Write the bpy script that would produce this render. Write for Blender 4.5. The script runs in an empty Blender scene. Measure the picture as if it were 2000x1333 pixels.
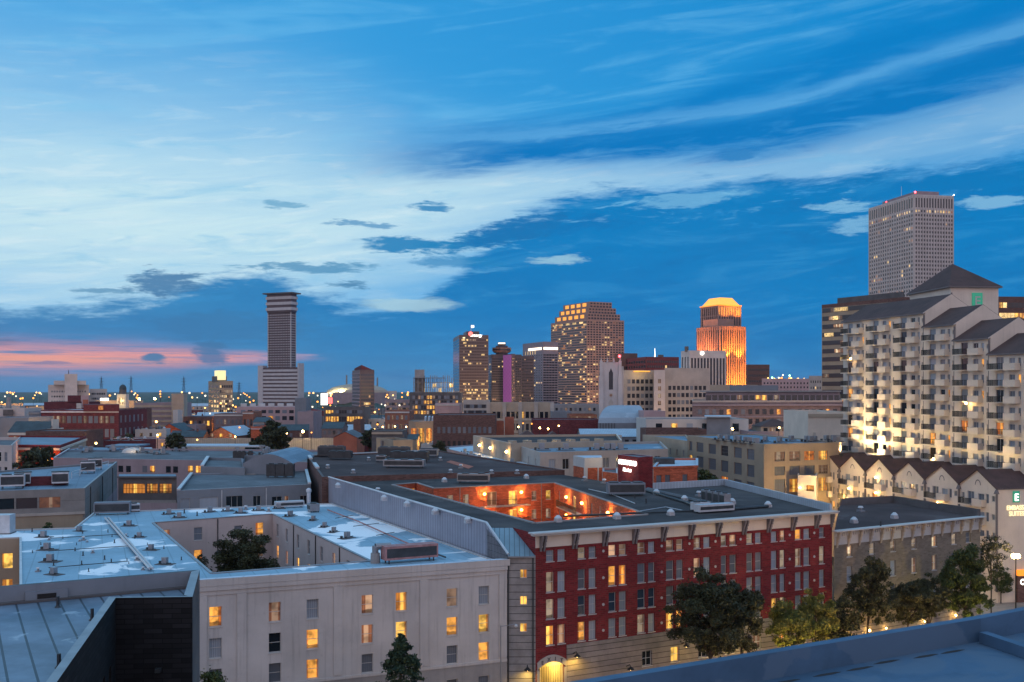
import bpy, bmesh, math, random
import numpy as np
from mathutils import Vector, Matrix
scene = bpy.context.scene
COL = scene.collection
R = random.Random(11)
CAMH = 36.0
rad = math.radians

# ---------------------------------------------------------------- camera
cd = bpy.data.cameras.new("camera"); cam = bpy.data.objects.new("camera", cd); COL.objects.link(cam)
cam.location = (0, 0, CAMH); cam.rotation_euler = (rad(90), 0, 0)
cd.sensor_width = 36; cd.lens = 36.0; cd.shift_y = (762 - 666.5) / 2000.0
cd.clip_start = 0.5; cd.clip_end = 30000
scene.camera = cam
scene.view_settings.view_transform = 'Standard'; scene.view_settings.look = 'None'
scene.view_settings.gamma = 1; scene.view_settings.exposure = 0
scene.render.engine = 'CYCLES'
scene.cycles.use_denoising = True
scene.cycles.max_bounces = 6; scene.cycles.diffuse_bounces = 2; scene.cycles.glossy_bounces = 2
scene.cycles.transparent_max_bounces = 4; scene.cycles.sample_clamp_indirect = 4
scene.cycles.use_light_tree = True

# ---------------------------------------------------------------- world : dusk sky over the whole dome
W = bpy.data.worlds.new("World"); scene.world = W; W.use_nodes = True
nt = W.node_tree; nt.nodes.clear()
class NG:
    """small arithmetic on shader sockets"""
    def __init__(s, nt): s.nt = nt
    def n(s, t, **k):
        o = s.nt.nodes.new(t)
        for a, b in k.items(): setattr(o, a, b)
        return o
    def put(s, sock, v):
        if isinstance(v, bpy.types.NodeSocket): s.nt.links.new(v, sock)
        else: sock.default_value = v
    def m(s, op, a, b=0.0, c=0.0, clamp=False):
        o = s.n('ShaderNodeMath', operation=op, use_clamp=clamp)
        s.put(o.inputs[0], a); s.put(o.inputs[1], b); s.put(o.inputs[2], c)
        return o.outputs[0]
    def mix(s, f, a, b, blend='MIX'):
        o = s.n('ShaderNodeMix', data_type='RGBA', blend_type=blend)
        s.put(o.inputs[0], f)
        s.put(o.inputs[6], a if isinstance(a, bpy.types.NodeSocket) else (*a, 1)); s.put(o.inputs[7], b if isinstance(b, bpy.types.NodeSocket) else (*b, 1))
        return o.outputs[2]
    def ss(s, x, lo, hi):
        o = s.n('ShaderNodeMapRange', interpolation_type='SMOOTHSTEP')
        s.put(o.inputs[0], x); s.put(o.inputs[1], lo); s.put(o.inputs[2], hi)
        return o.outputs[0]
    def xyz(s, x, y, z=0.0):
        o = s.n('ShaderNodeCombineXYZ'); s.put(o.inputs[0], x); s.put(o.inputs[1], y); s.put(o.inputs[2], z)
        return o.outputs[0]
    def sep(s, v):
        o = s.n('ShaderNodeSeparateXYZ'); s.put(o.inputs[0], v); return o.outputs
    def noise(s, v, scale, detail=4, rough=.55, dist=0.0):
        o = s.n('ShaderNodeTexNoise'); s.put(o.inputs['Vector'], v); o.inputs['Scale'].default_value = scale
        o.inputs['Detail'].default_value = detail; o.inputs['Roughness'].default_value = rough; o.inputs['Distortion'].default_value = dist
        return o.outputs[0]
    def curve(s, x, pts):
        """piecewise curve, x in -1..1 and y in 0..1"""
        o = s.n('ShaderNodeFloatCurve'); c = o.mapping.curves[0]
        P = [((a + 1) / 2, y) for a, y in pts]
        c.points[0].location = P[0]; c.points[1].location = P[-1]
        for p in P[1:-1]: c.points.new(*p)
        o.mapping.update()
        s.put(o.inputs['Value'], s.m('MULTIPLY_ADD', x, .5, .5, clamp=True))
        return o.outputs[0]
    def gauss(s, x, w):
        t = s.m('DIVIDE', x, w); t = s.m('MULTIPLY', t, t)
        return s.m('EXPONENT', s.m('MULTIPLY', t, -1.0))
g = NG(nt)
tc = g.n('ShaderNodeTexCoord')
dx, dy, dz = g.sep(tc.outputs['Generated'])
az = g.m('ARCTAN2', dx, dy)
el = g.m('ARCSINE', dz)
a = g.m('DIVIDE', az, rad(26.565))                    # -1..1 across the view
e = g.m('DIVIDE', el, rad(20.0))                      # 0..1 from the horizon up
front = g.m('MULTIPLY_ADD', g.m('COSINE', az), .5, .5)
def AE(x, y):
    A = math.atan((x - 1000) / 2000); return math.degrees(A) / 26.565, math.degrees(math.atan((762 - y) / 2000 * math.cos(A))) / 20
nv = g.xyz(g.m('MULTIPLY', a, 1.5), g.m('MULTIPLY', e, 4.0), 0.3)
n1 = g.noise(nv, 1.3, 6, .6, .6)
nv2 = g.xyz(g.m('SUBTRACT', g.m('MULTIPLY', a, 2.0), g.m('MULTIPLY', e, 2.2)), g.m('ADD', g.m('MULTIPLY', e, 13.0), g.m('MULTIPLY', a, -2.0)), 1.7)
n2 = g.noise(nv2, 1.0, 7, .62, .8)                    # streaky
n3 = g.noise(g.xyz(g.m('MULTIPLY', a, 6.0), g.m('MULTIPLY', e, 22.0), 4.1), 1.5, 5, .65, .3)
n4 = g.noise(g.xyz(g.m('MULTIPLY', a, 15.0), g.m('MULTIPLY', e, 52.0), 7.3), 1.5, 6, .68, .4)
w1 = g.m('SUBTRACT', n1, .5); w2 = g.m('SUBTRACT', n2, .5); w3 = g.m('SUBTRACT', n3, .5)
ew = g.m('ADD', e, g.m('MULTIPLY', w1, .12)); ew = g.m('ADD', ew, g.m('MULTIPLY', w2, .05))
# clear blue, brighter on the sunset (left) side
base = g.mix(g.ss(a, -1.1, 1.1), (.085, .45, .86), (.004, .29, .70))
base = g.mix(g.ss(e, .5, 1.0), base, g.mix(g.ss(a, -1.1, 1.1), (.05, .38, .80), (.004, .26, .66)))
# pale band of lit cloud
cen = g.curve(a, [(-1, .42), (-.5, .44), (-.2, .49), (0, .545), (.25, .57), (.5, .60), (.75, .64), (1, .685)])
up = g.m('SUBTRACT', ew, cen)
wid_up = g.curve(a, [(-1, .34), (-.5, .28), (-.1, .14), (.2, .075), (.5, .07), (1, .10)])
wid_dn = g.curve(a, [(-1, .30), (-.5, .24), (0, .16), (.4, .09), (1, .10)])
below = g.ss(up, .01, -.01)
wid = g.m('ADD', g.m('MULTIPLY', wid_dn, below), g.m('MULTIPLY', wid_up, g.m('SUBTRACT', 1.0, below)))
band = g.gauss(up, wid)
bstr = g.curve(a, [(-1, .92), (-.6, .97), (-.2, .86), (.1, .64), (.4, .44), (.7, .36), (1, .36)])
band = g.m('MULTIPLY', band, bstr)
band = g.m('MULTIPLY', band, g.m('MULTIPLY_ADD', w2, 1.1, 1.0), clamp=True)
col = g.mix(band, base, (.60, .84, .93))
# wispy detail
n5 = g.noise(g.xyz(g.m('SUBTRACT', g.m('MULTIPLY', a, 7.0), g.m('MULTIPLY', e, 4.0)), g.m('SUBTRACT', g.m('MULTIPLY', e, 34.0), g.m('MULTIPLY', a, 3.0)), 11.0), 1.0, 8, .66, .5)
n6 = g.noise(g.xyz(g.m('MULTIPLY', a, 4.5), g.m('SUBTRACT', g.m('MULTIPLY', e, 17.0), g.m('MULTIPLY', a, 1.0)), 21.0), 1.0, 8, .62, .7)
w5 = g.m('SUBTRACT', n5, .5); w6 = g.m('SUBTRACT', n6, .5)
# thin veils higher up, greyer streaks inside the pale band
veil = g.m('MULTIPLY', g.ss(g.m('ADD', n2, g.m('MULTIPLY', w6, .5)), .46, .72), g.ss(e, .5, .75))
col = g.mix(g.m('MULTIPLY', veil, .30), col, (.20, .60, .94))
col = g.mix(g.m('MULTIPLY', g.m('MULTIPLY', g.ss(n6, .52, .70), band), .55), col, (.20, .56, .84))
col = g.mix(g.m('MULTIPLY', g.m('MULTIPLY', g.ss(n5, .50, .66), band), .45), col, (.74, .90, .96))
# two darker streaks sweeping to the upper right
def streak(pts, wpts, k, c, amp=.10):
    global col
    q = g.m('SUBTRACT', g.m('ADD', g.m('ADD', e, g.m('MULTIPLY', w2, amp)), g.m('MULTIPLY', w5, .05)), g.curve(a, pts))
    sd = g.m('MULTIPLY', g.gauss(q, g.curve(a, wpts)), g.m('MULTIPLY_ADD', w5, 2.2, 1.0), clamp=True)
    sd = g.m('MULTIPLY', sd, g.ss(a, -.45, .05))
    col = g.mix(g.m('MULTIPLY', sd, k), col, c)
streak([(-1, .60), (0, .69), (.25, .72), (.5, .80), (.75, .88), (1, .93)], [(-1, .03), (0, .04), (.5, .055), (1, .075)], .9, (.0, .215, .60))
streak([(-1, .60), (-.2, .62), (0, .655), (.3, .675), (.55, .70), (.75, .755), (1, .83)], [(-1, .03), (0, .040), (.5, .062), (1, .078)], 1.0, (.0, .195, .56))
streak([(-1, .60), (0, .70), (.3, .735), (.55, .765), (.75, .82), (1, .885)], [(-1, .01), (0, .012), (1, .022)], .55, (.14, .47, .84), .06)
# dark bank under everything
DC = g.curve(a, [(-1, .205), (-.8, .235), (-.68, .27), (-.56, .315), (-.45, .29), (-.35, .245), (-.25, .23), (-.18, .265), (-.1, .35), (0, .455), (.08, .51), (.18, .545), (.3, .55), (.45, .555), (.7, .575), (1, .575)])
eb = g.m('ADD', e, g.m('MULTIPLY', w3, .10)); eb = g.m('ADD', eb, g.m('MULTIPLY', w5, .10)); eb = g.m('ADD', eb, g.m('MULTIPLY', w1, .07)); eb = g.m('ADD', eb, g.m('MULTIPLY', g.m('SUBTRACT', n4, .5), .05))
bank = g.ss(g.m('SUBTRACT', DC, eb), -.02, .035)
bankc = g.mix(g.ss(a, -1.0, .1), (.040, .26, .54), (.0, .215, .56))
bankc = g.mix(g.ss(e, .25, .0), bankc, g.mix(g.ss(a, -1, 1.0), (.065, .29, .56), (.010, .20, .50)))
bankc = g.mix(g.m('MULTIPLY', g.ss(n1, .38, .75), .40), bankc, (.004, .15, .43))
bankc = g.mix(g.m('MULTIPLY', g.ss(n2, .58, .78), .30), bankc, (.10, .38, .68))
holes = g.m('MULTIPLY', g.ss(n3, .60, .72), g.ss(e, .30, .50))
bankc = g.mix(g.m('MULTIPLY', g.ss(n6, .50, .68), .42), bankc, (.035, .31, .66))
bankc = g.mix(g.m('MULTIPLY', g.ss(n5, .54, .70), .30), bankc, (.05, .34, .68))
bankc = g.mix(g.m('MULTIPLY', g.ss(n6, .46, .30), .40), bankc, (.002, .155, .45))
hol2 = g.m('MULTIPLY', g.m('MULTIPLY', g.ss(n5, .56, .66), g.ss(g.m('SUBTRACT', DC, e), .16, .02)), g.ss(a, -.25, .1))
bankc = g.mix(g.m('MULTIPLY', hol2, .65), bankc, (.20, .55, .84))
col = g.mix(g.m('MULTIPLY', bank, g.m('SUBTRACT', 1.0, g.m('MULTIPLY', holes, .45))), col, bankc)
# separate cloudlets
def blob(x, y, rx, ry, c, k=.9, warp=1.0, slope=0.0):
    global col
    A0, E0 = AE(x, y); ra = abs(AE(x + rx, y)[0] - A0); re = abs(AE(x, y - ry)[1] - E0)
    da = g.m('SUBTRACT', g.m('ADD', a, g.m('MULTIPLY', w1, .10 * warp)), A0)
    de = g.m('SUBTRACT', g.m('ADD', e, g.m('MULTIPLY', w3, .06 * warp)), E0)
    if slope: de = g.m('SUBTRACT', de, g.m('MULTIPLY', da, slope))
    q = g.m('ADD', g.m('POWER', g.m('ABSOLUTE', g.m('DIVIDE', da, ra)), 2.0), g.m('POWER', g.m('ABSOLUTE', g.m('DIVIDE', de, re)), 2.0))
    q = g.m('ADD', q, g.m('MULTIPLY', g.m('SUBTRACT', n4, .5), 3.4 * min(warp, 1.0)))
    col = g.mix(g.m('MULTIPLY', g.ss(q, 1.35, .25), k), col, c)
dk = (.012, .24, .54)
blob(800, 478, 105, 15, dk, .95); blob(940, 468, 130, 18, dk, .95, 1, .25); blob(1000, 450, 110, 26, (.004, .18, .48), .95, 1, .3)
blob(330, 552, 80, 24, (.045, .20, .42), .9, 1.3); blob(840, 406, 44, 12, dk, .9); blob(700, 437, 60, 7, dk, .7)
blob(575, 402, 48, 9, (.10, .36, .60), .7); blob(600, 522, 150, 9, (.06, .28, .52), .8); blob(680, 556, 36, 9, (.03, .2, .42), .8)
blob(200, 568, 70, 7, (.06, .26, .48), .7); blob(1455, 303, 42, 11, (.03, .24, .58), .9); blob(900, 512, 90, 12, dk, .7)
blob(800, 596, 95, 14, (.42, .66, .78), .8, .5); blob(1090, 508, 55, 9, (.35, .62, .78), .8, .8)
blob(1350, 390, 120, 12, (.22, .55, .82), .6, 1.0, .12); blob(1650, 405, 75, 9, (.25, .55, .80), .75); blob(1690, 440, 50, 18, (.25, .55, .80), .7, 1.3)
blob(1940, 395, 70, 12, (.25, .55, .80), .75); blob(470, 640, 170, 32, (.035, .19, .42), .6, 1.4); blob(15, 672, 40, 14, (.03, .17, .37), .8)
# the last pink of the sunset, low on the left
ps = g.gauss(g.m('SUBTRACT', g.m('ADD', e, g.m('MULTIPLY', w3, .022)), g.curve(a, [(-1, .082), (-.7, .086), (-.5, .088), (0, .085), (1, .085)])), g.curve(a, [(-1, .034), (-.75, .030), (-.55, .014), (-.3, .009), (1, .008)]))
ps = g.m('MULTIPLY', ps, g.ss(a, -.36, -.58)); ps = g.m('MULTIPLY', ps, g.ss(g.noise(g.xyz(g.m('MULTIPLY', a, 5.0), g.m('MULTIPLY', e, 90.0), 2.0), 1.0, 4, .6), .30, .56))
col = g.mix(g.m('MULTIPLY', ps, .95), col, (.90, .36, .34))
col = g.mix(g.m('MULTIPLY', g.m('MULTIPLY', g.gauss(g.m('SUBTRACT', e, .078), .012), g.ss(a, -.55, -1.0)), .55), col, (.95, .42, .25))
blob(590, 694, 36, 5, (.42, .34, .50), .7, .5); blob(500, 702, 55, 4, (.60, .36, .48), .7, .4); blob(310, 700, 26, 12, (.05, .21, .42), .95, .8); blob(420, 690, 34, 24, (.04, .19, .41), .85, 1.2)
blob(95, 709, 60, 3.4, (.22, .22, .40), .75, .4)
# unseen sky, shaped to light facades and roofs: lavender behind, bright overhead
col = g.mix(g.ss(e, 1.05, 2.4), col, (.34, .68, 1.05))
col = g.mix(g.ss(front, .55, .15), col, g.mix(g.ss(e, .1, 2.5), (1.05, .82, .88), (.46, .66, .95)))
# a little of the physical sky, sun just below the horizon to the left
sky = g.n('ShaderNodeTexSky', sky_type='NISHITA', sun_disc=False)
sky.sun_elevation = rad(0.5); sky.sun_rotation = rad(-38)
bg = g.n('ShaderNodeBackground'); bg2 = g.n('ShaderNodeBackground'); add = g.n('ShaderNodeAddShader'); out = g.n('ShaderNodeOutputWorld')
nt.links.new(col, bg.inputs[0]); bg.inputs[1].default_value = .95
nt.links.new(sky.outputs[0], bg2.inputs[0]); bg2.inputs[1].default_value = .003
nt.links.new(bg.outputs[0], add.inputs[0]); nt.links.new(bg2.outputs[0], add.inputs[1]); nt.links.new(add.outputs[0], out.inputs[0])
# faint, very soft afterglow from the sunset side
sd_ = bpy.data.lights.new("afterglow", 'SUN'); sd_.energy = 0.10; sd_.angle = rad(40); sd_.color = (1, .72, .62)
so = bpy.data.objects.new("afterglow", sd_); COL.objects.link(so); so.rotation_euler = (rad(78), 0, rad(180 + 38 + 14))

# ---------------------------------------------------------------- pixel -> place helpers
def XY(x, Y): return ((x - 1000) / 2000 * Y, Y)
def ZZ(y, Y): return CAMH - (y - 762) / 2000 * Y
def G(x, y, z):
    Y = (CAMH - z) * 2000 / (y - 762.0); return ((x - 1000) / 2000 * Y, Y)
def hit(x, p, d):
    """distance along p + t d at which the vertical plane through picture column x is met"""
    k = (x - 1000) / 2000
    return (k * p[1] - p[0]) / (d[0] - k * d[1])
def unit(p, q):
    L = math.hypot(q[0] - p[0], q[1] - p[1]); return ((q[0] - p[0]) / L, (q[1] - p[1]) / L), L
def along(p, d, t, o=0.0):
    """t along direction d, o outward (to the right of d)"""
    return (p[0] + d[0] * t + d[1] * o, p[1] + d[1] * t - d[0] * o)
def ccw(poly):
    s = sum(poly[i][0] * poly[(i + 1) % len(poly)][1] - poly[(i + 1) % len(poly)][0] * poly[i][1] for i in range(len(poly)))
    return list(poly) if s > 0 else list(poly)[::-1]
def inset(poly, t):
    out = []
    n = len(poly)
    for i in range(n):
        p0, p, p1 = poly[i - 1], poly[i], poly[(i + 1) % n]
        d0, _ = unit(p0, p); d1, _ = unit(p, p1)
        n0 = (-d0[1], d0[0]); n1 = (-d1[1], d1[0])
        k = 1 + n0[0] * n1[0] + n0[1] * n1[1]
        k = max(k, .25)
        out.append((p[0] + (n0[0] + n1[0]) / k * t, p[1] + (n0[1] + n1[1]) / k * t))
    return out

# ---------------------------------------------------------------- materials
MATS = {}
def newmat(name):
    m = bpy.data.materials.new(name); m.use_nodes = True
    t = m.node_tree; t.nodes.clear(); q = NG(t)
    o = q.n('ShaderNodeOutputMaterial'); b = q.n('ShaderNodeBsdfPrincipled'); t.links.new(b.outputs[0], o.inputs[0])
    uv = q.n('ShaderNodeUVMap').outputs[0]
    MATS[name] = m
    return m, q, b, uv
def C(c, k): return tuple(min(1, x * k) for x in c)
def bump(q, b, h, s=.3, d=.02):
    o = q.n('ShaderNodeBump'); o.inputs['Strength'].default_value = s; o.inputs['Distance'].default_value = d
    q.put(o.inputs['Height'], h); q.nt.links.new(o.outputs[0], b.inputs['Normal'])
def plain(name, c, rough=.8, var=.18, scale=.35, metal=0.0, spec=.3, streak=0.0):
    m, q, b, uv = newmat(name)
    n = q.noise(uv, scale, 5, .62)
    cc = q.mix(q.ss(n, .3, .72), C(c, 1 - var), C(c, 1 + var))
    if streak:
        s = q.sep(uv); n2 = q.noise(q.xyz(q.m('MULTIPLY', s[0], 2.2), q.m('MULTIPLY', s[1], .12)), 1.0, 4, .6)
        cc = q.mix(q.m('MULTIPLY', q.ss(n2, .5, .75), streak), cc, C(c, .5))
        n3 = q.noise(uv, 1.1, 5, .7); cc = q.mix(q.m('MULTIPLY', q.ss(n3, .58, .72), streak * .6), cc, C(c, .6))
    q.put(b.inputs['Base Color'], cc); b.inputs['Roughness'].default_value = rough; b.inputs['Metallic'].default_value = metal
    b.inputs['Specular IOR Level'].default_value = spec
    bump(q, b, q.noise(uv, 3.0, 4, .6), .25, .02)
    return m
def brick(name, c, mortar=(.3, .27, .25), bw=.62, bh=.22, var=.3, rough=.9):
    m, q, b, uv = newmat(name)
    o = q.n('ShaderNodeTexBrick'); q.put(o.inputs['Vector'], uv)
    o.inputs['Color1'].default_value = (*C(c, 1 + var), 1); o.inputs['Color2'].default_value = (*C(c, 1 - var), 1); o.inputs['Mortar'].default_value = (*mortar, 1)
    o.inputs['Scale'].default_value = 1.0; o.inputs['Mortar Size'].default_value = .018; o.inputs['Brick Width'].default_value = bw; o.inputs['Row Height'].default_value = bh
    n = q.noise(uv, .3, 5, .65)
    cc = q.mix(q.m('MULTIPLY', q.ss(n, .35, .75), .45), o.outputs[0], C(c, .55))
    q.put(b.inputs['Base Color'], cc); b.inputs['Roughness'].default_value = rough; b.inputs['Specular IOR Level'].default_value = .2
    bump(q, b, o.outputs[1], -.3, .02)
    return m
def courses(name, c, h=.62, line=.06, dark=.25, blockw=0.0, var=.22):
    """stone or siding in horizontal courses"""
    m, q, b, uv = newmat(name)
    s = q.sep(uv); f = q.m('FRACT', q.m('DIVIDE', s[1], h))
    ln = q.m('LESS_THAN', f, line / h)
    n = q.noise(uv, .5, 5, .65)
    cc = q.mix(q.ss(n, .3, .7), C(c, 1 - var), C(c, 1 + var))
    if blockw:
        row = q.m('FLOOR', q.m('DIVIDE', s[1], h)); wn = q.n('ShaderNodeTexWhiteNoise', noise_dimensions='2D')
        q.put(wn.inputs['Vector'], q.xyz(q.m('FLOOR', q.m('ADD', q.m('DIVIDE', s[0], blockw), q.m('MULTIPLY', row, .37))), row))
        cc = q.mix(q.m('MULTIPLY', wn.outputs[0], .3), cc, C(c, .6))
    cc = q.mix(ln, cc, C(c, dark))
    q.put(b.inputs['Base Color'], cc); b.inputs['Roughness'].default_value = .85; b.inputs['Specular IOR Level'].default_value = .25
    bump(q, b, q.m('SUBTRACT', 1.0, ln), .5, .03)
    return m
def seamed(name, c, pitch=.45, horiz=False, dark=.45, rough=.45, metal=.3, var=.12, line=.16, patch=None):
    m, q, b, uv = newmat(name)
    s = q.sep(uv); f = q.m('FRACT', q.m('DIVIDE', s[1 if horiz else 0], pitch))
    ln = q.m('LESS_THAN', f, line)
    n = q.noise(uv, .25, 5, .65)
    cc = q.mix(q.ss(n, .3, .7), C(c, 1 - var), C(c, 1 + var)); cc = q.mix(ln, cc, C(c, dark))
    if patch:
        n2 = q.noise(uv, .5, 5, .6, .6); cc = q.mix(q.m('MULTIPLY', q.ss(n2, .60, .66), .6), cc, patch); cc = q.mix(q.m('MULTIPLY', q.ss(n2, .36, .28), .6), cc, C(c, .45))
    q.put(b.inputs['Base Color'], cc); b.inputs['Roughness'].default_value = rough; b.inputs['Metallic'].default_value = metal
    bump(q, b, q.ss(f, 0, line), .5, .03)
    return m
def membrane(name, c, patch=None, pthr=.62, pk=.9, strip=0.0, stain=.35, scale=.16, rough=.55, spec=.4):
    """flat roofing: blotchy sheet, welded strips, worn or repaired patches"""
    m, q, b, uv = newmat(name)
    n = q.noise(uv, scale, 6, .62, .4); nf = q.noise(uv, 1.6, 5, .65)
    cc = q.mix(q.ss(n, .32, .7), C(c, 1 - stain), C(c, 1 + stain * .5)); cc = q.mix(q.m('MULTIPLY', q.ss(nf, .45, .75), .35), cc, C(c, .6))
    if strip:
        s = q.sep(uv); f = q.m('FRACT', q.m('DIVIDE', s[0], strip)); ln = q.m('LESS_THAN', f, .05)
        cc = q.mix(q.m('MULTIPLY', ln, .55), cc, C(c, .5))
    if patch:
        n2 = q.noise(uv, scale * .9, 6, .55, .8)
        cc = q.mix(q.m('MULTIPLY', q.ss(n2, pthr, pthr + .03), pk), cc, patch)
    q.put(b.inputs['Base Color'], cc); b.inputs['Roughness'].default_value = rough; b.inputs['Specular IOR Level'].default_value = spec
    bump(q, b, nf, .2, .03)
    return m
def lit(name, c, k, vary=.5, stripes=True, dark=.25):
    m, q, b, uv = newmat(name)
    oi = q.n('ShaderNodeObjectInfo').outputs['Random']
    s = q.sep(uv)
    n = q.noise(q.xyz(s[0], s[1], q.m('MULTIPLY', oi, 37.0)), 1.1, 2, .5)
    f = q.m('MULTIPLY_ADD', q.ss(n, .25, .6), 1 - dark, dark)
    cf = 1.0
    if stripes:
        r2 = q.m('FRACT', q.m('MULTIPLY', oi, 7.31)); r3 = q.m('FRACT', q.m('MULTIPLY', oi, 13.77)); r4 = q.m('FRACT', q.m('MULTIPLY', oi, 29.3))
        du = q.m('ABSOLUTE', q.m('SUBTRACT', s[0], q.m('MULTIPLY_ADD', r2, .5, -.25)))
        hw = q.m('MULTIPLY_ADD', r3, .5, .12)
        cf = q.ss(q.m('SUBTRACT', du, hw), .06, -.04)                      # gap between the curtains
        pl = q.m('MULTIPLY_ADD', q.m('SINE', q.m('MULTIPLY', s[0], 34.0)), .14, .46)
        f = q.m('MULTIPLY', f, q.m('ADD', cf, q.m('MULTIPLY', pl, q.m('SUBTRACT', 1.0, cf))))
        low = q.m('MULTIPLY', q.ss(q.m('ADD', s[1], q.m('MULTIPLY', n, .5)), .75, .6), q.m('GREATER_THAN', r4, .62))
        f = q.m('MULTIPLY', f, q.m('MULTIPLY_ADD', low, -.7, 1.0))         # furniture against the light
    f = q.m('MULTIPLY', f, q.m('MULTIPLY_ADD', oi, vary, 1 - vary * .5))
    b.inputs['Base Color'].default_value = (.05, .04, .035, 1); b.inputs['Roughness'].default_value = .2
    q.put(b.inputs['Emission Color'], q.mix(cf, (c[0], c[1] * .62, c[2] * .5), c)); q.put(b.inputs['Emission Strength'], q.m('MULTIPLY', f, k))
    return m
def glass(name, c=(.012, .016, .022), rough=.08, curtain=None):
    m, q, b, uv = newmat(name)
    if curtain:
        oi = q.n('ShaderNodeObjectInfo').outputs['Random']; s = q.sep(uv)
        wv = q.m('MULTIPLY_ADD', q.m('SINE', q.m('MULTIPLY', s[0], 30.0)), .5, .5)
        q.put(b.inputs['Base Color'], q.mix(q.m('MULTIPLY', wv, .6), q.mix(oi, curtain, C(curtain, .5)), C(curtain, .4)))
        b.inputs['Roughness'].default_value = .35; b.inputs['Coat Weight'].default_value = .6; b.inputs['Coat Roughness'].default_value = .05
    else:
        b.inputs['Base Color'].default_value = (*c, 1); b.inputs['Roughness'].default_value = rough; b.inputs['Specular IOR Level'].default_value = .6
    return m
def glow(name, c, k):
    m, q, b, uv = newmat(name)
    b.inputs['Base Color'].default_value = (*C(c, .5), 1); b.inputs['Emission Color'].default_value = (*c, 1); b.inputs['Emission Strength'].default_value = k
    return m
def leafmat(name, c, c2):
    m, q, b, uv = newmat(name)
    p = q.n('ShaderNodeTexCoord').outputs['Object']
    n = q.noise(p, .9, 3, .6)
    q.put(b.inputs['Base Color'], q.mix(q.ss(n, .35, .68), c, c2)); b.inputs['Roughness'].default_value = .6; b.inputs['Specular IOR Level'].default_value = .25
    return m
def M(n): return MATS[n]
plain('white_plaster', (.52, .485, .465), .85, .12, .15, streak=.5)
plain('cream_plaster', (.66, .57, .48), .85, .08, .2, streak=.2)
plain('court_plaster', (.50, .42, .40), .85, .08, .2, streak=.2)
plain('trim_white', (.50, .48, .46), .7, .06, .4)
plain('bracket_grey', (.17, .15, .15), .7, .1)
plain('concrete', (.30, .28, .27), .85, .15, .3, streak=.25)
plain('dark_concrete', (.12, .11, .11), .85, .2, .3)
plain('grey_paint', (.24, .24, .25), .75, .1, .2, streak=.15)
plain('blue_grey', (.20, .22, .25), .75, .12, .2, streak=.15)
plain('mauve', (.30, .24, .26), .85, .1, .2, streak=.2)
plain('tan', (.33, .26, .19), .85, .1, .2, streak=.2)
plain('pale_tan', (.42, .34, .26), .85, .1, .2, streak=.15)
plain('slab_pale', (.46, .45, .47), .85, .08, .2); plain('pink', (.45, .31, .31), .85, .08, .2, streak=.12)
plain('stone', (.42, .37, .33), .85, .12, .2, streak=.2)
plain('limestone', (.52, .47, .45), .85, .1, .12, streak=.15)
plain('terracotta', (.40, .13, .08), .85, .15, .2, streak=.2)
plain('granite', (.34, .20, .16), .6, .1, .2)
plain('granite_dark', (.10, .075, .085), .4, .12, .2)
plain('bronze', (.10, .075, .075), .35, .1, .2)
plain('metal_grey', (.30, .31, .33), .45, .15, .8, metal=.5)
plain('metal_dark', (.06, .065, .07), .5, .2, .8, metal=.4)
plain('metal_light', (.55, .56, .58), .4, .12, .8, metal=.3)
plain('rust_pink', (.40, .20, .19), .7, .25, 1.2)
plain('black_iron', (.015, .014, .014), .5, .1)
plain('asphalt', (.045, .043, .045), .9, .25, .05)
plain('pavement', (.26, .22, .19), .85, .15, .4)
plain('earth', (.040, .042, .040), .95, .4, .01)
plain('bark', (.055, .042, .032), .9, .25, 2.0)
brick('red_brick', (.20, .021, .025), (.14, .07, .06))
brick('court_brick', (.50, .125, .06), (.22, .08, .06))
brick('dark_red_brick', (.15, .035, .042), (.10, .06, .06))
brick('brown_brick', (.15, .080, .068), (.13, .1, .09))
brick('orange_brick', (.30, .12, .08), (.22, .16, .12))
brick('tan_brick', (.23, .185, .14), (.25, .21, .17), var=.18)
brick('black_brick', (.020, .019, .021), (.008, .008, .009), bw=.9, bh=.24, var=.35)
brick('mauve_brick', (.22, .16, .16), (.2, .17, .16), var=.2)
courses('rusticated', (.25, .215, .20), .62, .07, .22, 1.7)
courses('grey_siding', (.27, .255, .25), .78, .07, .25)
courses('panel_wall', (.25, .235, .225), 2.6, .05, .5, 2.6, .1)
seamed('corrugated', (.33, .33, .39), .8, dark=.55, metal=.2, line=.2)
seamed('seam_roof', (.20, .28, .33), .55, dark=.5, metal=.35)
seamed('dark_seam', (.15, .20, .26), 1.0, dark=.30, rough=.5, metal=.1, var=.3, line=.10, patch=(.45, .52, .58))
seamed('shingle', (.085, .043, .036), .35, True, .55, .85, 0, .3, .22)
seamed('slate', (.045, .065, .075), .35, True, .6, .7, 0, .3, .2)
seamed('fence_panel', (.42, .37, .30), .9, dark=.6, metal=0, rough=.9)
seamed('pale_seam', (.42, .48, .54), .6, dark=.65, metal=.2)
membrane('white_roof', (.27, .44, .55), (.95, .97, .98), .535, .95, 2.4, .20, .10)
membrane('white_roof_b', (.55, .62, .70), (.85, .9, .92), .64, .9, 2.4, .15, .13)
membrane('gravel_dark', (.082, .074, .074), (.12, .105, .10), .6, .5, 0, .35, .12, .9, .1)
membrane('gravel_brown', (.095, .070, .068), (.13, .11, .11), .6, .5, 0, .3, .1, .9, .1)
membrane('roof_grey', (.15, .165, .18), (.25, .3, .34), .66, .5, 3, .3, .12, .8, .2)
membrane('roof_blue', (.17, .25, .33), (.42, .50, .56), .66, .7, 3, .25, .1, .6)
membrane('deck_blue', (.075, .14, .22), (.10, .155, .22), .56, .8, 0, .22, .22, .75, .25)
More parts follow.
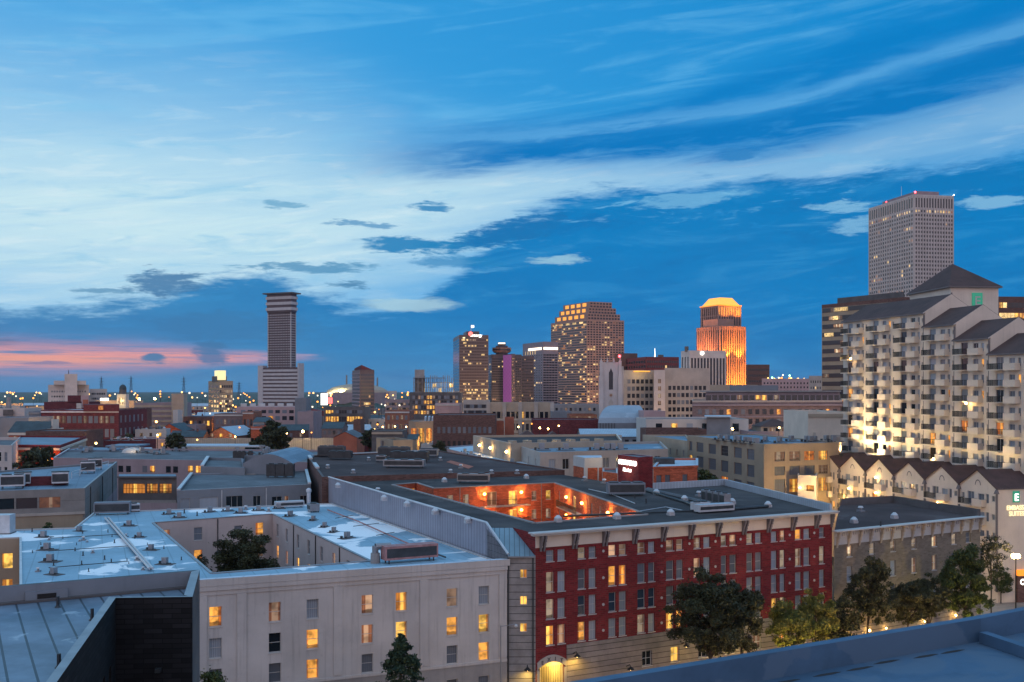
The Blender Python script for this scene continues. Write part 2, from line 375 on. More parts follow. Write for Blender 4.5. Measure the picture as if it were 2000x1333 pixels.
membrane('roof_dome', (.30, .36, .42), (.38, .44, .5), .6, .5, 0, .12, .1); membrane('roof_bright', (.50, .58, .65), (.75, .8, .85), .62, .7, 3, .15, .12)
lit('lit_yellow', (1, .56, .10), 1.25); lit('lit_orange', (1, .42, .07), 1.15); lit('lit_peach', (1, .58, .34), .62, dark=.45)
lit('lit_dim', (.85, .52, .34), .32, dark=.35); lit('lit_white', (1, .80, .50), 1.1); lit('lit_far', (1, .66, .26), 1.25, .8, False, .3)
lit('lit_pale', (1, .76, .54), .30, .8, True, .4)
glass('glass_dark'); glass('glass_blue', (.03, .05, .08), .12); glass('curtain', curtain=(.40, .46, .54)); glass('curtain_dim', curtain=(.20, .23, .28))
glass('glass_brown', (.050, .034, .036), .22); glass('glass_band', (.11, .09, .09), .3); glass('glass_far', (.016, .018, .026), .25)
glow('far_orange', (1, .33, .05), 3.2); glow('far_yellow', (1, .56, .16), 3.6); glow('far_white', (1, .86, .62), 2.2)
glow('lamp_warm', (1, .60, .20), 60); glow('lamp_orange', (1, .40, .08), 26); glow('lamp_white', (1, .86, .66), 60); glow('lamp_red', (1, .05, .06), 14)
glow('lamp_yellow', (1, .62, .18), 20); glow('lamp_green', (.3, 1, .35), 10)
glow('sign_white', (1, .96, .88), 3.2); glow('sign_cream', (1, .86, .50), 1.25); glow('glow_box', (1, .84, .42), 1.0); glow('sign_green', (.05, .50, .30), .35); glow('sign_red', (1, .16, .14), 2.2); glow('strip_white', (1, .82, .62), 2.2)
glow('crown_orange', (1, .33, .03), 1.1); glow('crown_yellow', (1, .44, .06), 1.25); glow('magenta', (.62, .10, .55), .42); glow('niche_glow', (1, .38, .05), 1.15)
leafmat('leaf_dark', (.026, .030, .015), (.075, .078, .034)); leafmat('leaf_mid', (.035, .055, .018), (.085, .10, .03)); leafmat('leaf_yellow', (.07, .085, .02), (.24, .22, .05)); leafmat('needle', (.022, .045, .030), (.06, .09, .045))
# ---------------------------------------------------------------- mesh builder
class MB:
    def __init__(s): s.v = []; s.f = []; s.mi = []; s.mats = []
    def slot(s, m):
        if m not in s.mats: s.mats.append(m)
        return s.mats.index(m)
    def face(s, pts, m):
        i = len(s.v); s.v += [tuple(p) for p in pts]; s.f.append(tuple(range(i, i + len(pts)))); s.mi.append(s.slot(m))
    def prism(s, poly, z0, z1, m, mt=None, top=True, bottom=False):
        poly = ccw(poly); n = len(poly)
        for i in range(n):
            a, b = poly[i], poly[(i + 1) % n]
            s.face([(*a, z0), (*b, z0), (*b, z1), (*a, z1)], m)
        if top: s.face([(*p, z1) for p in poly], mt or m)
        if bottom: s.face([(*p, z0) for p in reversed(poly)], m)
    def box(s, c, d, lx, ly, z0, z1, m, mt=None):
        """box centred at c (x,y), lx along direction d, ly across"""
        n = (-d[1], d[0])
        P = [(c[0] + d[0] * a * lx / 2 + n[0] * b * ly / 2, c[1] + d[1] * a * lx / 2 + n[1] * b * ly / 2) for a, b in ((-1, -1), (1, -1), (1, 1), (-1, 1))]
        s.prism(P, z0, z1, m, mt, True, True)
    def wbox(s, p, d, t0, t1, o0, o1, z0, z1, m, mt=None):
        """box on a wall: t along d, o outward (right of d)"""
        s.prism([along(p, d, t0, o0), along(p, d, t1, o0), along(p, d, t1, o1), along(p, d, t0, o1)], z0, z1, m, mt, True, True)
    def cyl(s, c, r0, r1, z0, z1, m, n=10, cap=True):
        A = [(math.cos(2 * math.pi * i / n), math.sin(2 * math.pi * i / n)) for i in range(n)]
        for i in range(n):
            a, b = A[i], A[(i + 1) % n]
            s.face([(c[0] + a[0] * r0, c[1] + a[1] * r0, z0), (c[0] + b[0] * r0, c[1] + b[1] * r0, z0), (c[0] + b[0] * r1, c[1] + b[1] * r1, z1), (c[0] + a[0] * r1, c[1] + a[1] * r1, z1)], m)
        if cap and r1 > 0: s.face([(c[0] + a[0] * r1, c[1] + a[1] * r1, z1) for a in A], m)
    def tube(s, p, q, r0, r1, m, n=6):
        p, q = Vector(p), Vector(q); d = (q - p).normalized()
        u = d.cross(Vector((0, 0, 1)));
        if u.length < 1e-3: u = Vector((1, 0, 0))
        u.normalize(); w = d.cross(u)
        for i in range(n):
            a0, a1 = 2 * math.pi * i / n, 2 * math.pi * (i + 1) / n
            e0 = u * math.cos(a0) + w * math.sin(a0); e1 = u * math.cos(a1) + w * math.sin(a1)
            s.face([p + e1 * r0, p + e0 * r0, q + e0 * r1, q + e1 * r1], m)
        s.face([q + (u * math.cos(2 * math.pi * i / n) + w * math.sin(2 * math.pi * i / n)) * r1 for i in range(n)][::-1], m)
    def ball(s, c, r, m, n=8, k=5, sz=1.0):
        for j in range(k):
            t0, t1 = math.pi * j / k - math.pi / 2, math.pi * (j + 1) / k - math.pi / 2
            for i in range(n):
                a0, a1 = 2 * math.pi * i / n, 2 * math.pi * (i + 1) / n
                P = [(c[0] + r * math.cos(t) * math.cos(a), c[1] + r * math.cos(t) * math.sin(a), c[2] + sz * r * math.sin(t)) for t, a in ((t0, a0), (t0, a1), (t1, a1), (t1, a0))]
                if j == 0: P = P[1:] if False else [P[0], P[2], P[3]]
                elif j == k - 1: P = P[:3]
                s.face(P, m)
    def mesh(s, name, o=(0, 0, 0)):
        me = bpy.data.meshes.new(name)
        v = np.array(s.v, dtype=np.float64) - np.array(o)
        me.from_pydata(v.tolist(), [], s.f)
        for m in s.mats: me.materials.append(M(m) if isinstance(m, str) else m)
        me.polygons.foreach_set('material_index', s.mi)
        uvl = me.uv_layers.new(name='UVMap')
        uv = np.zeros((len(me.loops), 2)); k = 0
        V = np.array(s.v, dtype=np.float64)
        for f in s.f:
            P = V[list(f)]
            nrm = np.cross(P[1] - P[0], P[2] - P[0])
            if len(f) > 3 and np.abs(nrm).sum() < 1e-9: nrm = np.cross(P[2] - P[0], P[3] - P[0])
            L = np.linalg.norm(nrm); nrm = nrm / L if L > 1e-12 else np.array((0, 0, 1.))
            if abs(nrm[2]) > .93: uv[k:k + len(f)] = P[:, :2]
            else:
                h = math.hypot(nrm[0], nrm[1]); tx, ty = -nrm[1] / h, nrm[0] / h
                uv[k:k + len(f), 0] = P[:, 0] * tx + P[:, 1] * ty; uv[k:k + len(f), 1] = P[:, 2] / max(h, .2)
            k += len(f)
        uvl.data.foreach_set('uv', uv.ravel())
        me.update(); return me
LOC = {}
def link(name, data, parent=None, loc=None):
    o = bpy.data.objects.new(name, data); COL.objects.link(o)
    if parent is not None: o.parent = parent
    return o
def thing(name, label, cat, loc, group=None):
    o = bpy.data.objects.new(name, None); COL.objects.link(o); o.location = loc; LOC[o.name] = tuple(loc)
    o['label'] = label; o['category'] = cat; o.empty_display_size = .5
    if group: o['group'] = group
    return o
def part(name, mb, parent, label=None, stuff=False):
    if not mb.f: return None
    base = LOC[parent.name]
    o = link(name, mb.mesh(name, base), parent); LOC[o.name] = base
    if label: o['label'] = label
    if stuff: o['kind'] = 'stuff'
    return o
def placed(name, me, parent, loc, rz=0.0):
    """a part from shared mesh data"""
    base = LOC[parent.name]; o = link(name, me, parent)
    o.location = (loc[0] - base[0], loc[1] - base[1], loc[2] - base[2]); o.rotation_euler = (0, 0, rz); LOC[o.name] = tuple(loc)
    return o
def single(name, mb, label, cat, group=None, loc=None):
    """a thing that is one mesh"""
    if loc is None:
        v = np.array(mb.v); loc = (float(v[:, 0].mean()), float(v[:, 1].mean()), float(v[:, 2].min()))
    o = link(name, mb.mesh(name, loc)); o.location = loc; o['label'] = label; o['category'] = cat; LOC[o.name] = tuple(loc)
    if group: o['group'] = group
    return o
def struct(name, mb, kind='structure'):
    o = link(name, mb.mesh(name)); o['kind'] = kind; return o

# ---------------------------------------------------------------- windows
WM = {}
PANE = {'y': 'lit_yellow', 'o': 'lit_orange', 'p': 'lit_peach', 'd': 'lit_dim', 'w': 'lit_white', 'c': 'curtain', 'k': 'glass_dark', 'm': 'curtain_dim', 'b': 'glass_blue', 'f': 'lit_far', 'e': 'lit_pale', 'r': 'glass_brown', 'g': 'glass_far'}
def wframe(w, h, style, depth, fm):
    key = ('fr', round(w, 2), round(h, 2), style, round(depth, 2), fm)
    if key in WM: return WM[key]
    b = MB(); t = .05 if style != 'thick' else .10; y1 = depth - .015; y0 = depth - .07
    def bar(x0, x1, z0, z1, a=y0, c=y1): b.prism([(x0, a), (x1, a), (x1, c), (x0, c)], z0, z1, fm, fm, True, True)
    bar(-w / 2, -w / 2 + t, 0, h); bar(w / 2 - t, w / 2, 0, h); bar(-w / 2 + t, w / 2 - t, 0, t); bar(-w / 2 + t, w / 2 - t, h - t, h)
    nx, nz = {'dh': (1, 2), 'thick': (1, 2), 'cas': (2, 1), 'grid': (max(2, round(w / .55)), max(2, round(h / .7))), 'slide': (2, 1), 'tri': (3, 1), 'pl': (1, 1), 'door': (2, 1), 'dh2': (2, 2)}.get(style, (1, 1))
    for i in range(1, nx): x = -w / 2 + w * i / nx; bar(x - .025, x + .025, t, h - t, y0 + .01, y1 - .003)
    for j in range(1, nz): z = h * j / nz; bar(-w / 2 + t, w / 2 - t, z - .025, z + .025, y0 + .014, y1 - .006)
    if style in ('dh', 'thick', 'dh2'): bar(-w / 2 - .06, w / 2 + .06, -.09, -.002, -.06, depth - .01)
    WM[key] = b.mesh('window'); return WM[key]
def wpane(w, h, depth, pm):
    key = ('pa', round(w, 2), round(h, 2), round(depth, 2), pm)
    if key in WM: return WM[key]
    b = MB(); b.face([(-w / 2, depth - .01, 0), (w / 2, depth - .01, 0), (w / 2, depth - .01, h), (-w / 2, depth - .01, h)], PANE[pm])
    WM[key] = b.mesh('pane'); return WM[key]
def wflat(w, h, pm):
    key = ('fl', round(w, 1), round(h, 1), pm)
    if key in WM: return WM[key]
    b = MB(); b.prism([(-w / 2, -.06), (w / 2, -.06), (w / 2, .02), (-w / 2, .02)], 0, h, PANE[pm], PANE[pm], True, True)
    WM[key] = b.mesh('window'); return WM[key]
def pick(s):
    return s if len(s) == 1 else R.choice(s)

class B:
    """one building: an empty at its base, its walls, roof and so on as parts"""
    def __init__(s, name, label, poly, z1, z0=0.0, cat='building', group=None):
        s.poly = ccw(poly); s.z0, s.z1 = z0, z1
        cx = sum(p[0] for p in s.poly) / len(s.poly); cy = sum(p[1] for p in s.poly) / len(s.poly)
        s.root = thing(name, label, cat, (cx, cy, z0), group); s.win = []; s.c = (cx, cy)
    def edge(s, i):
        p, q = s.poly[i % len(s.poly)], s.poly[(i + 1) % len(s.poly)]; d, L = unit(p, q); return p, d, L
    def front(s, k=0):
        """edges that face the camera, the one most face-on first"""
        out = []
        for i in range(len(s.poly)):
            p, d, L = s.edge(i); m = along(p, d, L / 2); n = (d[1], -d[0]); r = math.hypot(*m)
            v = -(n[0] * m[0] + n[1] * m[1]) / r
            if v > .03: out.append((v * L, i))
        return [i for v, i in sorted(out, reverse=True)]
    def walls(s, mat, opens={}, depth=.18, mats={}, name='wall', z0=None, z1=None, skip=(), poly=None):
        """opens: {edge: [(t, z, w, h, pane, style)]} with t the centre; cut through the wall"""
        z0 = s.z0 if z0 is None else z0; z1 = s.z1 if z1 is None else z1
        mb = MB(); P = poly or s.poly
        for i in range(len(P)):
            if i in skip: continue
            p, q = P[i], P[(i + 1) % len(P)]; d, L = unit(p, q); m = mats.get(i, mat)
            s.facade(mb, p, d, L, z0, z1, opens.get(i, []), m, depth)
        return part(name, mb, s.root)
    def facade(s, mb, p, d, L, z0, z1, ops, m, depth=.18):
        rects = [(t - w / 2, t + w / 2, max(z, z0), min(z + h, z1)) for t, z, w, h, *_ in ops]
        X = sorted({0.0, L, *[r[0] for r in rects], *[r[1] for r in rects]}); Z = sorted({z0, z1, *[r[2] for r in rects], *[r[3] for r in rects]})
        X = [x for x in X if -1e-6 <= x <= L + 1e-6]; Z = [z for z in Z if z0 - 1e-6 <= z <= z1 + 1e-6]
        def q(t0, t1, za, zb):
            a, b = along(p, d, t0), along(p, d, t1); mb.face([(*a, za), (*b, za), (*b, zb), (*a, zb)], m)
        for zi in range(len(Z) - 1):
            run = None
            for xi in range(len(X) - 1):
                cx, cz = (X[xi] + X[xi + 1]) / 2, (Z[zi] + Z[zi + 1]) / 2
                op = any(r[0] < cx < r[1] and r[2] < cz < r[3] for r in rects)
                if not op and run is None: run = X[xi]
                if op and run is not None: q(run, X[xi], Z[zi], Z[zi + 1]); run = None
            if run is not None: q(run, X[-1], Z[zi], Z[zi + 1])
        for (a, b, za, zb), o in zip(rects, ops):
            A, Bq = along(p, d, a), along(p, d, b); Ai, Bi = along(p, d, a, -depth), along(p, d, b, -depth)
            mb.face([(*A, za), (*Ai, za), (*Ai, zb), (*A, zb)], m); mb.face([(*Bi, za), (*Bq, za), (*Bq, zb), (*Bi, zb)], m)
            mb.face([(*A, za), (*Bq, za), (*Bi, za), (*Ai, za)], m); mb.face([(*A, zb), (*Ai, zb), (*Bi, zb), (*Bq, zb)], m)
            t, z, w, h, pane, style = o[:6]
            s.win.append((p, d, t, z, w, h, pane, style, depth))
    def flat(s, i, cells, o=0.0):
        """windows set on a far wall: cells (t, z, w, h, pane)"""
        p, d, L = s.edge(i)
        for t, z, w, h, pane in cells: s.win.append((along(p, d, 0, o), d, t, z, w, h, pane, None, 0))
    def windows(s, frame='trim_white', sub=True, limit=100, name='window'):
        lt = 'yopwdfe'
        W_ = sorted(s.win, key=lambda r: (0 if r[6] in lt else 1, math.hypot(*along(r[0], r[1], r[2]))))
        rest = MB()
        for k, (p, d, t, z, w, h, pane, style, depth) in enumerate(W_):
            x, y = along(p, d, t); rz = math.atan2(d[1], d[0])
            if k < limit:
                if style is None: placed(name, wflat(w, h, pane), s.root, (x, y, z), rz)
                else:
                    f = placed(name, wframe(w, h, style, depth, frame), s.root, (x, y, z), rz)
                    c = link('pane', wpane(w, h, depth, pane), f); LOC[c.name] = LOC[f.name]
            else:
                if style is None: rest.wbox(p, d, t - w / 2, t + w / 2, -.02, .06, z, z + h, PANE[pane])
                else: rest.wbox(p, d, t - w / 2, t + w / 2, -depth - .05, -depth + .02, z, z + h, PANE[pane])
        if rest.f: part(name, rest, s.root, stuff=True)
        s.win = []
    def roof(s, mat, z=None, holes=(), poly=None, name='roof'):
        z = s.z1 if z is None else z
        bm = bmesh.new(); loops = [poly or s.poly] + list(holes); base = LOC[s.root.name]
        for lp in loops:
            vs = [bm.verts.new((p[0] - base[0], p[1] - base[1], z - base[2])) for p in lp]
            for i in range(len(vs)): bm.edges.new((vs[i], vs[(i + 1) % len(vs)]))
        bmesh.ops.triangle_fill(bm, use_beauty=True, use_dissolve=False, edges=bm.edges[:], normal=(0, 0, 1))
        for f in bm.faces:
            if f.normal.z < 0: f.normal_flip()
        me = bpy.data.meshes.new(name); uvl = bm.loops.layers.uv.new('UVMap')
        D, _ = unit(s.poly[0], s.poly[1])
        for f in bm.faces:
            for l in f.loops: x, y = l.vert.co.x, l.vert.co.y; l[uvl].uv = (x * D[0] + y * D[1], -x * D[1] + y * D[0])
        bm.to_mesh(me); bm.free(); me.materials.append(M(mat))
        o = link(name, me, s.root); LOC[o.name] = base; return o
    def parapet(s, mat, hp=.8, t=.35, z=None, poly=None, cap=None, over=0.0, capm=None, name='parapet', edges=None):
        """upstand round the roof edge with a coping"""
        z = s.z1 if z is None else z; P = poly or s.poly; I = inset(P, t); O = inset(P, -over) if over else P
        mb = MB(); cm = capm or mat
        for i in range(len(P)):
            if edges is not None and i not in edges: continue
            j = (i + 1) % len(P)
            a, b, c, d = O[i], O[j], I[j], I[i]
            mb.face([(*a, z), (*b, z), (*b, z + hp), (*a, z + hp)], mat); mb.face([(*c, z), (*d, z), (*d, z + hp), (*c, z + hp)], mat)
            mb.face([(*a, z + hp), (*b, z + hp), (*c, z + hp), (*d, z + hp)], cm)
            if over: mb.face([(*b, z), (*a, z), (*P[i], z), (*P[j], z)], mat)
            if edges is not None:
                mb.face([(*a, z), (*a, z + hp), (*d, z + hp), (*d, z)], mat); mb.face([(*b, z), (*c, z), (*c, z + hp), (*b, z + hp)], mat)
        return part(name, mb, s.root)
def quad3(x0, xc, x1, Y, th):
    """footprint from the picture columns of its left end, near corner and right end"""
    t = rad(th); C_ = XY(xc, Y); dr = (math.cos(t), math.sin(t)); dl = (-math.sin(t), math.cos(t))
    lr = hit(x1, C_, dr) if x1 > xc else 20.0
    ll = hit(x0, C_, dl) if x0 < xc else 20.0
    ll = min(abs(ll), 400.0); lr = min(abs(lr), 400.0)
    a = along(C_, dr, lr); b = along(C_, dl, ll); c = (a[0] + dl[0] * ll, a[1] + dl[1] * ll)
    return [C_, a, c, b]           # edge 0 = right (front) face, edge 3 = left face
def front4(x0, x1, Y, depth, th=0.0):
    """footprint whose front runs from column x0 to column x1"""
    t = rad(th); p = XY(x0, Y); d = (math.cos(t), math.sin(t)); L = abs(hit(x1, p, d)); n = (-d[1], d[0])
    a = along(p, d, L)
    return [p, a, (a[0] + n[0] * depth, a[1] + n[1] * depth), (p[0] + n[0] * depth, p[1] + n[1] * depth)]
def cols(L, n, w, m0=1.0, m1=None):
    m1 = m0 if m1 is None else m1
    return [m0 + (L - m0 - m1) * (i + .5) / n for i in range(n)]
def lamp(name, loc, watts, c=(1, .62, .25), r=.25, parent=None, spot=None, rot=None):
    ld = bpy.data.lights.new(name, 'SPOT' if spot else 'POINT'); ld.energy = watts; ld.color = c; ld.shadow_soft_size = r
    if spot: ld.spot_size = rad(spot); ld.spot_blend = .6
    o = bpy.data.objects.new(name, ld); COL.objects.link(o)
    if parent is not None:
        base = LOC[parent.name]; o.parent = parent; o.location = (loc[0] - base[0], loc[1] - base[1], loc[2] - base[2])
    else: o.location = loc
    if rot is not None: o.rotation_euler = rot
    return o
def aim(o, d):
    o.rotation_euler = Vector(d).to_track_quat('-Z', 'Y').to_euler()
def area(name, loc, d, watts, c, sx, sy, parent=None):
    ld = bpy.data.lights.new(name, 'AREA'); ld.energy = watts; ld.color = c; ld.shape = 'RECTANGLE'; ld.size = sx; ld.size_y = sy
    o = bpy.data.objects.new(name, ld); COL.objects.link(o); o.location = loc; aim(o, d)
    if parent is not None:
        b = LOC[parent.name]; o.parent = parent; o.location = (loc[0] - b[0], loc[1] - b[1], loc[2] - b[2])
    return o
def text(parent, s, loc, rz, h, mat, ext=.04, sx=1.0, shear=0.0, name='lettering'):
    cu = bpy.data.curves.new(name, 'FONT'); cu.body = s; cu.size = h * 1.4; cu.extrude = ext; cu.align_x = 'CENTER'; cu.shear = shear; cu.offset = .012 * h
    cu.materials.append(M(mat))
    tmp = bpy.data.objects.new(name, cu); COL.objects.link(tmp); dg = bpy.context.evaluated_depsgraph_get()
    me = bpy.data.meshes.new_from_object(tmp.evaluated_get(dg)); bpy.data.objects.remove(tmp)
    if not me.materials: me.materials.append(M(mat))
    o = link(name, me, parent); b = LOC[parent.name]; o.location = (loc[0] - b[0], loc[1] - b[1], loc[2] - b[2]); o.rotation_euler = (rad(90), 0, rz); o.scale = (sx, 1, 1)
    LOC[o.name] = tuple(loc); return o

# ---------------------------------------------------------------- rooftop pieces and street things
def ac_unit(x, y, z, d, label, lx=2.4, ly=1.4, h=1.5, mat='metal_grey', fans=2, legs=.35, group=None):
    t = thing('rooftop_air_conditioner', label, 'air conditioner', (x, y, z), group)
    b = MB(); b.box((x, y), d, lx, ly, z + legs, z + h, mat); part('casing', b, t)
    f = MB()
    for i in range(fans):
        k = (i + .5) / fans - .5; c = (x + d[0] * k * lx, y + d[1] * k * lx); f.cyl(c, ly * .36, ly * .36, z + h + .004, z + h + .16, 'metal_dark', 10)
        part('fan_guard', f, t); f = MB()
    g_ = MB(); g_.box((x, y), d, lx * .94, ly + .03, z + legs + .25, z + h - .25, 'metal_dark'); part('grille', g_, t)
    l = MB()
    for a in (-.42, .42):
        for c in (-.38, .38):
            l.box((x + d[0] * a * lx - d[1] * c * ly, y + d[1] * a * lx + d[0] * c * ly), d, .12, .12, z, z + legs, 'metal_dark')
    part('stand', l, t); return t
def vent_mesh(kind):
    k = ('vent', kind)
    if k in WM: return WM[k]
    b = MB()
    if kind == 0:   # mushroom vent on a curb
        b.box((0, 0), (1, 0), .9, .9, 0, .25, 'metal_grey'); b.cyl((0, 0), .22, .22, .25, .75, 'metal_grey', 8); b.cyl((0, 0), .42, .30, .62, .85, 'metal_light', 8)
    elif kind == 1: # white hooded fan
        b.box((0, 0), (1, 0), .8, .8, 0, .3, 'metal_light'); b.cyl((0, 0), .50, .50, .30, .52, 'metal_light', 10); b.cyl((0, 0), .50, .18, .52, .85, 'metal_light', 10)
    elif kind == 2: # plumbing stack
        b.cyl((0, 0), .12, .12, 0, .8, 'metal_dark', 6); b.cyl((0, 0), .25, .13, 0, .15, 'metal_dark', 6)
    else:           # squat box with pipework
        b.box((0, 0), (1, 0), .75, .65, .2, 1.05, 'metal_grey'); b.box((0, .1), (1, 0), 2.6, 1.5, .0, .07, 'dark_concrete'); b.box((.2, -.2), (1, 0), 1.7, .14, .2, .32, 'metal_dark'); b.box((-.9, .3), (1, 0), .3, .3, .0, .45, 'metal_dark')
    WM[k] = b.mesh('roof_vent'); return WM[k]
def vent(bld, x, y, z, kind=0, rz=0.0, s=1.0):
    o = placed('roof_vent', vent_mesh(kind), bld.root, (x, y, z), rz); o.scale = (s, s, s); return o
def sphere_mesh(r, mat):
    k = ('ball', round(r, 2), mat)
    if k not in WM: b = MB(); b.ball((0, 0, 0), r, mat, 8, 6); WM[k] = b.mesh('lamp_globe')
    return WM[k]
def lantern(bld, x, y, z, mat='lamp_orange', watts=120, c=(1, .45, .12), r=.16, name='wall_lantern'):
    o = placed(name, sphere_mesh(r, mat), bld.root, (x, y, z))
    if watts: lamp('lantern_light', (x, y, z), watts, c, r + .02, bld.root)
    return o
def street_lamp(x, y, h, label, mat='lamp_warm', watts=0, c=(1, .68, .32), arm=1.2, double=False, r=.22, group=None, z0=0.0, polem='black_iron', pr=.09):
    t = thing('street_lamp', label, 'street lamp', (x, y, z0), group)
    b = MB(); b.cyl((x, y), pr * 1.5, pr * 1.5, z0, z0 + .6, polem, 8); b.cyl((x, y), pr, pr * .7, z0 + .6, z0 + h, polem, 8); part('pole', b, t)
    for sg in ((-1, 1) if double else (1,)):
        a = MB(); a.tube((x, y, z0 + h - .1), (x + sg * arm, y, z0 + h + .15), pr * .5, pr * .4, polem, 6); part('arm', a, t)
        gx = x + sg * arm
        gl = placed('lamp_globe', sphere_mesh(r, mat), t, (gx, y, z0 + h - .05))
        if watts: lamp('street_or_fill_light', (gx, y, z0 + h - .05), watts, c, r + .02, t)
    return t

# ---------------------------------------------------------------- trees
def crown_mesh(seed, rx, rz, n, leaf, mat, kind='round', gap=.5):
    rs = np.random.RandomState(seed)
    if kind == 'cone':
        nbr = 150; hb = rs.rand(nbr) ** 1.15; tb = rs.rand(nbr) * 2 * math.pi; lb = (1 - hb) ** .8 * rx * (.72 + .4 * rs.rand(nbr))
        ii = rs.randint(0, nbr, n); f = rs.rand(n) ** .6; rr_ = lb[ii] * f; sp = (.10 + .13 * lb[ii] * (1 - f * .6))
        c = np.stack([rr_ * np.cos(tb[ii]) + sp * rs.randn(n) * .8, rr_ * np.sin(tb[ii]) + sp * rs.randn(n) * .8, hb[ii] * 2 * rz - rz - .22 * rr_ + .10 * rr_ * f + sp * rs.randn(n) * .5], 1)
    else:
        nb = 85; ctr = rs.randn(nb, 3); ctr /= np.linalg.norm(ctr, axis=1)[:, None]
        ctr *= (.25 + .72 * rs.rand(nb) ** .6)[:, None]; ctr[:, 2] *= .95; ctr[:, :2] *= (1 - .25 * np.clip(ctr[:, 2], 0, 1))[:, None]
        ctr *= np.clip(1 + .13 * rs.randn(nb), .7, 1.12)[:, None]
        br = .09 + .15 * rs.rand(nb); wt = br ** 2; wt /= wt.sum()
        idx = rs.choice(nb, n, p=wt); q = rs.randn(n, 3); q /= np.linalg.norm(q, axis=1)[:, None]; q *= (rs.rand(n) ** .42)[:, None]
        c = ctr[idx] + q * br[idx][:, None] * np.array([1.25, 1.25, .72]); stray = rs.rand(n) < .05; c[stray] += .10 * rs.randn(int(stray.sum()), 3); c *= np.array([rx, rx, rz])
    u = rs.randn(len(c), 3); u /= np.linalg.norm(u, axis=1)[:, None]; w = rs.randn(len(c), 3); w -= (w * u).sum(1)[:, None] * u; w /= np.linalg.norm(w, axis=1)[:, None]
    s = leaf * (.6 + .8 * rs.rand(len(c)))[:, None]
    V = np.stack([c - u * s, c - w * s * .45, c + u * s, c + w * s * .45], 1).reshape(-1, 3)
    me = bpy.data.meshes.new('crown'); N = len(c)
    me.vertices.add(4 * N); me.vertices.foreach_set('co', V.ravel()); me.loops.add(4 * N); me.loops.foreach_set('vertex_index', np.arange(4 * N, dtype=np.int32))
    me.polygons.add(N); me.polygons.foreach_set('loop_start', np.arange(0, 4 * N, 4, dtype=np.int32)); me.update(); me.validate()
    me.materials.append(M(mat)); return me
def tree(name, label, x, y, h, rx, rz=None, seed=1, n=4500, leaf=.26, mat='leaf_dark', z0=0.0, kind='round', group=None, trunk=.16, lean=0.0):
    rz = rz or rx; t = thing(name, label, 'tree', (x, y, z0), group); cz = z0 + h - rz
    b = MB(); rr = random.Random(seed)
    top = (x + lean, y, cz if kind != 'cone' else z0 + h - .2)
    b.tube((x, y, z0), (x + lean * .4, y, z0 + (cz - z0) * .6), trunk, trunk * .75, 'bark', 8); b.tube((x + lean * .4, y, z0 + (cz - z0) * .6), top, trunk * .75, trunk * .25, 'bark', 7)
    tr = part('trunk', b, t)
    if kind != 'cone':
        for i in range(6):
            a = rr.random() * 6.28; l = rx * (.45 + .4 * rr.random()); s0 = z0 + (cz - z0) * (.55 + .35 * rr.random())
            lb = MB(); lb.tube((x + lean * .5, y, s0), (x + lean + math.cos(a) * l, y + math.sin(a) * l, cz + rz * (rr.random() * .9 - .35)), trunk * .5, trunk * .12, 'bark', 5); part('limb', lb, t)
    o = link('crown', crown_mesh(seed, rx, rz, n, leaf, mat, kind), t); o.location = (lean, 0, cz - z0); o.rotation_euler = (0, 0, seed * 1.3); LOC[o.name] = (x, y, cz)
    return t
# ================================================================ ground
gm = MB()
gm.face([(-9000, -400, 0), (9000, -400, 0), (9000, 16000, 0), (-9000, 16000, 0)], 'earth')
struct('ground', gm)
gm = MB()   # street in front of the hotels, running right and away
p = (-70, 66); q = (150, 176); d, L = unit(p, q)
gm.face([(*along(p, d, 0, 9), .02), (*along(p, d, L, 9), .02), (*along(p, d, L, -3), .02), (*along(p, d, 0, -3), .02)], 'asphalt')
struct('road', gm)
gm = MB()
gm.prism([along(p, d, 0, -3), along(p, d, L, -3), along(p, d, L, -14), along(p, d, 0, -14)], 0, .14, 'pavement')
struct('pavement', gm)
gm = MB()
gm.prism([XY(1880, 150), XY(2120, 150), XY(2120, 186), XY(1935, 186)], 0, .15, 'pavement')
struct('pavement', gm)

U = (-.443, .8965); V = (.8965, .443)
# ================================================================ dark office roof at lower left
A1, A6, A5, A4, A3, A2 = [G(x, y, 26) for x, y in ((390, 1113), (-500, 1186), (-500, 1405), (60, 1405), (226, 1168), (376, 1166))]
b = B('office_building', 'dark brick office block with blue metal roof and pale copings in the near left corner', [A1, A6, A5, A4, A3, A2], 25.1)
_, _, L3 = b.edge(3); _, _, L4 = b.edge(4)
ops3 = [(L3 * k, 18.0, .75, 5.2, c, 'pl') for k, c in ((.50, 'k'), (.60, 'o'), (.70, 'k'), (.80, 'd'), (.90, 'd'))]
b.walls('black_brick', {3: ops3}, .3, {5: 'dark_concrete', 0: 'dark_concrete'})
b.windows('black_iron')
b.roof('dark_seam')
b.parapet('blue_grey', .9, .30, 25.1, capm='metal_dark', edges=[0, 1, 2]); b.parapet('black_brick', .9, .36, 25.1, capm='metal_grey', edges=[3]); b.parapet('black_brick', .9, .20, 25.1, capm='metal_grey', edges=[4]); b.parapet('dark_concrete', .9, .42, 25.1, capm='metal_grey', edges=[5])
p, d, L = b.edge(0)
mb = MB(); t0 = hit(90, p, d); mb.wbox(p, d, t0 - 1.0, t0 + 1.0, -.31, -.46, 25.12, 25.65, 'blue_grey'); mb.wbox(p, d, t0 - .45, t0 + .45, -.46, -.48, 25.25, 25.5, 'black_iron'); part('scupper', mb, b.root)
mb = MB(); mb.wbox(p, d, 0.6, L - .5, -.31, -.62, 25.11, 25.22, 'dark_concrete'); part('flashing', mb, b.root)
for x, y in ((180, 1208), (115, 1300), (113, 1183)): c = G(x, y, 25.2); vent(b, *c, 25.1, 2, 0, .7)
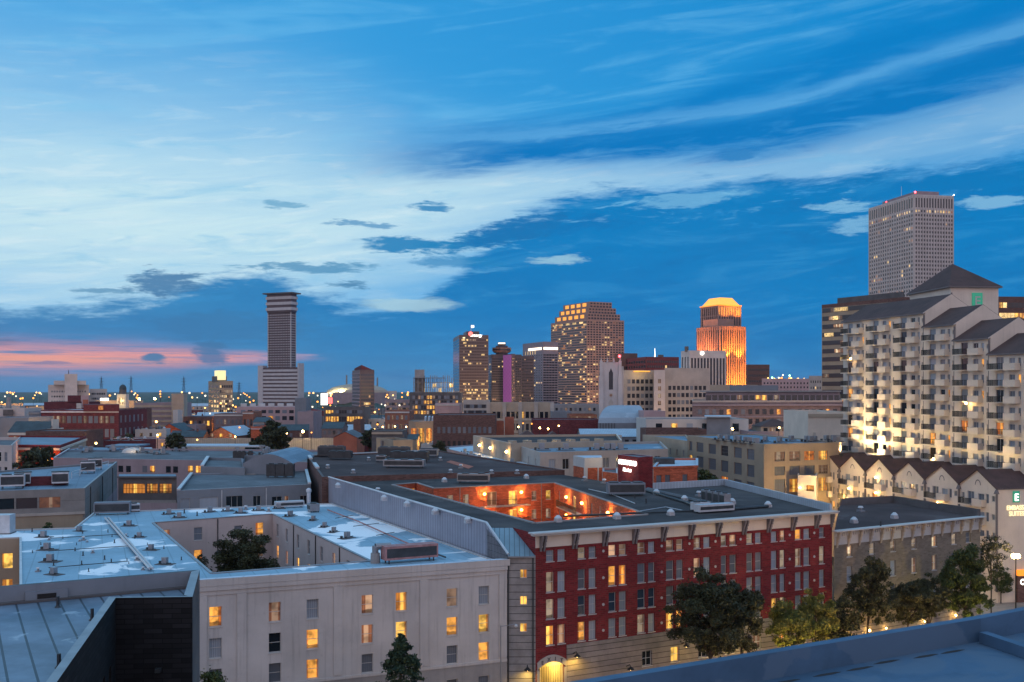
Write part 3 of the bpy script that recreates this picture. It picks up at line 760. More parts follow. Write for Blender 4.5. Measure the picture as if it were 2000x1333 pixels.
lamp('courtyard_light', (G(300, 1333, 20)[0], G(300, 1333, 20)[1] - 1.0, 13.5), 260, (1, .42, .12), .2, b.root)
mb = MB(); c = G(270, 1210, 22); mb.wbox(A3, unit(A3, A2)[0], 1.9, 2.15, 0, .25, 22.4, 22.6, 'metal_dark'); part('camera_box', mb, b.root)

# ================================================================ blue deck at lower right
F1 = G(860, 1374, 28.5); F2 = G(1900, 1205, 28.5); F3 = G(2400, 1112, 28.5)
b = B('parking_deck', 'flat blue coated deck with a thick low parapet in the near right corner', [F1, G(860, 2300, 28.5), G(3200, 2300, 28.5), F3, F2], 27.75)
b.walls('blue_grey'); b.roof('deck_blue'); b.parapet('deck_blue', .75, .30, 27.75, over=.04)
mb = MB(); e2 = G(2300, 1362, 28.1); dd, LL = unit(F2, e2); mb.wbox(F2, dd, .5, LL, -.16, .16, 27.76, 28.12, 'deck_blue'); part('divider_curb', mb, b.root)
dd, LL = unit(F1, F2); mb = MB(); mb.wbox(F1, dd, 2.9, 3.02, -.05, .315, 27.8, 28.515, 'dark_concrete'); part('expansion_joint', mb, b.root)
for k, t in enumerate((4.2, 5.6, 7.2, 8.4, 10.0, 11.3, 12.6, 14.2, 15.4)):
    c = along(F1, dd, t + 2.0, .52 + .35 * R.random()); rp = MB(); rp.prism([along(c, dd, u * .55, w * .10) for u, w in ((-1, 0), (-.3, -.8), (.7, -.5), (1, .3), (.2, .9), (-.6, .6))], 27.754, 27.76, 'asphalt'); part('tar_stain', rp, b.root)

# ================================================================ white hotel round a courtyard
zr = 17.0
Wf0 = G(38, 1156, 17.7); Wf1 = G(990, 1092, 17.7); Wb = (Wf1[0] + U[0] * 66.6, Wf1[1] + U[1] * 66.6)
poly = [Wf0, Wf1, Wb, G(183, 1003, zr), G(145, 1033, zr), G(-260, 1046, zr), G(-260, 1064, zr), G(38, 1052, zr)]
hole = [G(x, y, zr) for x, y in ((300, 1022), (532, 1005), (722, 1097), (415, 1121))]
b = B('white_hotel', 'low white rendered hotel round a courtyard with pale worn membrane roof', poly, zr)
WH = b
p, d, L = b.edge(0)
fr = []
for cx, st in ((421, 'ocm'), (537, 'dkm'), (610.5, 'coo'), (717.5, 'ppm'), (784, 'yym'), (883, 'dom'), (945, 'cyo')):
    t = hit(cx, p, d)
    for r, zb in enumerate((13.0, 9.95, 6.95)): fr.append((t, zb, 1.2, 1.95, st[r], 'dh'))
    fr.append((t, 3.6, 1.2, 1.7, 'm', 'dh'))
for cx in (150, 240, 320):
    t = hit(cx, p, d)
    for zb in (13.0, 9.95): fr.append((t, zb, 1.2, 1.95, 'm', 'dh'))
pl, dl, Ll = b.edge(6)     # wall of the left return, facing us
lf = [(hit(14, pl, dl), 13.2, 1.3, 1.95, 'y', 'pl'), (hit(14, pl, dl), 9.9, 1.3, 1.95, 'y', 'pl'), (hit(-40, pl, dl), 13.2, 1.3, 1.95, 'm', 'pl')]
b.walls('white_plaster', {0: fr, 6: lf}, .30, {6: 'tan', 7: 'court_plaster'})
# courtyard walls
hp = ccw(hole)[::-1]       # clockwise: right hand side looks into the court
ci = {}
for i in range(4):
    pa, pb = hp[i], hp[(i + 1) % 4]; dd, LL = unit(pa, pb); m = along(pa, dd, LL / 2); nrm = (dd[1], -dd[0])
    if nrm[1] < -.7: ci['far'] = i
    elif nrm[0] < -.7: ci['right'] = i
    elif nrm[0] > .7: ci['left'] = i
    else: ci['near'] = i
pa, pb = hp[ci['far']], hp[(ci['far'] + 1) % 4]; dd, LL = unit(pa, pb)
fo = [(hit(x, pa, dd), z, w, h, c, 'dh') for x, z, w, h, c in ((322, 14.0, 1.5, 1.9, 'p'), (387, 14.0, 1.25, 1.9, 'm'), (465, 14.0, 1.2, 1.7, 'm'), (507, 14.0, 1.25, 1.9, 'o'), (387, 10.7, 1.25, 1.9, 'o'), (507, 10.7, 1.25, 1.9, 'd'), (465, 10.7, 1.2, 1.9, 'm'), (355, 10.7, 1.2, 1.9, 'm'), (450, 7.4, 1.2, 1.9, 'y'), (387, 7.4, 1.2, 1.9, 'd'))]
pr_, qr = hp[ci['right']], hp[(ci['right'] + 1) % 4]; dr, LR = unit(pr_, qr)
ro = []
for x, st in ((542, 'mo'), (560, 'mp'), (582, 'my'), (603, 'my'), (628, 'mp'), (652, 'dm'), (680, 'mm')):
    t = hit(x, pr_, dr)
    for k, z in enumerate((14.0, 10.8)): ro.append((t, z, 1.25, 1.9, st[k], 'dh'))
b.walls('court_plaster', {ci['far']: fo, ci['right']: ro}, .16, {}, 'courtyard_wall', poly=hp)
b.windows('trim_white', limit=100)
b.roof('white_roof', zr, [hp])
b.parapet('white_plaster', .7, .5, zr, edges=[0], capm='white_roof_b', over=.25)
b.parapet('white_plaster', .16, .25, zr, edges=[1, 2, 3, 4, 5, 6, 7], capm='metal_light', name='roof_edge')
mb = MB()
for i in range(4):
    pa, pb = hp[i], hp[(i + 1) % 4]; dd, LL = unit(pa, pb); mb.wbox(pa, dd, 0, LL, -.25, .06, zr + .002, zr + .12, 'metal_grey')
part('courtyard_coping', mb, b.root)
mb = MB(); mb.wbox(p, d, 0, L, .002, .22, 16.55, 16.98, 'white_plaster'); mb.wbox(p, d, 0, L, .002, .10, 16.1, 16.54, 'white_plaster'); part('cornice', mb, b.root)
mb = MB()
for cx in (395, 472, 660, 828, 982):
    t = hit(cx, p, d); mb = MB(); mb.wbox(p, d, t - .45, t + .45, .001, .12, 7.1, 16.09, 'white_plaster'); part('pilaster', mb, b.root)
mb = MB(); mb.wbox(p, d, 0, L, .001, .12, 6.62, 6.9, 'white_plaster'); part('string_course', mb, b.root)
mb = MB()
ts = sorted([hit(cx, p, d) for cx in (421, 537, 610.5, 717.5, 784, 883, 945, 150, 240, 320)]); prev = 0.0
for t in ts + [None]:
    mb.wbox(p, d, prev, L if t is None else t - .62, .001, .05, 0, 6.6, 'concrete')
    if t: mb.wbox(p, d, t - .62, t + .62, .001, .05, 0, 3.5, 'concrete'); mb.wbox(p, d, t - .62, t + .62, .001, .05, 5.36, 6.6, 'concrete')
    prev = (t or 0) + .62
part('plinth', mb, b.root)
# down pipes in the court
for i, xs in (('far', (305, 425)), ('right', (574, 617, 664))):
    pa, pb = hp[ci[i]], hp[(ci[i] + 1) % 4]; dd, LL = unit(pa, pb)
    for x in xs:
        mb = MB(); t = hit(x, pa, dd); mb.wbox(pa, dd, t - .06, t + .06, .01, .13, 1, zr - .05, 'metal_dark'); part('downpipe', mb, b.root)
lamp('court_light', (*G(470, 1060, 9), 8.2), 260, (1, .62, .22), .3, b.root)
for x, y, z in ((490, 1098, 8.0), (552, 1106, 8.5)):
    c = G(x, y, z); o = placed('wall_lantern', sphere_mesh(.18, 'lamp_yellow'), b.root, (*c, z)); lamp('lantern_light', (c[0], c[1] - .4, z), 160, (1, .55, .15), .2, b.root)
# rooftop services
rr = random.Random(5)
for i, (x, y) in enumerate(((85, 1050), (92, 1075), (98, 1098), (105, 1123), (252, 1028), (272, 1050), (295, 1075), (322, 1103), (155, 1008 + 30))):
    vent(b, *G(x, y, zr), zr, 3, -.45 + rr.random() * .5, .62 + .25 * rr.random())
for x, y in ((567, 1009), (612, 1017), (634, 1030), (652, 1040), (678, 1052)): vent(b, *G(x, y, zr), zr, 3, .9 + rr.random() * .5, .65 + .2 * rr.random())
for k in range(34):
    x = rr.uniform(60, 360); y = rr.uniform(1035, 1118)
    if x > 300 + (y - 1022) * 1.1 - 20: continue
    vent(b, *G(x, y, zr), zr, rr.choice((2, 2, 2, 0)), rr.random(), rr.uniform(.3, .62))
for x, y in ((330, 1005), (360, 1003), (410, 1001), (445, 999), (480, 996), (505, 998), (545, 994), (350, 1012), (470, 1003), (385, 1008), (525, 1000)): vent(b, *G(x, y, zr), zr, rr.choice((0, 2, 3)), rr.random(), .8)
def pipe_run(bld, pts, z, r=.09, mat='metal_light', n='roof_pipe'):
    mb = MB(); W_ = [(*G(x, y, zr), z) for x, y in pts]
    for a_, b_ in zip(W_, W_[1:]): mb.tube(a_, b_, r, r, mat, 6)
    part(n, mb, bld.root)
pipe_run(b, ((205, 1016), (292, 1117)), zr + .35, .14); pipe_run(b, ((212, 1016), (298, 1117)), zr + .35, .14); pipe_run(b, ((209, 1016), (295, 1117)), zr + .25, .08, 'metal_dark')
for y0, y1 in ((1055, 1046), (1080, 1070), (1113, 1100)): pipe_run(b, ((95, y0), (250, y1)), zr + .2, .05, 'metal_dark')
pipe_run(b, ((640, 1000), (700, 1023), (800, 1068)), zr + .3, .10, 'rust_pink'); pipe_run(b, ((800, 1068), (870, 1094)), zr + .3, .10, 'metal_dark')
for x0, y0, x1, y1 in ((655, 1018, 690, 1012), (690, 1034, 740, 1028), (735, 1052, 770, 1046)): pipe_run(b, ((x0, y0), (x1, y1)), zr + .4, .05, 'metal_dark')
# the pink and grey units by the front edge
c = G(800, 1097, zr)
ac_unit(*c, zr, V, 'long pinkish air handling unit by the front edge of the white hotel roof', 6.2, 1.6, 1.9, 'rust_pink', 0, .4)
t = thing('exhaust_fan', 'short round exhaust stack with goose neck beside the pinkish unit on the white roof', 'exhaust fan', (*G(733, 1100, zr), zr))
mb = MB(); c = G(733, 1100, zr); mb.cyl(c, .55, .5, zr, zr + 1.1, 'concrete', 12); part('base', mb, t)
mb = MB(); mb.tube((*c, zr + 1.0), (c[0], c[1], zr + 1.9), .35, .35, 'metal_grey', 10); mb.tube((c[0], c[1], zr + 1.8), (c[0] + 1.6, c[1] + .7, zr + 1.8), .36, .36, 'metal_grey', 10); part('duct', mb, t)
c = G(220, 1005, zr); ac_unit(*c, zr, (.97, .24), 'long dark air handling unit at the far left end of the white hotel roof', 5.2, 1.8, 1.9, 'blue_grey', 0, .3)
t = thing('exhaust_stack', 'tall pale pipe with round cap where the white roof meets the ribbed wall', 'exhaust stack', (*G(603, 990, zr), zr))
mb = MB(); c = G(603, 990, zr); mb.cyl(c, .32, .32, zr, zr + 2.6, 'metal_light', 10); part('pipe', mb, t); mb = MB(); mb.ball((c[0], c[1], zr + 2.6), .46, 'metal_light'); part('cap', mb, t)
c = G(262, 1000, zr); ac_unit(*c, zr, V, 'small pale condenser beside the long dark unit on the white roof', 1.6, 1.2, 1.3, 'metal_light', 1, .2)
c = G(612, 1000, zr); ac_unit(*c, zr, U, 'squat round edged condenser by the ribbed wall corner', 1.9, 1.5, 1.3, 'metal_grey', 1, .2)
c = G(565, 992, zr); ac_unit(*c, zr, V, 'low pale unit on the back edge of the white roof', 4.6, 1.2, 1.1, 'metal_light', 0, .2)
t = thing('roof_cabinet', 'square white plant cabinet standing on the far left roof of the white hotel', 'plant cabinet', (*G(8, 1040, zr), zr))
mb = MB(); c = G(6, 1042, zr); mb.box(c, (1, .1), 2.4, 2.0, zr + .1, zr + 2.5, 'metal_light'); part('casing', mb, t); mb = MB(); mb.box(c, (1, .1), 2.6, 2.2, zr, zr + .1, 'metal_dark'); part('base', mb, t)

# ================================================================ red brick hotel round its own courtyard
zR = 20.4
P0 = G(1046, 1043, zR); P1 = G(1625, 1000, zR); P2 = G(1416, 948, zR); P3 = G(1276, 956, zR); P4 = G(1100, 928, zR)
dF, LF = unit(P0, P1)
S0 = (Wf1[0] + .15, Wf1[1] + .1)
Sb = (S0[0] + U[0] * 5.6, S0[1] + U[1] * 5.6); Pn = (P0[0] + U[0] * 5.6, P0[1] + U[1] * 5.6)
P5 = (S0[0] + U[0] * 69, S0[1] + U[1] * 69)
poly = [P0, P1, P2, P3, P4, P5, Sb, Pn]
hole = [G(x, y, zR) for x, y in ((767, 948), (813, 944), (847, 955), (1082, 944), (1262, 1006), (1045, 1023))]
b = B('red_hotel', 'red brick hotel with cream bracketed cornice, stone base and lit inner courtyard', poly, zR)
RH = b
p, d, L = b.edge(0)
ops = []
pairs = [(1066.8, 1082, 1089, 1104), (1128.7, 1143, 1150, 1164), (1188.6, 1203, 1209, 1223), (1245, 1260, 1266, 1279), (1301, 1316, 1321, 1334), (1355, 1368, 1374, 1387), (1408, 1419, 1425, 1438), (1458, 1470, 1475, 1487), (1506, 1517.5, 1523, 1533), (1553, 1565, 1569.5, 1581.6), (1600, 1610)]
rows = [(17.25, 1.25), (13.9, 2.2), (10.98, 2.15), (8.12, 2.1)]
st = ['cc ec pd ec dd ec ep ec cp oc m', 'ec mc oo mm mm pc mm mm ce ec e', 'ec bc bc bb mm mm mm cc cc cc c', 'yp oc cc ec yo mm yc mm ye cc m']
for r, (zb, h) in enumerate(rows):
    for pr, s in zip(pairs, st[r].split()):
        for k in range(0, len(pr), 2):
            ta, tb = hit(pr[k], p, d), hit(pr[k + 1], p, d); ops.append(((ta + tb) / 2, zb, tb - ta, h, s[k // 2], 'dh'))
ta, tb = hit(1053, p, d), hit(1101, p, d); AT = (ta, tb)
ops.append(((ta + tb) / 2, 0.0, tb - ta, 6.5, 'k', 'none'))
for x0, x1, c in ((1253, 1272, 'k'), (1309, 1326, 'y'), (1363, 1380, 'k'), (1415, 1432, 'k'), (1470, 1486, 'd'), (1520, 1532, 'o'), (1562, 1573, 'k'), (1590, 1602, 'k')):
    ta, tb = hit(x0, p, d), hit(x1, p, d); ops.append(((ta + tb) / 2, 4.3, tb - ta, 1.7, c, 'dh2'))
# upper brick and stone base are separate faces of the facade
mb = MB()
wallops = [o for o in ops if o[1] > 7.9]; baseops = [o for o in ops if o[1] < 7.9]
b.facade(mb, p, d, L, 7.9, zR, wallops, 'red_brick', .24)
tb = AT[1] + .35
b.facade(mb, p, d, tb, 0, 7.9, [o for o in baseops if o[0] < tb], 'red_brick', .17)
for i in (1, 7): pi, di, Li = b.edge(i); b.facade(mb, pi, di, Li, 0, zR, [], 'red_brick')
for i in (2, 3, 4): pi, di, Li = b.edge(i); b.facade(mb, pi, di, Li, 0, zR, [], 'brown_brick')
part('wall', mb, b.root)
mb = MB(); ps = along(p, d, tb, .12)
b.facade(mb, ps, d, L - tb, 0, 7.9, [(o[0] - tb, *o[1:]) for o in baseops if o[0] > tb], 'rusticated', .29)
mb.face([(*along(p, d, tb), 0), (*ps, 0), (*ps, 7.9), (*along(p, d, tb), 7.9)], 'rusticated')
a_, b_ = along(p, d, tb, .12), along(p, d, L, .12); mb.face([(*a_, 7.9), (*b_, 7.9), (*P1, 7.9), (*along(p, d, tb), 7.9)], 'rusticated')
part('stone_base', mb, b.root)
b.win = [w for w in b.win if w[7] != 'none']
# arch with letters, drive inside
ta, tb_ = AT; W_ = tb_ - ta; cx = (ta + tb_) / 2
def zin(t): return 5.55 + .75 * math.cos((t - cx) / (W_ / 2 + .3) * math.pi / 2) ** .8
mb = MB(); N = 12
for i in range(N):
    u0 = ta - .3 + (W_ + .6) * i / N; u1 = ta - .3 + (W_ + .6) * (i + 1) / N
    A_, B_ = along(p, d, u0, .14), along(p, d, u1, .14); A0, B0 = along(p, d, u0, -.05), along(p, d, u1, -.05); za, zb = zin(max(min(u0, tb_ + .29), ta - .29)), zin(max(min(u1, tb_ + .29), ta - .29))
    mb.face([(*A_, za), (*B_, zb), (*B_, zb + .75), (*A_, za + .75)], 'stone'); mb.face([(*A0, za), (*B0, zb), (*B_, zb), (*A_, za)], 'stone'); mb.face([(*A_, za + .75), (*B_, zb + .75), (*B0, zb + .75), (*A0, za + .75)], 'stone')
for u in (ta - .3, tb_): mb.wbox(p, d, u, u + .3, -.0, .14, 0, 5.55, 'stone')
part('arch', mb, b.root)
rz = math.atan2(d[1], d[0])
for k, ch in enumerate('EXIT'):
    u = ta + W_ * (.11 + .26 * k); c = along(p, d, u, .15); text(b.root, ch, (*c, zin(u) + .16), rz, .40, 'black_iron', .03)
mb = MB()
I0, I1 = along(p, d, ta, -.18), along(p, d, tb_, -.18); J0, J1 = along(p, d, ta, -5), along(p, d, tb_, -5)
mb.face([(*J0, 0), (*J1, 0), (*J1, 6.6), (*J0, 6.6)], 'cream_plaster'); mb.face([(*I0, 0), (*J0, 0), (*J0, 6.6), (*I0, 6.6)], 'cream_plaster'); mb.face([(*J1, 0), (*I1, 0), (*I1, 6.6), (*J1, 6.6)], 'cream_plaster'); mb.face([(*I0, 6.6), (*J0, 6.6), (*J1, 6.6), (*I1, 6.6)], 'cream_plaster')
part('driveway', mb, b.root)
lamp('driveway_light', (*along(p, d, cx, -2.2), 5.6), 700, (1, .66, .12), .4, b.root)
mb = MB()
for k in range(14): u = ta + W_ * (k + .5) / 14; mb.wbox(p, d, u - .02, u + .02, -.5, -.46, 0, 5.7, 'metal_dark')
mb.wbox(p, d, ta, tb_, -.51, -.45, 3.0, 3.08, 'metal_dark'); part('gate', mb, b.root)
def gooseneck(bld, x, y, z, d, watts=120):
    n = (d[1], -d[0]); mb = MB(); mb.tube((x, y, z), (x + n[0] * .7, y + n[1] * .7, z + .35), .05, .05, 'black_iron', 6); q = (x + n[0] * .9, y + n[1] * .9, z + .1)
    mb.tube((x + n[0] * .7, y + n[1] * .7, z + .35), q, .05, .06, 'black_iron', 6); mb.cyl(q[:2], .42, .08, z - .12, z + .18, 'black_iron', 10, True); part('wall_lamp', mb, bld.root)
    placed('bulb', sphere_mesh(.10, 'lamp_yellow'), bld.root, (q[0], q[1], z - .14))
    o = lamp('wall_lamp_light', (q[0], q[1], z - .28), watts, (1, .62, .10), .1, bld.root, 165); o.rotation_euler = (0, 0, 0)
t1 = hit(1118, p, d); gooseneck(b, *along(p, d, t1, .13), 6.9, d, 420)
for x in (1222, 1330, 1452): t1 = hit(x, p, d); gooseneck(b, *along(p, d, t1, .13), 4.6 if x < 1230 else 6.3, d, 40 if x < 1400 else 160)
# cornice, frieze and paired brackets
mb = MB(); mb.wbox(p, d, -.7, L + .5, -.4, .85, zR + .004, zR + .16, 'trim_white'); mb.wbox(p, d, -.6, L + .4, .02, .72, zR - .18, zR, 'trim_white'); part('cornice', mb, b.root)
mb = MB(); mb.wbox(p, d, -.02, L + .02, .003, .09, zR - 1.55, zR - .19, 'cream_plaster'); part('frieze', mb, b.root)
bk = MB()
for z0_, z1_, o1 in ((-1.95, -1.65, .16), (-1.65, -1.3, .24), (-1.3, -.9, .36), (-.9, -.55, .52), (-.55, -.2, .64)): bk.prism([(-.11, -o1), (.11, -o1), (.11, 0), (-.11, 0)], z0_, z1_, 'bracket_grey', 'bracket_grey', True, True)
bkm = bk.mesh('bracket')
for x in (1058, 1121, 1180, 1238, 1294, 1348, 1401, 1452, 1500, 1547, 1593):
    for k in (-.21, .21): t1 = hit(x, p, d) + k; placed('bracket', bkm, b.root, (*along(p, d, t1, .092), zR), rz)
placed('bracket', bkm, b.root, (*along(p, d, L - .25, .092), zR), rz)
t1 = hit(1047, p, d)
# wall plates (small pale discs on the brick)
pm = MB(); pm.tube((0, 0, 0), (0, -.06, 0), .16, .16, 'trim_white', 8); pmm = pm.mesh('wall_plate')
for x, rws in ((1178, 4), (1292, 4), (1346, 2), (1397, 4), (1446, 1), (1542, 3), (1590, 3)):
    t1 = hit(x, p, d)
    for z in (17.9, 14.9, 11.9, 9.0)[:rws]: placed('wall_plate', pmm, b.root, (*along(p, d, t1, .01), z), rz)
# stair block with shed roof of standing seam metal
sd0, sL = unit(S0, P0)
mb = MB(); so_ = [(sL * .56, z, .78, .95, 'y', 'cas') for z in (15.6, 12.7, 9.75)] + [(sL * .5, 0.2, 1.0, 2.4, 'k', 'pl')]
b.facade(mb, S0, sd0, sL, 0, 18.1, so_, 'grey_siding', .15)
mb.face([(*S0, 0), (*S0, 18.1), (*Sb, 20.3), (*Sb, 0)], 'grey_siding')
part('stair_block', mb, b.root)
mb = MB(); e0 = along(S0, sd0, 0, .3); e1 = along(S0, sd0, sL, .3)
mb.face([(*e0, 18.0), (*e1, 18.0), (*Pn, 20.38), (*Sb, 20.38)], 'seam_roof'); mb.face([(*e0, 17.85), (*e1, 17.85), (*e1, 18.0), (*e0, 18.0)], 'metal_grey'); part('shed_roof', mb, b.root)
mb = MB(); mb.wbox(S0, sd0, -.08, .08, .02, .16, .2, 17.8, 'metal_dark'); mb.wbox(S0, sd0, sL - .35, sL - .2, .02, .16, .2, 17.8, 'metal_dark'); part('downpipe', mb, b.root)
t1 = sL * .85; gooseneck(b, *along(S0, sd0, sL - .9, .02), 6.0, sd0, 260)
b.windows('trim_white', limit=100)
# ribbed metal party wall over the white roof
mb = MB(); m0 = along(Sb, U, 0); pw = P5; dd, LL = unit(pw, S0)
top = 20.95
mb.face([(*pw, 16.4), (*Sb, 16.4), (*Sb, top), (*pw, top + .35)], 'corrugated'); mb.face([(*Sb, 16.4), (*S0, 16.4), (*S0, 18.15), (*Sb, top)], 'corrugated')
I0 = along(pw, dd, 0, -.25); I1 = along(Sb, dd, 0, -.25); mb.face([(*I1, zR), (*I0, zR), (*I0, top + .35), (*I1, top)], 'corrugated')
part('ribbed_wall', mb, b.root)
mb = MB(); mb.tube((*pw, top + .36), (*Sb, top + .02), .14, .14, 'metal_light', 6); mb.tube((*Sb, top + .02), (*S0, 18.2), .14, .14, 'metal_light', 6); part('coping', mb, b.root)
# roof with its court
hp = ccw(hole)[::-1]
b.roof('gravel_dark', zR, [hp])
co = {}; court = []
nh = len(hp)
def hedge(xa, xb):
    """index of the hole edge between these picture columns"""
    best = None
    for i in range(nh):
        q0, q1 = hp[i], hp[(i + 1) % nh]; a0, a1 = 1000 + 2000 * q0[0] / q0[1], 1000 + 2000 * q1[0] / q1[1]
        e_ = abs(min(a0, a1) - xa) + abs(max(a0, a1) - xb)
        if best is None or e_ < best[0]: best = (e_, i)
    return best[1]
iF = hedge(847, 1082); iR = hedge(1082, 1262); iY = hedge(767, 813); iN = hedge(813, 847)
def he(i): q0, q1 = hp[i], hp[(i + 1) % nh]; dd, LL = unit(q0, q1); return q0, dd, LL
qF, dFr, lFr = he(iF); qR, dRt, lRt = he(iR); qY, dYl, lYl = he(iY)
zrow = (17.75, 14.7, 11.7)
fo = []
for k, z in enumerate(zrow):
    for x, w, c in ((879, 1.1, 'e'), (910, 1.0, 'e'), (961, 1.7, 'd'), (1002, 1.6, 'y'), (1043, .9, 'e'), (1071, .9, 'y' if k == 0 else 'e')):
        fo.append((hit(x, qF, dFr), z - (.5 if w > 1.5 else 0), w, 2.2 if w > 1.5 else 1.5, c, 'door' if w > 1.5 else 'dh'))
ro = []
for k, z in enumerate(zrow):
    for x, w, c in ((1092, 1.0, 'm'), (1121, 1.5, 'y'), (1155, 1.0, 'm'), (1172, 1.0, 'd'), (1205, 1.4, 'y'), (1222, 1.0, 'e')):
        ro.append((hit(x, qR, dRt), z - (.5 if w > 1.3 else 0), w, 2.2 if w > 1.3 else 1.6, c, 'door' if w > 1.3 else 'dh'))
yo = [(lYl * .55, 16.6, lYl * .8, 3.0, 'y', 'slide')]
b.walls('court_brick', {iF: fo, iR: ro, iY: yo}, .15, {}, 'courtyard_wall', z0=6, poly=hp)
W_keep = list(b.win)
b.windows('trim_white', limit=30)
mb = MB()
for i in range(nh):
    q0, dd, LL = he(i); mb.wbox(q0, dd, 0, LL, -.3, .12, zR + .003, zR + .14, 'concrete')
part('courtyard_coping', mb, b.root)
def balcony(bld, q0, dd, ta, tb, z, depth=1.2, solid=None, rail='black_iron', slab='stone', bars=True, name='balcony'):
    mb = MB(); mb.wbox(q0, dd, ta, tb, .004, depth, z - .18, z, slab)
    if solid: 
        mb.wbox(q0, dd, ta, tb, depth - .12, depth, z, z + 1.0, solid); mb.wbox(q0, dd, ta, ta + .12, .004, depth - .12, z, z + 1.0, solid); mb.wbox(q0, dd, tb - .12, tb, .004, depth - .12, z, z + 1.0, solid)
    else:
        mb.wbox(q0, dd, ta, tb, depth - .06, depth, z + .98, z + 1.05, rail)
        for e_ in (ta, tb - .05): mb.wbox(q0, dd, e_, e_ + .05, .004, depth - .06, z + .98, z + 1.04, rail)
        n = max(4, int((tb - ta) / .22))
        for k in range(n + 1): u = ta + (tb - ta - .03) * k / n; mb.wbox(q0, dd, u, u + .035, depth - .05, depth - .015, z, z + .98, rail)
    return part(name, mb, bld.root)
for z in zrow[:2]:
    balcony(b, qF, dFr, hit(938, qF, dFr), hit(1030, qF, dFr), z - .55)
    balcony(b, qR, dRt, hit(1100, qR, dRt), hit(1140, qR, dRt), z - .55); balcony(b, qR, dRt, hit(1185, qR, dRt), hit(1215, qR, dRt), z - .55)
for x in (944, 1016):
    for z in (19.2, 16.3): t1 = hit(x, qF, dFr); lantern(b, *along(qF, dFr, t1, .45), z, watts=1500, c=(1, .46, .11), r=.22)
for x in (1111, 1142, 1193, 1232):
    for z in (19.0, 16.1): t1 = hit(x, qR, dRt); lantern(b, *along(qR, dRt, t1, .45), z, watts=1250, c=(1, .46, .11), r=.22)
for x in (898, 1057): mb = MB(); t1 = hit(x, qF, dFr); mb.wbox(qF, dFr, t1 - .05, t1 + .05, .01, .12, 7, zR - .05, 'metal_grey'); part('downpipe', mb, b.root)
# parapet behind and right, service pieces on the roof
b.parapet('pale_seam', 1.0, .3, zR, edges=[1, 2], capm='metal_light')
for x, y, k in ((1090, 1020, 1), (1205, 1014, 1), (1310, 1007, 1), (1337, 979, 1), (1282, 966, 1), (1500, 991, 1), (738, 963, 0), (1142, 940, 0), (1180, 945, 0), (660, 953, 1), (750, 978, 1), (795, 990, 1), (850, 1005, 1), (914, 1022, 1), (868, 942, 1), (915, 941, 1), (1028, 935, 1), (1262, 985, 2), (1240, 975, 2), (1430, 985, 1), (1365, 970, 0)):
    vent(b, *G(x, y, zR), zR, k, .4, .95)
def rpipe(pts, z, r, mat='metal_grey', n='roof_pipe'):
    mb = MB(); W_ = [(*G(x, y, zR), z) for x, y in pts]
    for a_, b_ in zip(W_, W_[1:]): mb.tube(a_, b_, r, r, mat, 6)
    part(n, mb, RH.root)
rpipe(((1258, 960), (1340, 985), (1372, 1000)), zR + .25, .18, 'metal_dark'); rpipe(((1265, 958), (1430, 998)), zR + .18, .30, 'roof_grey', 'roof_curb')
rpipe(((1372, 1003), (1500, 992)), zR + .2, .2, 'metal_dark'); rpipe(((1250, 1000), (1300, 992), (1340, 1000)), zR + .1, .05, 'metal_light'); rpipe(((1150, 957), (1195, 967), (1240, 985)), zR + .1, .06, 'metal_light'); rpipe(((1100, 1012), (1380, 1000)), zR + .22, .14, 'metal_dark')
ac_unit(*G(1222, 968, zR), zR, (.97, .1), 'long dark rooftop unit beside the red sign wall', 5.6, 2.2, 1.9, 'blue_grey', 3)
ac_unit(*G(1395, 1001, zR), zR, V, 'long silver duct unit near the front cornice of the red hotel', 5.5, 1.2, 1.1, 'metal_light', 0, .2)
ac_unit(*G(1368, 999, zR), zR, V, 'squat silver condenser pair beside the long duct unit', 2.2, 1.3, 1.2, 'metal_light', 2, .2)
ac_unit(*G(925, 944, zR), zR, (.99, -.1), 'long tan grey unit on the red hotel back roof behind the courtyard', 5.4, 1.8, 1.6, 'concrete', 2)
for k, x in enumerate((1380, 1392, 1404, 1416)):
    ac_unit(*G(x, 981 + k * 2.6, zR), zR, (.3, -.95), 'upright dark condenser, %s of four in the row on the red hotel' % ('leftmost', 'second', 'third', 'rightmost')[k], 1.3, 1.0, 1.7, 'metal_grey', 1, .15, group='condensers in a row on the red hotel roof')
# ================================================================ tan brick building to the right
zT = 17.8
Q0 = G(1629, 1039, zT); Q1 = G(1915, 1010, zT); Q2 = G(1745, 982, zT); Q3 = G(1640, 987, zT)
b = B('tan_building', 'three storey tan brick building with pale scrolled cornice behind the street trees', [Q0, Q1, Q2, Q3], zT)
p, d, L = b.edge(0); rz = math.atan2(d[1], d[0]); ops = []
for k, x in enumerate((1659, 1703, 1744, 1785, 1824.5, 1863, 1891)):
    t1 = hit(x, p, d); s = ('wcm', 'emm', 'ecm', 'eem', 'wem', 'emk', 'mcm')[k]
    for r, (zb, h) in enumerate(((14.35, 1.45), (11.1, 2.05), (8.0, 2.0))): ops.append((t1, zb, 1.0, h, s[r], 'dh'))
low = [(hit(1512, p, d) if 0 else hit(1650, p, d), 0.2, 1.3, 3.2, 'k', 'pl'), (hit(1692, p, d), .2, 2.3, 3.6, 'y', 'door'), (hit(1745, p, d), .2, 1.4, 3.2, 'k', 'pl'), (hit(1785, p, d), .2, 1.4, 3.2, 'k', 'pl'), (hit(1825, p, d), .2, 1.4, 3.2, 'o', 'pl'), (hit(1860, p, d), .2, 1.8, 3.4, 'y', 'door'), (hit(1892, p, d), .2, 1.6, 3.4, 'y', 'pl')]
mb = MB(); b.facade(mb, p, d, L, 5.2, zT, ops, 'tan_brick', .2)
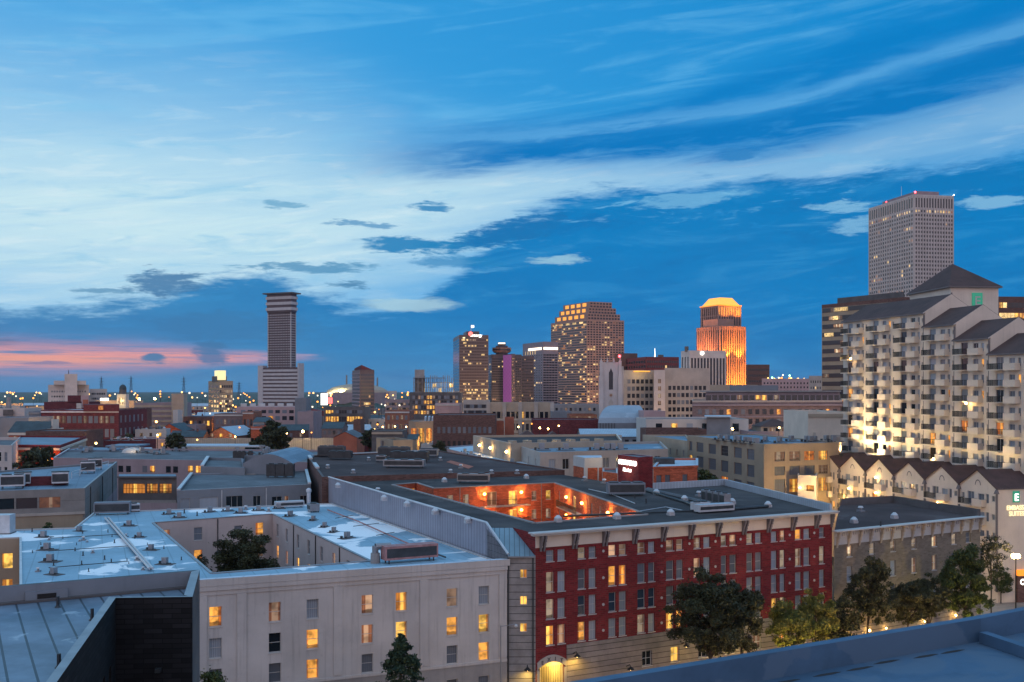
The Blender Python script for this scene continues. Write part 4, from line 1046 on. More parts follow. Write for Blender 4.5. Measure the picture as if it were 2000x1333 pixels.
for i in (1, 2, 3): pi, di, Li = b.edge(i); b.facade(mb, pi, di, Li, 0, zT, [], 'tan_brick')
part('wall', mb, b.root)
mb = MB(); ps = along(p, d, 0, .1); b.facade(mb, ps, d, L, 0, 5.2, low, 'rusticated', .3); mb.face([(*ps, 5.2), (*along(p, d, L, .1), 5.2), (*Q1, 5.2), (*Q0, 5.2)], 'rusticated'); part('stone_base', mb, b.root)
b.windows('trim_white')
mb = MB(); mb.wbox(p, d, -.3, L + .3, -.4, .75, zT + .003, zT + .14, 'trim_white'); mb.wbox(p, d, 0, L, .003, .10, zT - 1.75, zT - .003, 'trim_white'); part('cornice', mb, b.root)
dn = MB()
for k in range(int(L / .42)): dn.wbox(p, d, k * .42 + .08, k * .42 + .28, .102, .26, zT - .62, zT - .22, 'trim_white')
part('dentil', dn, b.root, stuff=True)
bk = MB()
for z0_, z1_, o1 in ((-2.1, -1.85, .12), (-1.85, -1.4, .2), (-1.4, -.9, .34), (-.9, -.3, .5), (-.3, -.02, .66)): bk.prism([(-.13, -o1), (.13, -o1), (.13, 0), (-.13, 0)], z0_, z1_, 'pale_tan', 'pale_tan', True, True)
bkm2 = bk.mesh('bracket')
for k in range(15): placed('bracket', bkm2, b.root, (*along(p, d, .4 + (L - .8) * k / 14, .102), zT), rz)
b.roof('gravel_brown', zT); b.parapet('dark_concrete', 1.1, .3, zT, edges=[1, 2], capm='metal_dark')
for x, y, k in ((1681, 1000, 0), (1668, 1022, 1), (1747, 1013, 1), (1720, 1030, 2)): vent(b, *G(x, y, zT), zT, k, .4, 1.0)
for x in (1692, 1860): t1 = hit(x, p, d); lantern(b, *along(p, d, t1, .55), 4.5, 'lamp_yellow', 260, (1, .58, .12), .16)
for x in (1655, 1725, 1800): t1 = hit(x, p, d); lantern(b, *along(p, d, t1, .5), 4.4, 'lamp_yellow', 120, (1, .58, .14), .12)
# ================================================================ balcony hotel on the right: low gabled row, stepped tower
dE = (.248, -.969); nE = (.969, .248)
c1 = (68.7 - dE[0] * 4.75, 222.8 - dE[1] * 4.75)
BALM = {}
def bal_mesh(kind, w, dp):
    k = (kind, round(w, 1), dp)
    if k in BALM: return BALM[k]
    mb = MB(); O = (0, 0); d = (1, 0)
    mb.wbox(O, d, -w / 2, w / 2, .004, dp, -.2, 0, 'cream_plaster')
    if kind == 'solid':
        mb.wbox(O, d, -w / 2, w / 2, dp - .14, dp, 0, 1.05, 'cream_plaster'); mb.wbox(O, d, -w / 2, -w / 2 + .14, .004, dp - .14, 0, 1.05, 'cream_plaster'); mb.wbox(O, d, w / 2 - .14, w / 2, .004, dp - .14, 0, 1.05, 'cream_plaster')
    else:
        mb.wbox(O, d, -w / 2, w / 2, dp - .06, dp, .98, 1.06, 'black_iron')
        n = int(w / .16)
        for i in range(n + 1): u = -w / 2 + (w - .05) * i / n; mb.wbox(O, d, u, u + .06, dp - .055, dp - .015, 0, .98, 'black_iron')
        for e_ in (-w / 2, w / 2 - .05):
            for i in range(5): mb.wbox(O, d, e_, e_ + .05, .15 + i * .22, .2 + i * .22, 0, .98, 'black_iron')
            mb.wbox(O, d, e_, e_ + .05, .004, dp - .06, .98, 1.05, 'black_iron')
    BALM[k] = mb.mesh('balcony'); return BALM[k]
def gable_hip(mb, a, b_, n, w, ze, zp, mroof, mwall, over=.4, endwall=True):
    """ridge at right angles to the facade a-b_, depth w along n"""
    m = ((a[0] + b_[0]) / 2, (a[1] + b_[1]) / 2); d, L = unit(a, b_)
    A = along(a, d, -over, over); Bq = along(b_, d, over, over); Mq = (m[0] - n[0] * over, m[1] - n[1] * over)
    dz = (zp - ze) / (L / 2) * over
    A2 = (A[0] + n[0] * (w + over), A[1] + n[1] * (w + over)); B2 = (Bq[0] + n[0] * (w + over), Bq[1] + n[1] * (w + over)); M2 = (Mq[0] + n[0] * (w + over), Mq[1] + n[1] * (w + over))
    mb.face([(*A, ze - dz), (*Mq, zp), (*M2, zp), (*A2, ze - dz)], mroof); mb.face([(*Bq, ze - dz), (*B2, ze - dz), (*M2, zp), (*Mq, zp)], mroof)
    mb.face([(*A, ze - dz - .2), (*Mq, zp - .2), (*Mq, zp), (*A, ze - dz)], mroof); mb.face([(*Mq, zp - .2), (*Bq, ze - dz - .2), (*Bq, ze - dz), (*Mq, zp)], mroof)
# --- low row: one wing of six gabled bays
zE, zP = 19.4, 22.3; DEP = 14.0; BW = 9.5; NB = 6
a0 = c1; a1 = along(c1, dE, BW * NB); back = lambda p, k: (p[0] + nE[0] * k, p[1] + nE[1] * k)
b = B('gabled_hotel_wing', 'low cream hotel wing with six front gables and small balconies before the tall tower', [a0, a1, back(a1, DEP), back(a0, DEP)], zE)
GW = b; p, d, L = b.edge(0); rz = math.atan2(d[1], d[0]); rr = random.Random(3)
ops = []
fl = (16.2, 13.1, 10.0, 6.9)
for i in range(NB):
    u = i * BW
    for r, z in enumerate(fl):
        ops.append((u + .9, z + .9, .75, .9, 'm', 'cas'))
        ops.append((u + 2.9, z + .02, 1.7, 2.15, rr.choice('ommmoy' if r else 'mmcmom'), 'door'))
        ops.append((u + 5.5, z + .55, 1.5, 1.4, rr.choice('mmcmmcd'), 'cas'))
        ops.append((u + 7.0, z + .45, .8, 1.6, rr.choice('oomm' if r else 'mmcm'), 'pl'))
        ops.append((u + 8.5, z + .9, .75, .95, 'm', 'cas'))
b.walls('cream_plaster', {0: ops}, .2)
for i in range(NB):
    u = i * BW
    for r, z in enumerate(fl):
        placed('balcony', bal_mesh('rail', 3.0, 1.3), b.root, (*along(p, d, u + 2.7), z), rz)
        placed('balcony', bal_mesh('solid', 2.4, 1.0), b.root, (*along(p, d, u + 5.5), z), rz)
mb = MB()
for i in range(NB):
    qa, qb = along(p, d, i * BW), along(p, d, (i + 1) * BW); m = along(p, d, (i + .5) * BW)
    mb = MB(); mb.face([(*qa, zE), (*qb, zE), (*m, zP)], 'cream_plaster')
    part('gable', mb, b.root)
    mb = MB(); gable_hip(mb, qa, qb, nE, DEP, zE, zP, 'shingle', 'cream_plaster', .25); part('gable_roof', mb, b.root)
    mb = MB()
    for k in range(8):
        t0, t1 = math.pi * k / 8, math.pi * (k + 1) / 8; A_, B_ = along(m, d, -.75 * math.cos(t0), .06), along(m, d, -.75 * math.cos(t1), .06); C_, D_ = along(m, d, -.55 * math.cos(t1), .06), along(m, d, -.55 * math.cos(t0), .06)
        mb.face([(*A_, 19.6 + .95 * math.sin(t0)), (*D_, 19.6 + .75 * math.sin(t0)), (*C_, 19.6 + .75 * math.sin(t1)), (*B_, 19.6 + .95 * math.sin(t1))], 'bracket_grey')
    part('gable_arch', mb, b.root)
    mb = MB(); mb.wbox(p, d, (i + 1) * BW - .14, (i + 1) * BW + .14, .02, .3, 2, zE - .6, 'bracket_grey'); mb.cyl(along(p, d, (i + 1) * BW, .2), .5, .2, zE - .9, zE - .2, 'bracket_grey', 8); part('downpipe', mb, b.root)
for i, r in ((1, 1), (1, 2), (2, 0), (2, 1), (0, 3), (4, 1)): lantern(b, *along(p, d, i * BW + 4.1, .5), fl[r] + 2.3, 'lamp_warm', 190, (1, .60, .22), .17)
pe, de, Le = b.edge(1)
b.windows('trim_white', limit=100)
rze = math.atan2(de[1], de[0]); t1 = hit(1984, pe, de)
mb = MB(); mb.wbox(pe, de, t1 - .65, t1 + .65, .01, .16, 17.0, 18.9, 'sign_green'); part('sign_panel', mb, b.root)
text(b.root, 'E', (*along(pe, de, t1, .2), 17.3), rze, 1.2, 'sign_white')
text(b.root, 'EMBASSY', (*along(pe, de, t1 + .1, .12), 15.75), rze, .78, 'sign_cream', sx=.92); text(b.root, 'SUITES', (*along(pe, de, t1 + .1, .12), 14.75), rze, .78, 'sign_cream', sx=.95)
# --- stepped tower: four gabled sections, each one lower and nearer
T0 = (82.6, 205.0)
b1 = [hit(x, T0, dE) for x in (1647, 1807, 1870, 1941, 2018)]
zs = (51.7, 48.8, 45.7, 42.7); WT = 12.2
secs = [(b1[i], b1[i + 1], zs[i]) for i in range(4)]
pA, pB = along(T0, dE, b1[0]), along(T0, dE, b1[4])
b = B('balcony_tower', 'tall cream balcony hotel tower stepping down in four gabled sections, floodlit low down', [pA, pB, back(pB, WT), back(pA, WT)], 42.7)
TW = b; mb = MB(); cnt = 0; rr = random.Random(8); p = pA; d = dE; rz = math.atan2(d[1], d[0]); nb = 0
ncol = (3, 1, 1, 1)
allops = []
for si, (u0, u1, ze) in enumerate(secs):
    off = .35 * si; q0 = along(T0, dE, u0, off); q1 = along(T0, dE, u1, off); L = u1 - u0; cw = L / ncol[si]; ops = []
    nfl = 14 if si == 0 else 14 - si
    for c in range(ncol[si]):
        for f in range(nfl):
            z = ze - 3.05 - f * 2.92
            if z < 8: continue
            lf = f / 14
            k = cw / 7.6
            ops.append((cw * c + 2.2 * k, z + .02, 1.9, 2.2, rr.choice('mmkmcm' if f < 3 else 'mmckmocokm'), 'door'))
            ops.append((cw * c + 4.6 * k, z + .5, 1.4, 1.5, rr.choice('mckmmc'), 'cas'))
            ops.append((cw * c + 6.0 * k, z + .5, .75, 1.5, rr.choice('mmcmmoo'), 'pl'))
            ops.append((cw * c + 7.0 * k, z + .9, .55, .8, 'm', 'pl'))
            placed('balcony', bal_mesh('rail', 2.9, 1.5), b.root, (*along(q0, d, cw * c + 2.1 * k), z), rz)
            nb += 1
            bs = placed('balcony', bal_mesh('solid', 2.9, 1.15), b.root, (*along(q0, d, cw * c + 5.0 * k), z), rz)
    b.facade(mb, q0, d, L, 0, ze, ops, 'cream_plaster', .2)
    e0, e1 = back(q0, WT), back(q1, WT)
    mb.face([(*q1, 0), (*e1, 0), (*e1, ze), (*q1, ze)], 'cream_plaster'); mb.face([(*e0, 0), (*q0, 0), (*q0, ze), (*e0, ze)], 'cream_plaster'); mb.face([(*e1, 0), (*e0, 0), (*e0, ze), (*e1, ze)], 'cream_plaster')
    zp = ze + 3.6; m1 = back(q1, WT / 2); m0 = back(q0, WT / 2)
    mb.face([(*q1, ze), (*e1, ze), (*m1, zp)], 'cream_plaster'); mb.face([(*e0, ze), (*q0, ze), (*m0, zp)], 'cream_plaster')
    rf = MB(); ov = .5; dz = 3.6 / (WT / 2) * ov
    qa, qb = along(q0, d, -.2, ov), along(q1, d, -.02, ov); ea, eb = along(e0, d, -.2, -ov), along(e1, d, -.02, -ov)
    rf.face([(*qa, ze - dz + .05), (*qb, ze - dz + .05), (*m1, zp + .05), (*along(m0, d, -.2), zp + .05)], 'shingle'); rf.face([(*eb, ze - dz + .05), (*ea, ze - dz + .05), (*along(m0, d, -.2), zp + .05), (*m1, zp + .05)], 'shingle')
    rf.face([(*qa, ze - dz - .2), (*qb, ze - dz - .2), (*qb, ze - dz + .05), (*qa, ze - dz + .05)], 'bracket_grey'); rf.face([(*qb, ze - dz - .2), (*m1, zp - .2), (*m1, zp + .05), (*qb, ze - dz + .05)], 'trim_white')
    part('gable_roof', rf, b.root)
    dp = MB(); dp.wbox(q1, d, -.34, -.06, .02, .26, 8, ze - .7, 'bracket_grey'); part('downpipe', dp, b.root)
part('wall', mb, b.root)
b.windows('trim_white', limit=100)
def twl(x, z, o, w=220): t1 = hit(x, T0, dE); lantern(TW, *along(T0, dE, t1, o), z, 'lamp_warm', w, (1, .66, .26), .2)
twl(1669, 43.0, .9); twl(1902, 33.5, 1.7, 300); twl(1836, 22.5, 1.5, 300); twl(1776, 16.4, 1.3, 260); twl(1726, 19.2, .9, 200); twl(1714, 14.0, .9, 200)
# floodlights on the low roof wash the second column of balconies
for x, w, zz in ((1722, 14000, 17.5), (1694, 8000, 19), (1780, 3400, 18.5), (1838, 2000, 18.5), (1905, 1700, 18.5), (1975, 1700, 18.5)):
    t1 = hit(x, T0, dE); q = along(T0, dE, t1, 6.5); mb = MB(); mb.box(q, dE, .9, .5, zz + 2.6, zz + 3.2, 'metal_dark'); mb.cyl(q, .06, .06, zz + .2, zz + 2.6, 'metal_dark', 6); part('floodlight', mb, TW.root)
    o = lamp('floodlight_beam', (q[0], q[1], zz + 3.5), w, (1, .74, .36), .4, TW.root, 95); aim(o, (nE[0], nE[1], 1.1))
# --- lift tower with pyramid roof and green sign
fp = quad3(1777, 1857, 1950, 221, 6)
b = B('pyramid_roof_block', 'cream lift block with brown pyramid roof and green square sign above the balcony tower', fp, 58.5)
b.walls('cream_plaster')
O = inset(b.poly, -.6); cx, cy = b.c; rf = MB(); za = 64.4
for i in range(4): rf.face([(*O[i], 58.4), (*O[(i + 1) % 4], 58.4), (cx, cy, za)], 'shingle')
for i in range(4): rf.face([(*O[i], 58.1), (*O[(i + 1) % 4], 58.1), (*O[(i + 1) % 4], 58.4), (*O[i], 58.4)], 'bracket_grey')
rf.face([(*q, 58.1) for q in O[::-1]], 'bracket_grey')
part('pyramid_roof', rf, b.root)
pe, de, Le = b.edge(0); t1 = hit(1908, pe, de); rze = math.atan2(de[1], de[0])
mb = MB(); mb.wbox(pe, de, t1 - 1.15, t1 + 1.15, .01, .25, 53.7, 57.0, 'sign_green'); part('sign_panel', mb, b.root)
text(b.root, 'E', (*along(pe, de, t1, .3), 54.3), rze, 2.0, 'trim_white')
mb = MB(); mb.wbox(pe, de, .02, .3, -.1, .12, 40, 57, 'bracket_grey'); part('downpipe', mb, b.root)

# ================================================================ generic building from picture columns
def bld(name, label, fp, ytop, mat, roofm='roof_grey', rows=(), style='flat', ylook=None, z1=None, z0=0.0, par=.6, cat='building', group=None, wins=None, capm=None, frame='trim_white', over=0.0, left=True):
    """ytop: picture row of the roof edge at the near corner; wins: {edge: (n, w, [(z below roof, h)], panes)}"""
    Yc = fp[0][1]; z1 = ZZ(ytop, Yc) if z1 is None else z1
    b = B(name, label, fp, z1 - par, z0, cat, group)
    ops = {}
    for e_, (n, w, rws, panes) in (wins or {}).items():
        p, d, L = b.edge(e_); cs = cols(L, n, w, min(1.2, L * .06)); k = 0
        for r, (dz, h) in enumerate(rws):
            for t in cs:
                pn = panes[r] if isinstance(panes, (list, tuple)) else panes
                ch = pn[k % len(pn)] if len(pn) >= 4 * n else R.choice(pn); k += 1
                if z1 - dz - h < z0 + .3: continue
                ops.setdefault(e_, []).append((t, z1 - dz - h, w, h, ch, style))
    if style == 'flat':
        b.walls(mat)
        for e_, c in ops.items(): b.flat(e_, [o[:5] for o in c])
    else: b.walls(mat, ops, .18)
    b.windows(frame)
    b.roof(roofm); 
    if par > 0: b.parapet(mat, par, .35, capm=capm, over=over)
    return b
def band(b, e_, dz, h, o, m, name='cornice', t0=0.0, t1=None):
    p, d, L = b.edge(e_); z = b.z1 + .6 - dz; mb = MB(); mb.wbox(p, d, t0, L if t1 is None else t1, .004, o, z - h, z, m); return part(name, mb, b.root)

# ---- big gravel roof behind the red hotel
zG = 21.05
g0 = (P5[0] - 1.2, P5[1] + .5); g1 = (P4[0] + .3, P4[1] + .5)
b = B('warehouse', 'broad warehouse with wide brown gravel roof behind the red hotel', [g0, g1, G(856, 882, zG), G(600, 893, zG)], zG)
b.walls('brown_brick'); b.roof('gravel_brown')
b.parapet('brown_brick', .25, .4, zG, edges=[0, 1, 2, 3], capm='dark_concrete')
mb = MB(); p, d, L = b.edge(2); mb.wbox(p, d, 0, L, -.5, .1, zG + .26, zG + .5, 'metal_light'); part('coping', mb, b.root)
pp, dd, LL = b.edge(3); mb = MB(); mb.wbox(pp, dd, 2, 12, -.6, .1, zG + .26, zG + .6, 'metal_light'); mb.wbox(pp, dd, 26, 38, -.6, .1, zG + .26, zG + .6, 'metal_light'); part('coping', mb, b.root)
GR = b
n = 0
for x, y, lx, ly, h, m, lab in ((770, 895, 7, 2.4, 2.4, 'dark_concrete', 'long dark cooling unit, farthest back of the cluster on the gravel roof'), (800, 903, 8, 2.4, 2.2, 'metal_dark', 'low black chiller in the middle of the gravel roof cluster'), (790, 914, 8, 2.2, 1.6, 'metal_grey', 'pale framed unit at the front of the gravel roof cluster'), (648, 893, 6, 2.2, 2.4, 'dark_concrete', 'dark cooling unit alone at the back left of the gravel roof'), (665, 898, 5, 2, 1.8, 'metal_dark', 'second dark unit in front of the lone one at back left of the gravel roof'), (838, 893, 4, 2, 1.8, 'metal_grey', 'small grey unit near the back right edge of the gravel roof'), (745, 903, 2, 1.6, 1.4, 'metal_grey', 'little grey box left of the gravel roof cluster')):
    ac_unit(*G(x, y, zG), zG, (.98, -.1), lab, lx, ly, h, m, 3 if lx > 3 else 1)
for x, y in ((720, 900), (860, 900), (900, 915), (690, 925), (640, 915), (880, 925), (960, 926), (1010, 926)): vent(b, *G(x, y, zG), zG, 0, .3, .9)
mb = MB(); mb.prism([G(880, 900, zG), G(925, 912, zG), G(915, 916, zG), G(872, 903, zG)], zG + .004, zG + .05, 'terracotta'); part('roof_patch', mb, b.root)
# ---- bright roofed building right of it, with yellow lit wall
zB = 18.6
bb = B('bright_roof_building', 'low building with bright white roof between gravel roof and lamplit cream block', [G(1040, 921, zB), G(1060, 908, zB), G(960, 868, zB), G(862, 876, zB)], zB)
bb.walls('mauve'); bb.roof('roof_bright')
bb.parapet('mauve', .35, .3, capm='metal_light')
for x, y in ((908, 884), (920, 889), (936, 897), (946, 902), (978, 912), (1000, 905)): vent(bb, *G(x, y, zB), zB, 3, .3, 1.0)
fp = [XY(992, 268), XY(1090, 262), XY(1080, 300), XY(925, 300)]
b = bld('lamplit_block', 'cream block with curved yellow parapets and wall lamps behind bright roof', [XY(998, 248), XY(1215, 262), XY(1205, 300), XY(924, 290)], 866, 'pale_tan', 'gravel_dark', wins={3: (3, 1.3, [(2.6, 2.2)], 'cmc')}, style='cas', capm='cream_plaster')
p, d, L = b.edge(3)
for k in (.25, .55, .95): lantern(b, *along(p, d, L * k, .6), b.z1 - 1.6, 'lamp_warm', 420, (1, .66, .22), .3)
p, d, L = b.edge(0); mb = MB()
for k in range(7):
    c = along(p, d, L * (.05 + .13 * k), -2.5); mb = MB(); mb.box(c, d, 1.2, 2.6, b.z1, b.z1 + 1.1, 'pale_tan'); part('parapet_pier', mb, b.root)
lamp('roof_light', (*along(p, d, L * .3, -8), b.z1 + 2.5), 900, (1, .66, .26), .3, b.root)
b = bld('grey_green_block', 'grey green flat roofed block with dark sliding doors left of the red sign wall', [XY(1055, 226), XY(1305, 240), XY(1290, 275), XY(1000, 262)], 884, 'stone', 'roof_blue', wins={0: (9, 1.6, [(1.6, 2.3)], 'mkcmkm'), 3: (4, 1.1, [(1.8, 1.8)], 'ckkm')}, style='cas')
for k, x in enumerate((1058, 1105, 1165, 1185, 1197, 1212)): vent(b, *G(x, 880, b.z1), b.z1, 3, .2, 1.6)
b = bld('tan_annex', 'plain tan plastered box with darker downpipe at the back of the gravel roof', quad3(735, 768, 806, 292, 24), 860, 'tan', 'gravel_dark')
p, d, L = b.edge(3); mb = MB(); mb.wbox(p, d, L * .35, L * .45, .01, .5, 0, b.z1, 'bracket_grey'); part('downpipe', mb, b.root)
q = along(p, d, L * .3, 4); lamp('alley_light', (*q, 12), 1500, (1, .66, .25), .3, b.root)
p, d, L = b.edge(0); lamp('alley_light', (*along(p, d, L * .4, 7), 11), 2200, (1, .66, .3), .3, b.root)

# ---- grey row right behind the white hotel
Fz = 19.0
b = B('grey_terrace_block', 'grey flat roofed block with curtained and black sliding doors behind the white roof', [G(346, 962, Fz), G(607, 949, Fz), G(600, 922, Fz), G(372, 929, Fz)], Fz)
p, d, L = b.edge(0)
ops = [(hit(x, p, d), 15.0, hit(x + w / 2, p, d) - hit(x - w / 2, p, d), h, c, s) for x, w, h, c, s in ((362, 18, 2.9, 'c', 'pl'), (408, 36, 2.9, 'c', 'pl'), (458, 33, 2.9, 'k', 'tri'), (502, 15, 2.7, 'k', 'slide'), (541, 20, 2.4, 'k', 'cas'), (560, 8, 2.4, 'd', 'pl'), (593, 14, 2.3, 'k', 'cas'))]
b.walls('blue_grey', {0: ops}); b.windows('trim_white'); b.roof('roof_grey'); b.parapet('blue_grey', .3, .3, capm='metal_light')
mb = MB(); pp, dd, LL = b.edge(3); mb.wbox(pp, dd, 0, LL, -.5, .06, Fz + .31, Fz + .6, 'metal_light'); part('coping', mb, b.root)
pp, dd, LL = b.edge(1); mb = MB(); mb.wbox(pp, dd, 0, LL, -.5, .06, Fz + .31, Fz + .6, 'metal_light'); part('coping', mb, b.root)
mb = MB(); mb.wbox(p, d, 0, L, 3.4, 3.46, 15.6, 15.66, 'metal_light')
for k in range(22): mb.wbox(p, d, L * k / 22, L * k / 22 + .05, 3.41, 3.45, 14.4, 15.6, 'metal_light')
part('railing', mb, b.root)
for x in (433, 520): mb = MB(); t1 = hit(x, p, d); mb.wbox(p, d, t1 - .08, t1 + .08, .01, .1, 12, Fz, 'metal_light'); part('downpipe', mb, b.root)
b = bld('grey_shed', 'low slate grey roof block with slanted white end coping in front of the pink building', [XY(392, 208), XY(478, 204), XY(474, 232), XY(404, 236)], 911, 'blue_grey', 'roof_grey', wins={0: (4, 1.2, [(2.0, 1.2)], 'mkdk')}, style='cas')
pp, dd, LL = b.edge(3); mb = MB(); mb.wbox(pp, dd, 0, LL, -.6, .08, b.z1 + .61, b.z1 + .9, 'metal_light'); part('coping', mb, b.root)
# arched blue grey block
fp = [XY(474, 206), XY(572, 206), XY(570, 232), XY(478, 232)]
b = B('arched_roof_block', 'blue grey block with shallow arched top beside the gravel roof', fp, 21.2)
b.walls('blue_grey')
p, d, L = b.edge(0); mb = MB(); N = 10
for k in range(N):
    u0, u1 = L * k / N, L * (k + 1) / N; z0_, z1_ = [21.2 + 1.9 * math.sin(math.pi * q / N) for q in (k, k + 1)]
    A_, B_ = along(p, d, u0), along(p, d, u1); C_, D_ = along(p, d, u1, -25), along(p, d, u0, -25)
    mb.face([(*A_, 21.2), (*B_, 21.2), (*B_, z1_), (*A_, z0_)], 'blue_grey'); mb.face([(*A_, z0_), (*B_, z1_), (*C_, z1_), (*D_, z0_)], 'roof_blue')
part('arched_roof', mb, b.root)
mb = MB(); mb.wbox(p, d, -1, .6, .01, 1.2, 0, 20.2, 'concrete'); mb.wbox(p, d, .65, 2.8, .01, .8, 0, 19.2, 'concrete'); part('chimney', mb, b.root)
for k, (x, lab) in enumerate(((530, 'dark condenser, left of three in front of the arched block'), (548, 'dark condenser, middle of three in front of the arched block'), (566, 'dark condenser, right of three in front of the arched block'))):
    ac_unit(*XY(x, 199), Fz + .02, (1, 0), lab, 1.7, 1.4, 2.6, 'metal_dark', 1, .3, group='condensers by the arched block')
for k, (x, lab) in enumerate(((460, 'black box unit, leftmost of the row on the pink building edge'), (468, 'black box unit, second of the row on the pink building edge'), (476, 'black box unit, third of the row on the pink building edge'), (489, 'black box unit, last of the row on the pink building edge'))):
    ac_unit(*XY(x, 240), 19.6, (1, 0), lab, 1.0, 1.0, 2.0, 'metal_dark', 1, .3, group='box units on the pink building')
# ---- glazed bridge
fp = [XY(231, 184), XY(345, 184), XY(343, 192), XY(233, 192)]
b = B('skybridge', 'enclosed bridge with three yellow lit window panels between two buildings', fp, 20.2, 16.2)
p, d, L = b.edge(0); ops = [((hit(xa, p, d) + hit(xb, p, d)) / 2, 17.4, hit(xb, p, d) - hit(xa, p, d), 1.75, 'y', 'grid') for xa, xb in ((240, 283), (286, 308), (311, 335))]
b.walls('dark_concrete', {0: ops}, .2); b.windows('black_iron'); b.roof('roof_blue')
mb = MB(); mb.prism([along(p, d, 0, .25), along(p, d, L, .25), along(p, d, L, -7.7), along(p, d, 0, -7.7)], 15.7, 16.2, 'concrete', 'concrete', True, True); part('deck', mb, b.root)
mb = MB(); mb.wbox(p, d, 0, L, .01, .5, 20.2, 20.5, 'dark_concrete'); part('roof_edge', mb, b.root)
# ---- grey building with ribbon window on the left
zH = 19.8
H0, H1, H2, H3 = G(-200, 970, zH), G(166, 958, zH), G(229, 905, zH), G(-60, 928, zH)
b = B('ribbon_window_building', 'grey clad building at left with dark ribbon window and lighter side wall', [H0, H1, H2, H3], zH)
p, d, L = b.edge(0)
ops = [((hit(xa, p, d) + hit(xb, p, d)) / 2, 17.15, hit(xb, p, d) - hit(xa, p, d), 1.75, c, 'pl') for xa, xb, c in ((-60, -4, 'k'), (-2, 28, 'k'), (31, 73, 'r'), (76, 118, 'd'))]
b.walls('panel_wall', {0: ops}, .25); b.windows('bracket_grey'); b.roof('roof_blue'); b.parapet('panel_wall', .35, .35, capm='metal_grey')
mb = MB(); mb.wbox(p, d, 0, L - .3, .01, .14, 0, 16.0, 'tan'); mb.wbox(p, d, 0, L, .01, .3, 16.0, 16.4, 'stone'); part('lower_cladding', mb, b.root)
pp, dd, LL = b.edge(1)
for k in (.12, .45, .8): mb = MB(); mb.wbox(pp, dd, LL * k, LL * k + .2, .01, .15, 0, zH - .1, 'metal_dark'); part('downpipe', mb, b.root)
mb = MB(); mb.wbox(pp, dd, 0, LL, .01, .06, 0, 14.4, 'mauve'); part('lower_cladding', mb, b.root)
for x, y, lx, lab in ((25, 955, 3.6, 'wide unit with bright top, leftmost on the ribbon window building roof'), (45, 950, 2.4, 'bright topped cube unit second on the ribbon window building roof'), (118, 949, 2.6, 'bright topped cube unit over the ribbon window corner'), (172, 925, 2.6, 'cube unit on posts midway along the ribbon window building side'), (186, 918, 2.6, 'cube unit on posts farther along the ribbon window building side')):
    ac_unit(*G(x, y, zH), zH, d, lab, lx, 2.2, 2.3, 'metal_light', 2, .5)
mb = MB(); c0, c1_ = G(140, 935, zH), G(212, 912, zH); mb.tube((*c0, zH + 1.2), (*c1_, zH + 1.2), .06, .06, 'metal_light', 6); mb.tube((*c0, zH + .7), (*c1_, zH + .7), .06, .06, 'metal_light', 6)
for k in range(6): q = (c0[0] + (c1_[0] - c0[0]) * k / 5, c0[1] + (c1_[1] - c0[1]) * k / 5); mb.cyl(q, .06, .06, zH, zH + 1.2, 'metal_light', 5)
part('railing', mb, b.root)
mb = MB(); c = G(90, 948, zH); mb.box(c, d, 7, 1.4, zH + .01, zH + 1.5, 'dark_red_brick'); part('roof_box', mb, b.root)
# ---- long pink building
b = bld('pink_building', 'long low mauve pink building with scattered small windows and pale roof sheets', [XY(104, 268), XY(640, 250), XY(636, 302), XY(135, 312)], 894, 'mauve', 'roof_grey', par=.5, capm='metal_light')
p, d, L = b.edge(0); zt = b.z1
for x, z, c in ((113, 3.6, 'k'), (236, 2.9, 'k'), (251, 2.9, 'k'), (283, 2.8, 'm'), (298, 2.8, 'y'), (329, 2.8, 'k'), (343, 2.8, 'k'), (372, 2.6, 'y'), (387, 2.6, 'y'), (253, 6.6, 'o'), (283, 6.6, 'm'), (296, 6.6, 'e'), (372, 6.4, 'o'), (430, 2.6, 'm'), (300, 6.6, 'k')):
    t1 = hit(x, p, d); b.flat(0, [(t1, zt - z, 1.3, 1.6, c)])
b.windows()
for k, (x, y, w_) in enumerate(((190, 880, 26), (250, 872, 20), (430, 872, 60))):
    c = G(x, y, zt); mb = MB(); mb.prism([(c[0] - w_ / 4, c[1] - 6), (c[0] + w_ / 4, c[1] - 6), (c[0] + w_ / 4, c[1] + 6), (c[0] - w_ / 4, c[1] + 6)], zt + .01, zt + .5, 'roof_bright' if k == 2 else 'roof_blue'); part('roof_sheet', mb, b.root)
rr = random.Random(4)
for k in range(26): x = rr.uniform(150, 560); vent(b, *G(x, rr.uniform(878, 889), zt), zt, 3, rr.random(), rr.uniform(.9, 1.6))
mb = MB(); c = G(258, 884, zt); mb.ball((c[0], c[1], zt), 3.0, 'trim_white', 10, 6, .5); part('skylight_dome', mb, b.root)
lamp('roof_light', (c[0] + 2, c[1] - 4, zt + 1.5), 160, (1, .8, .55), .3, b.root)
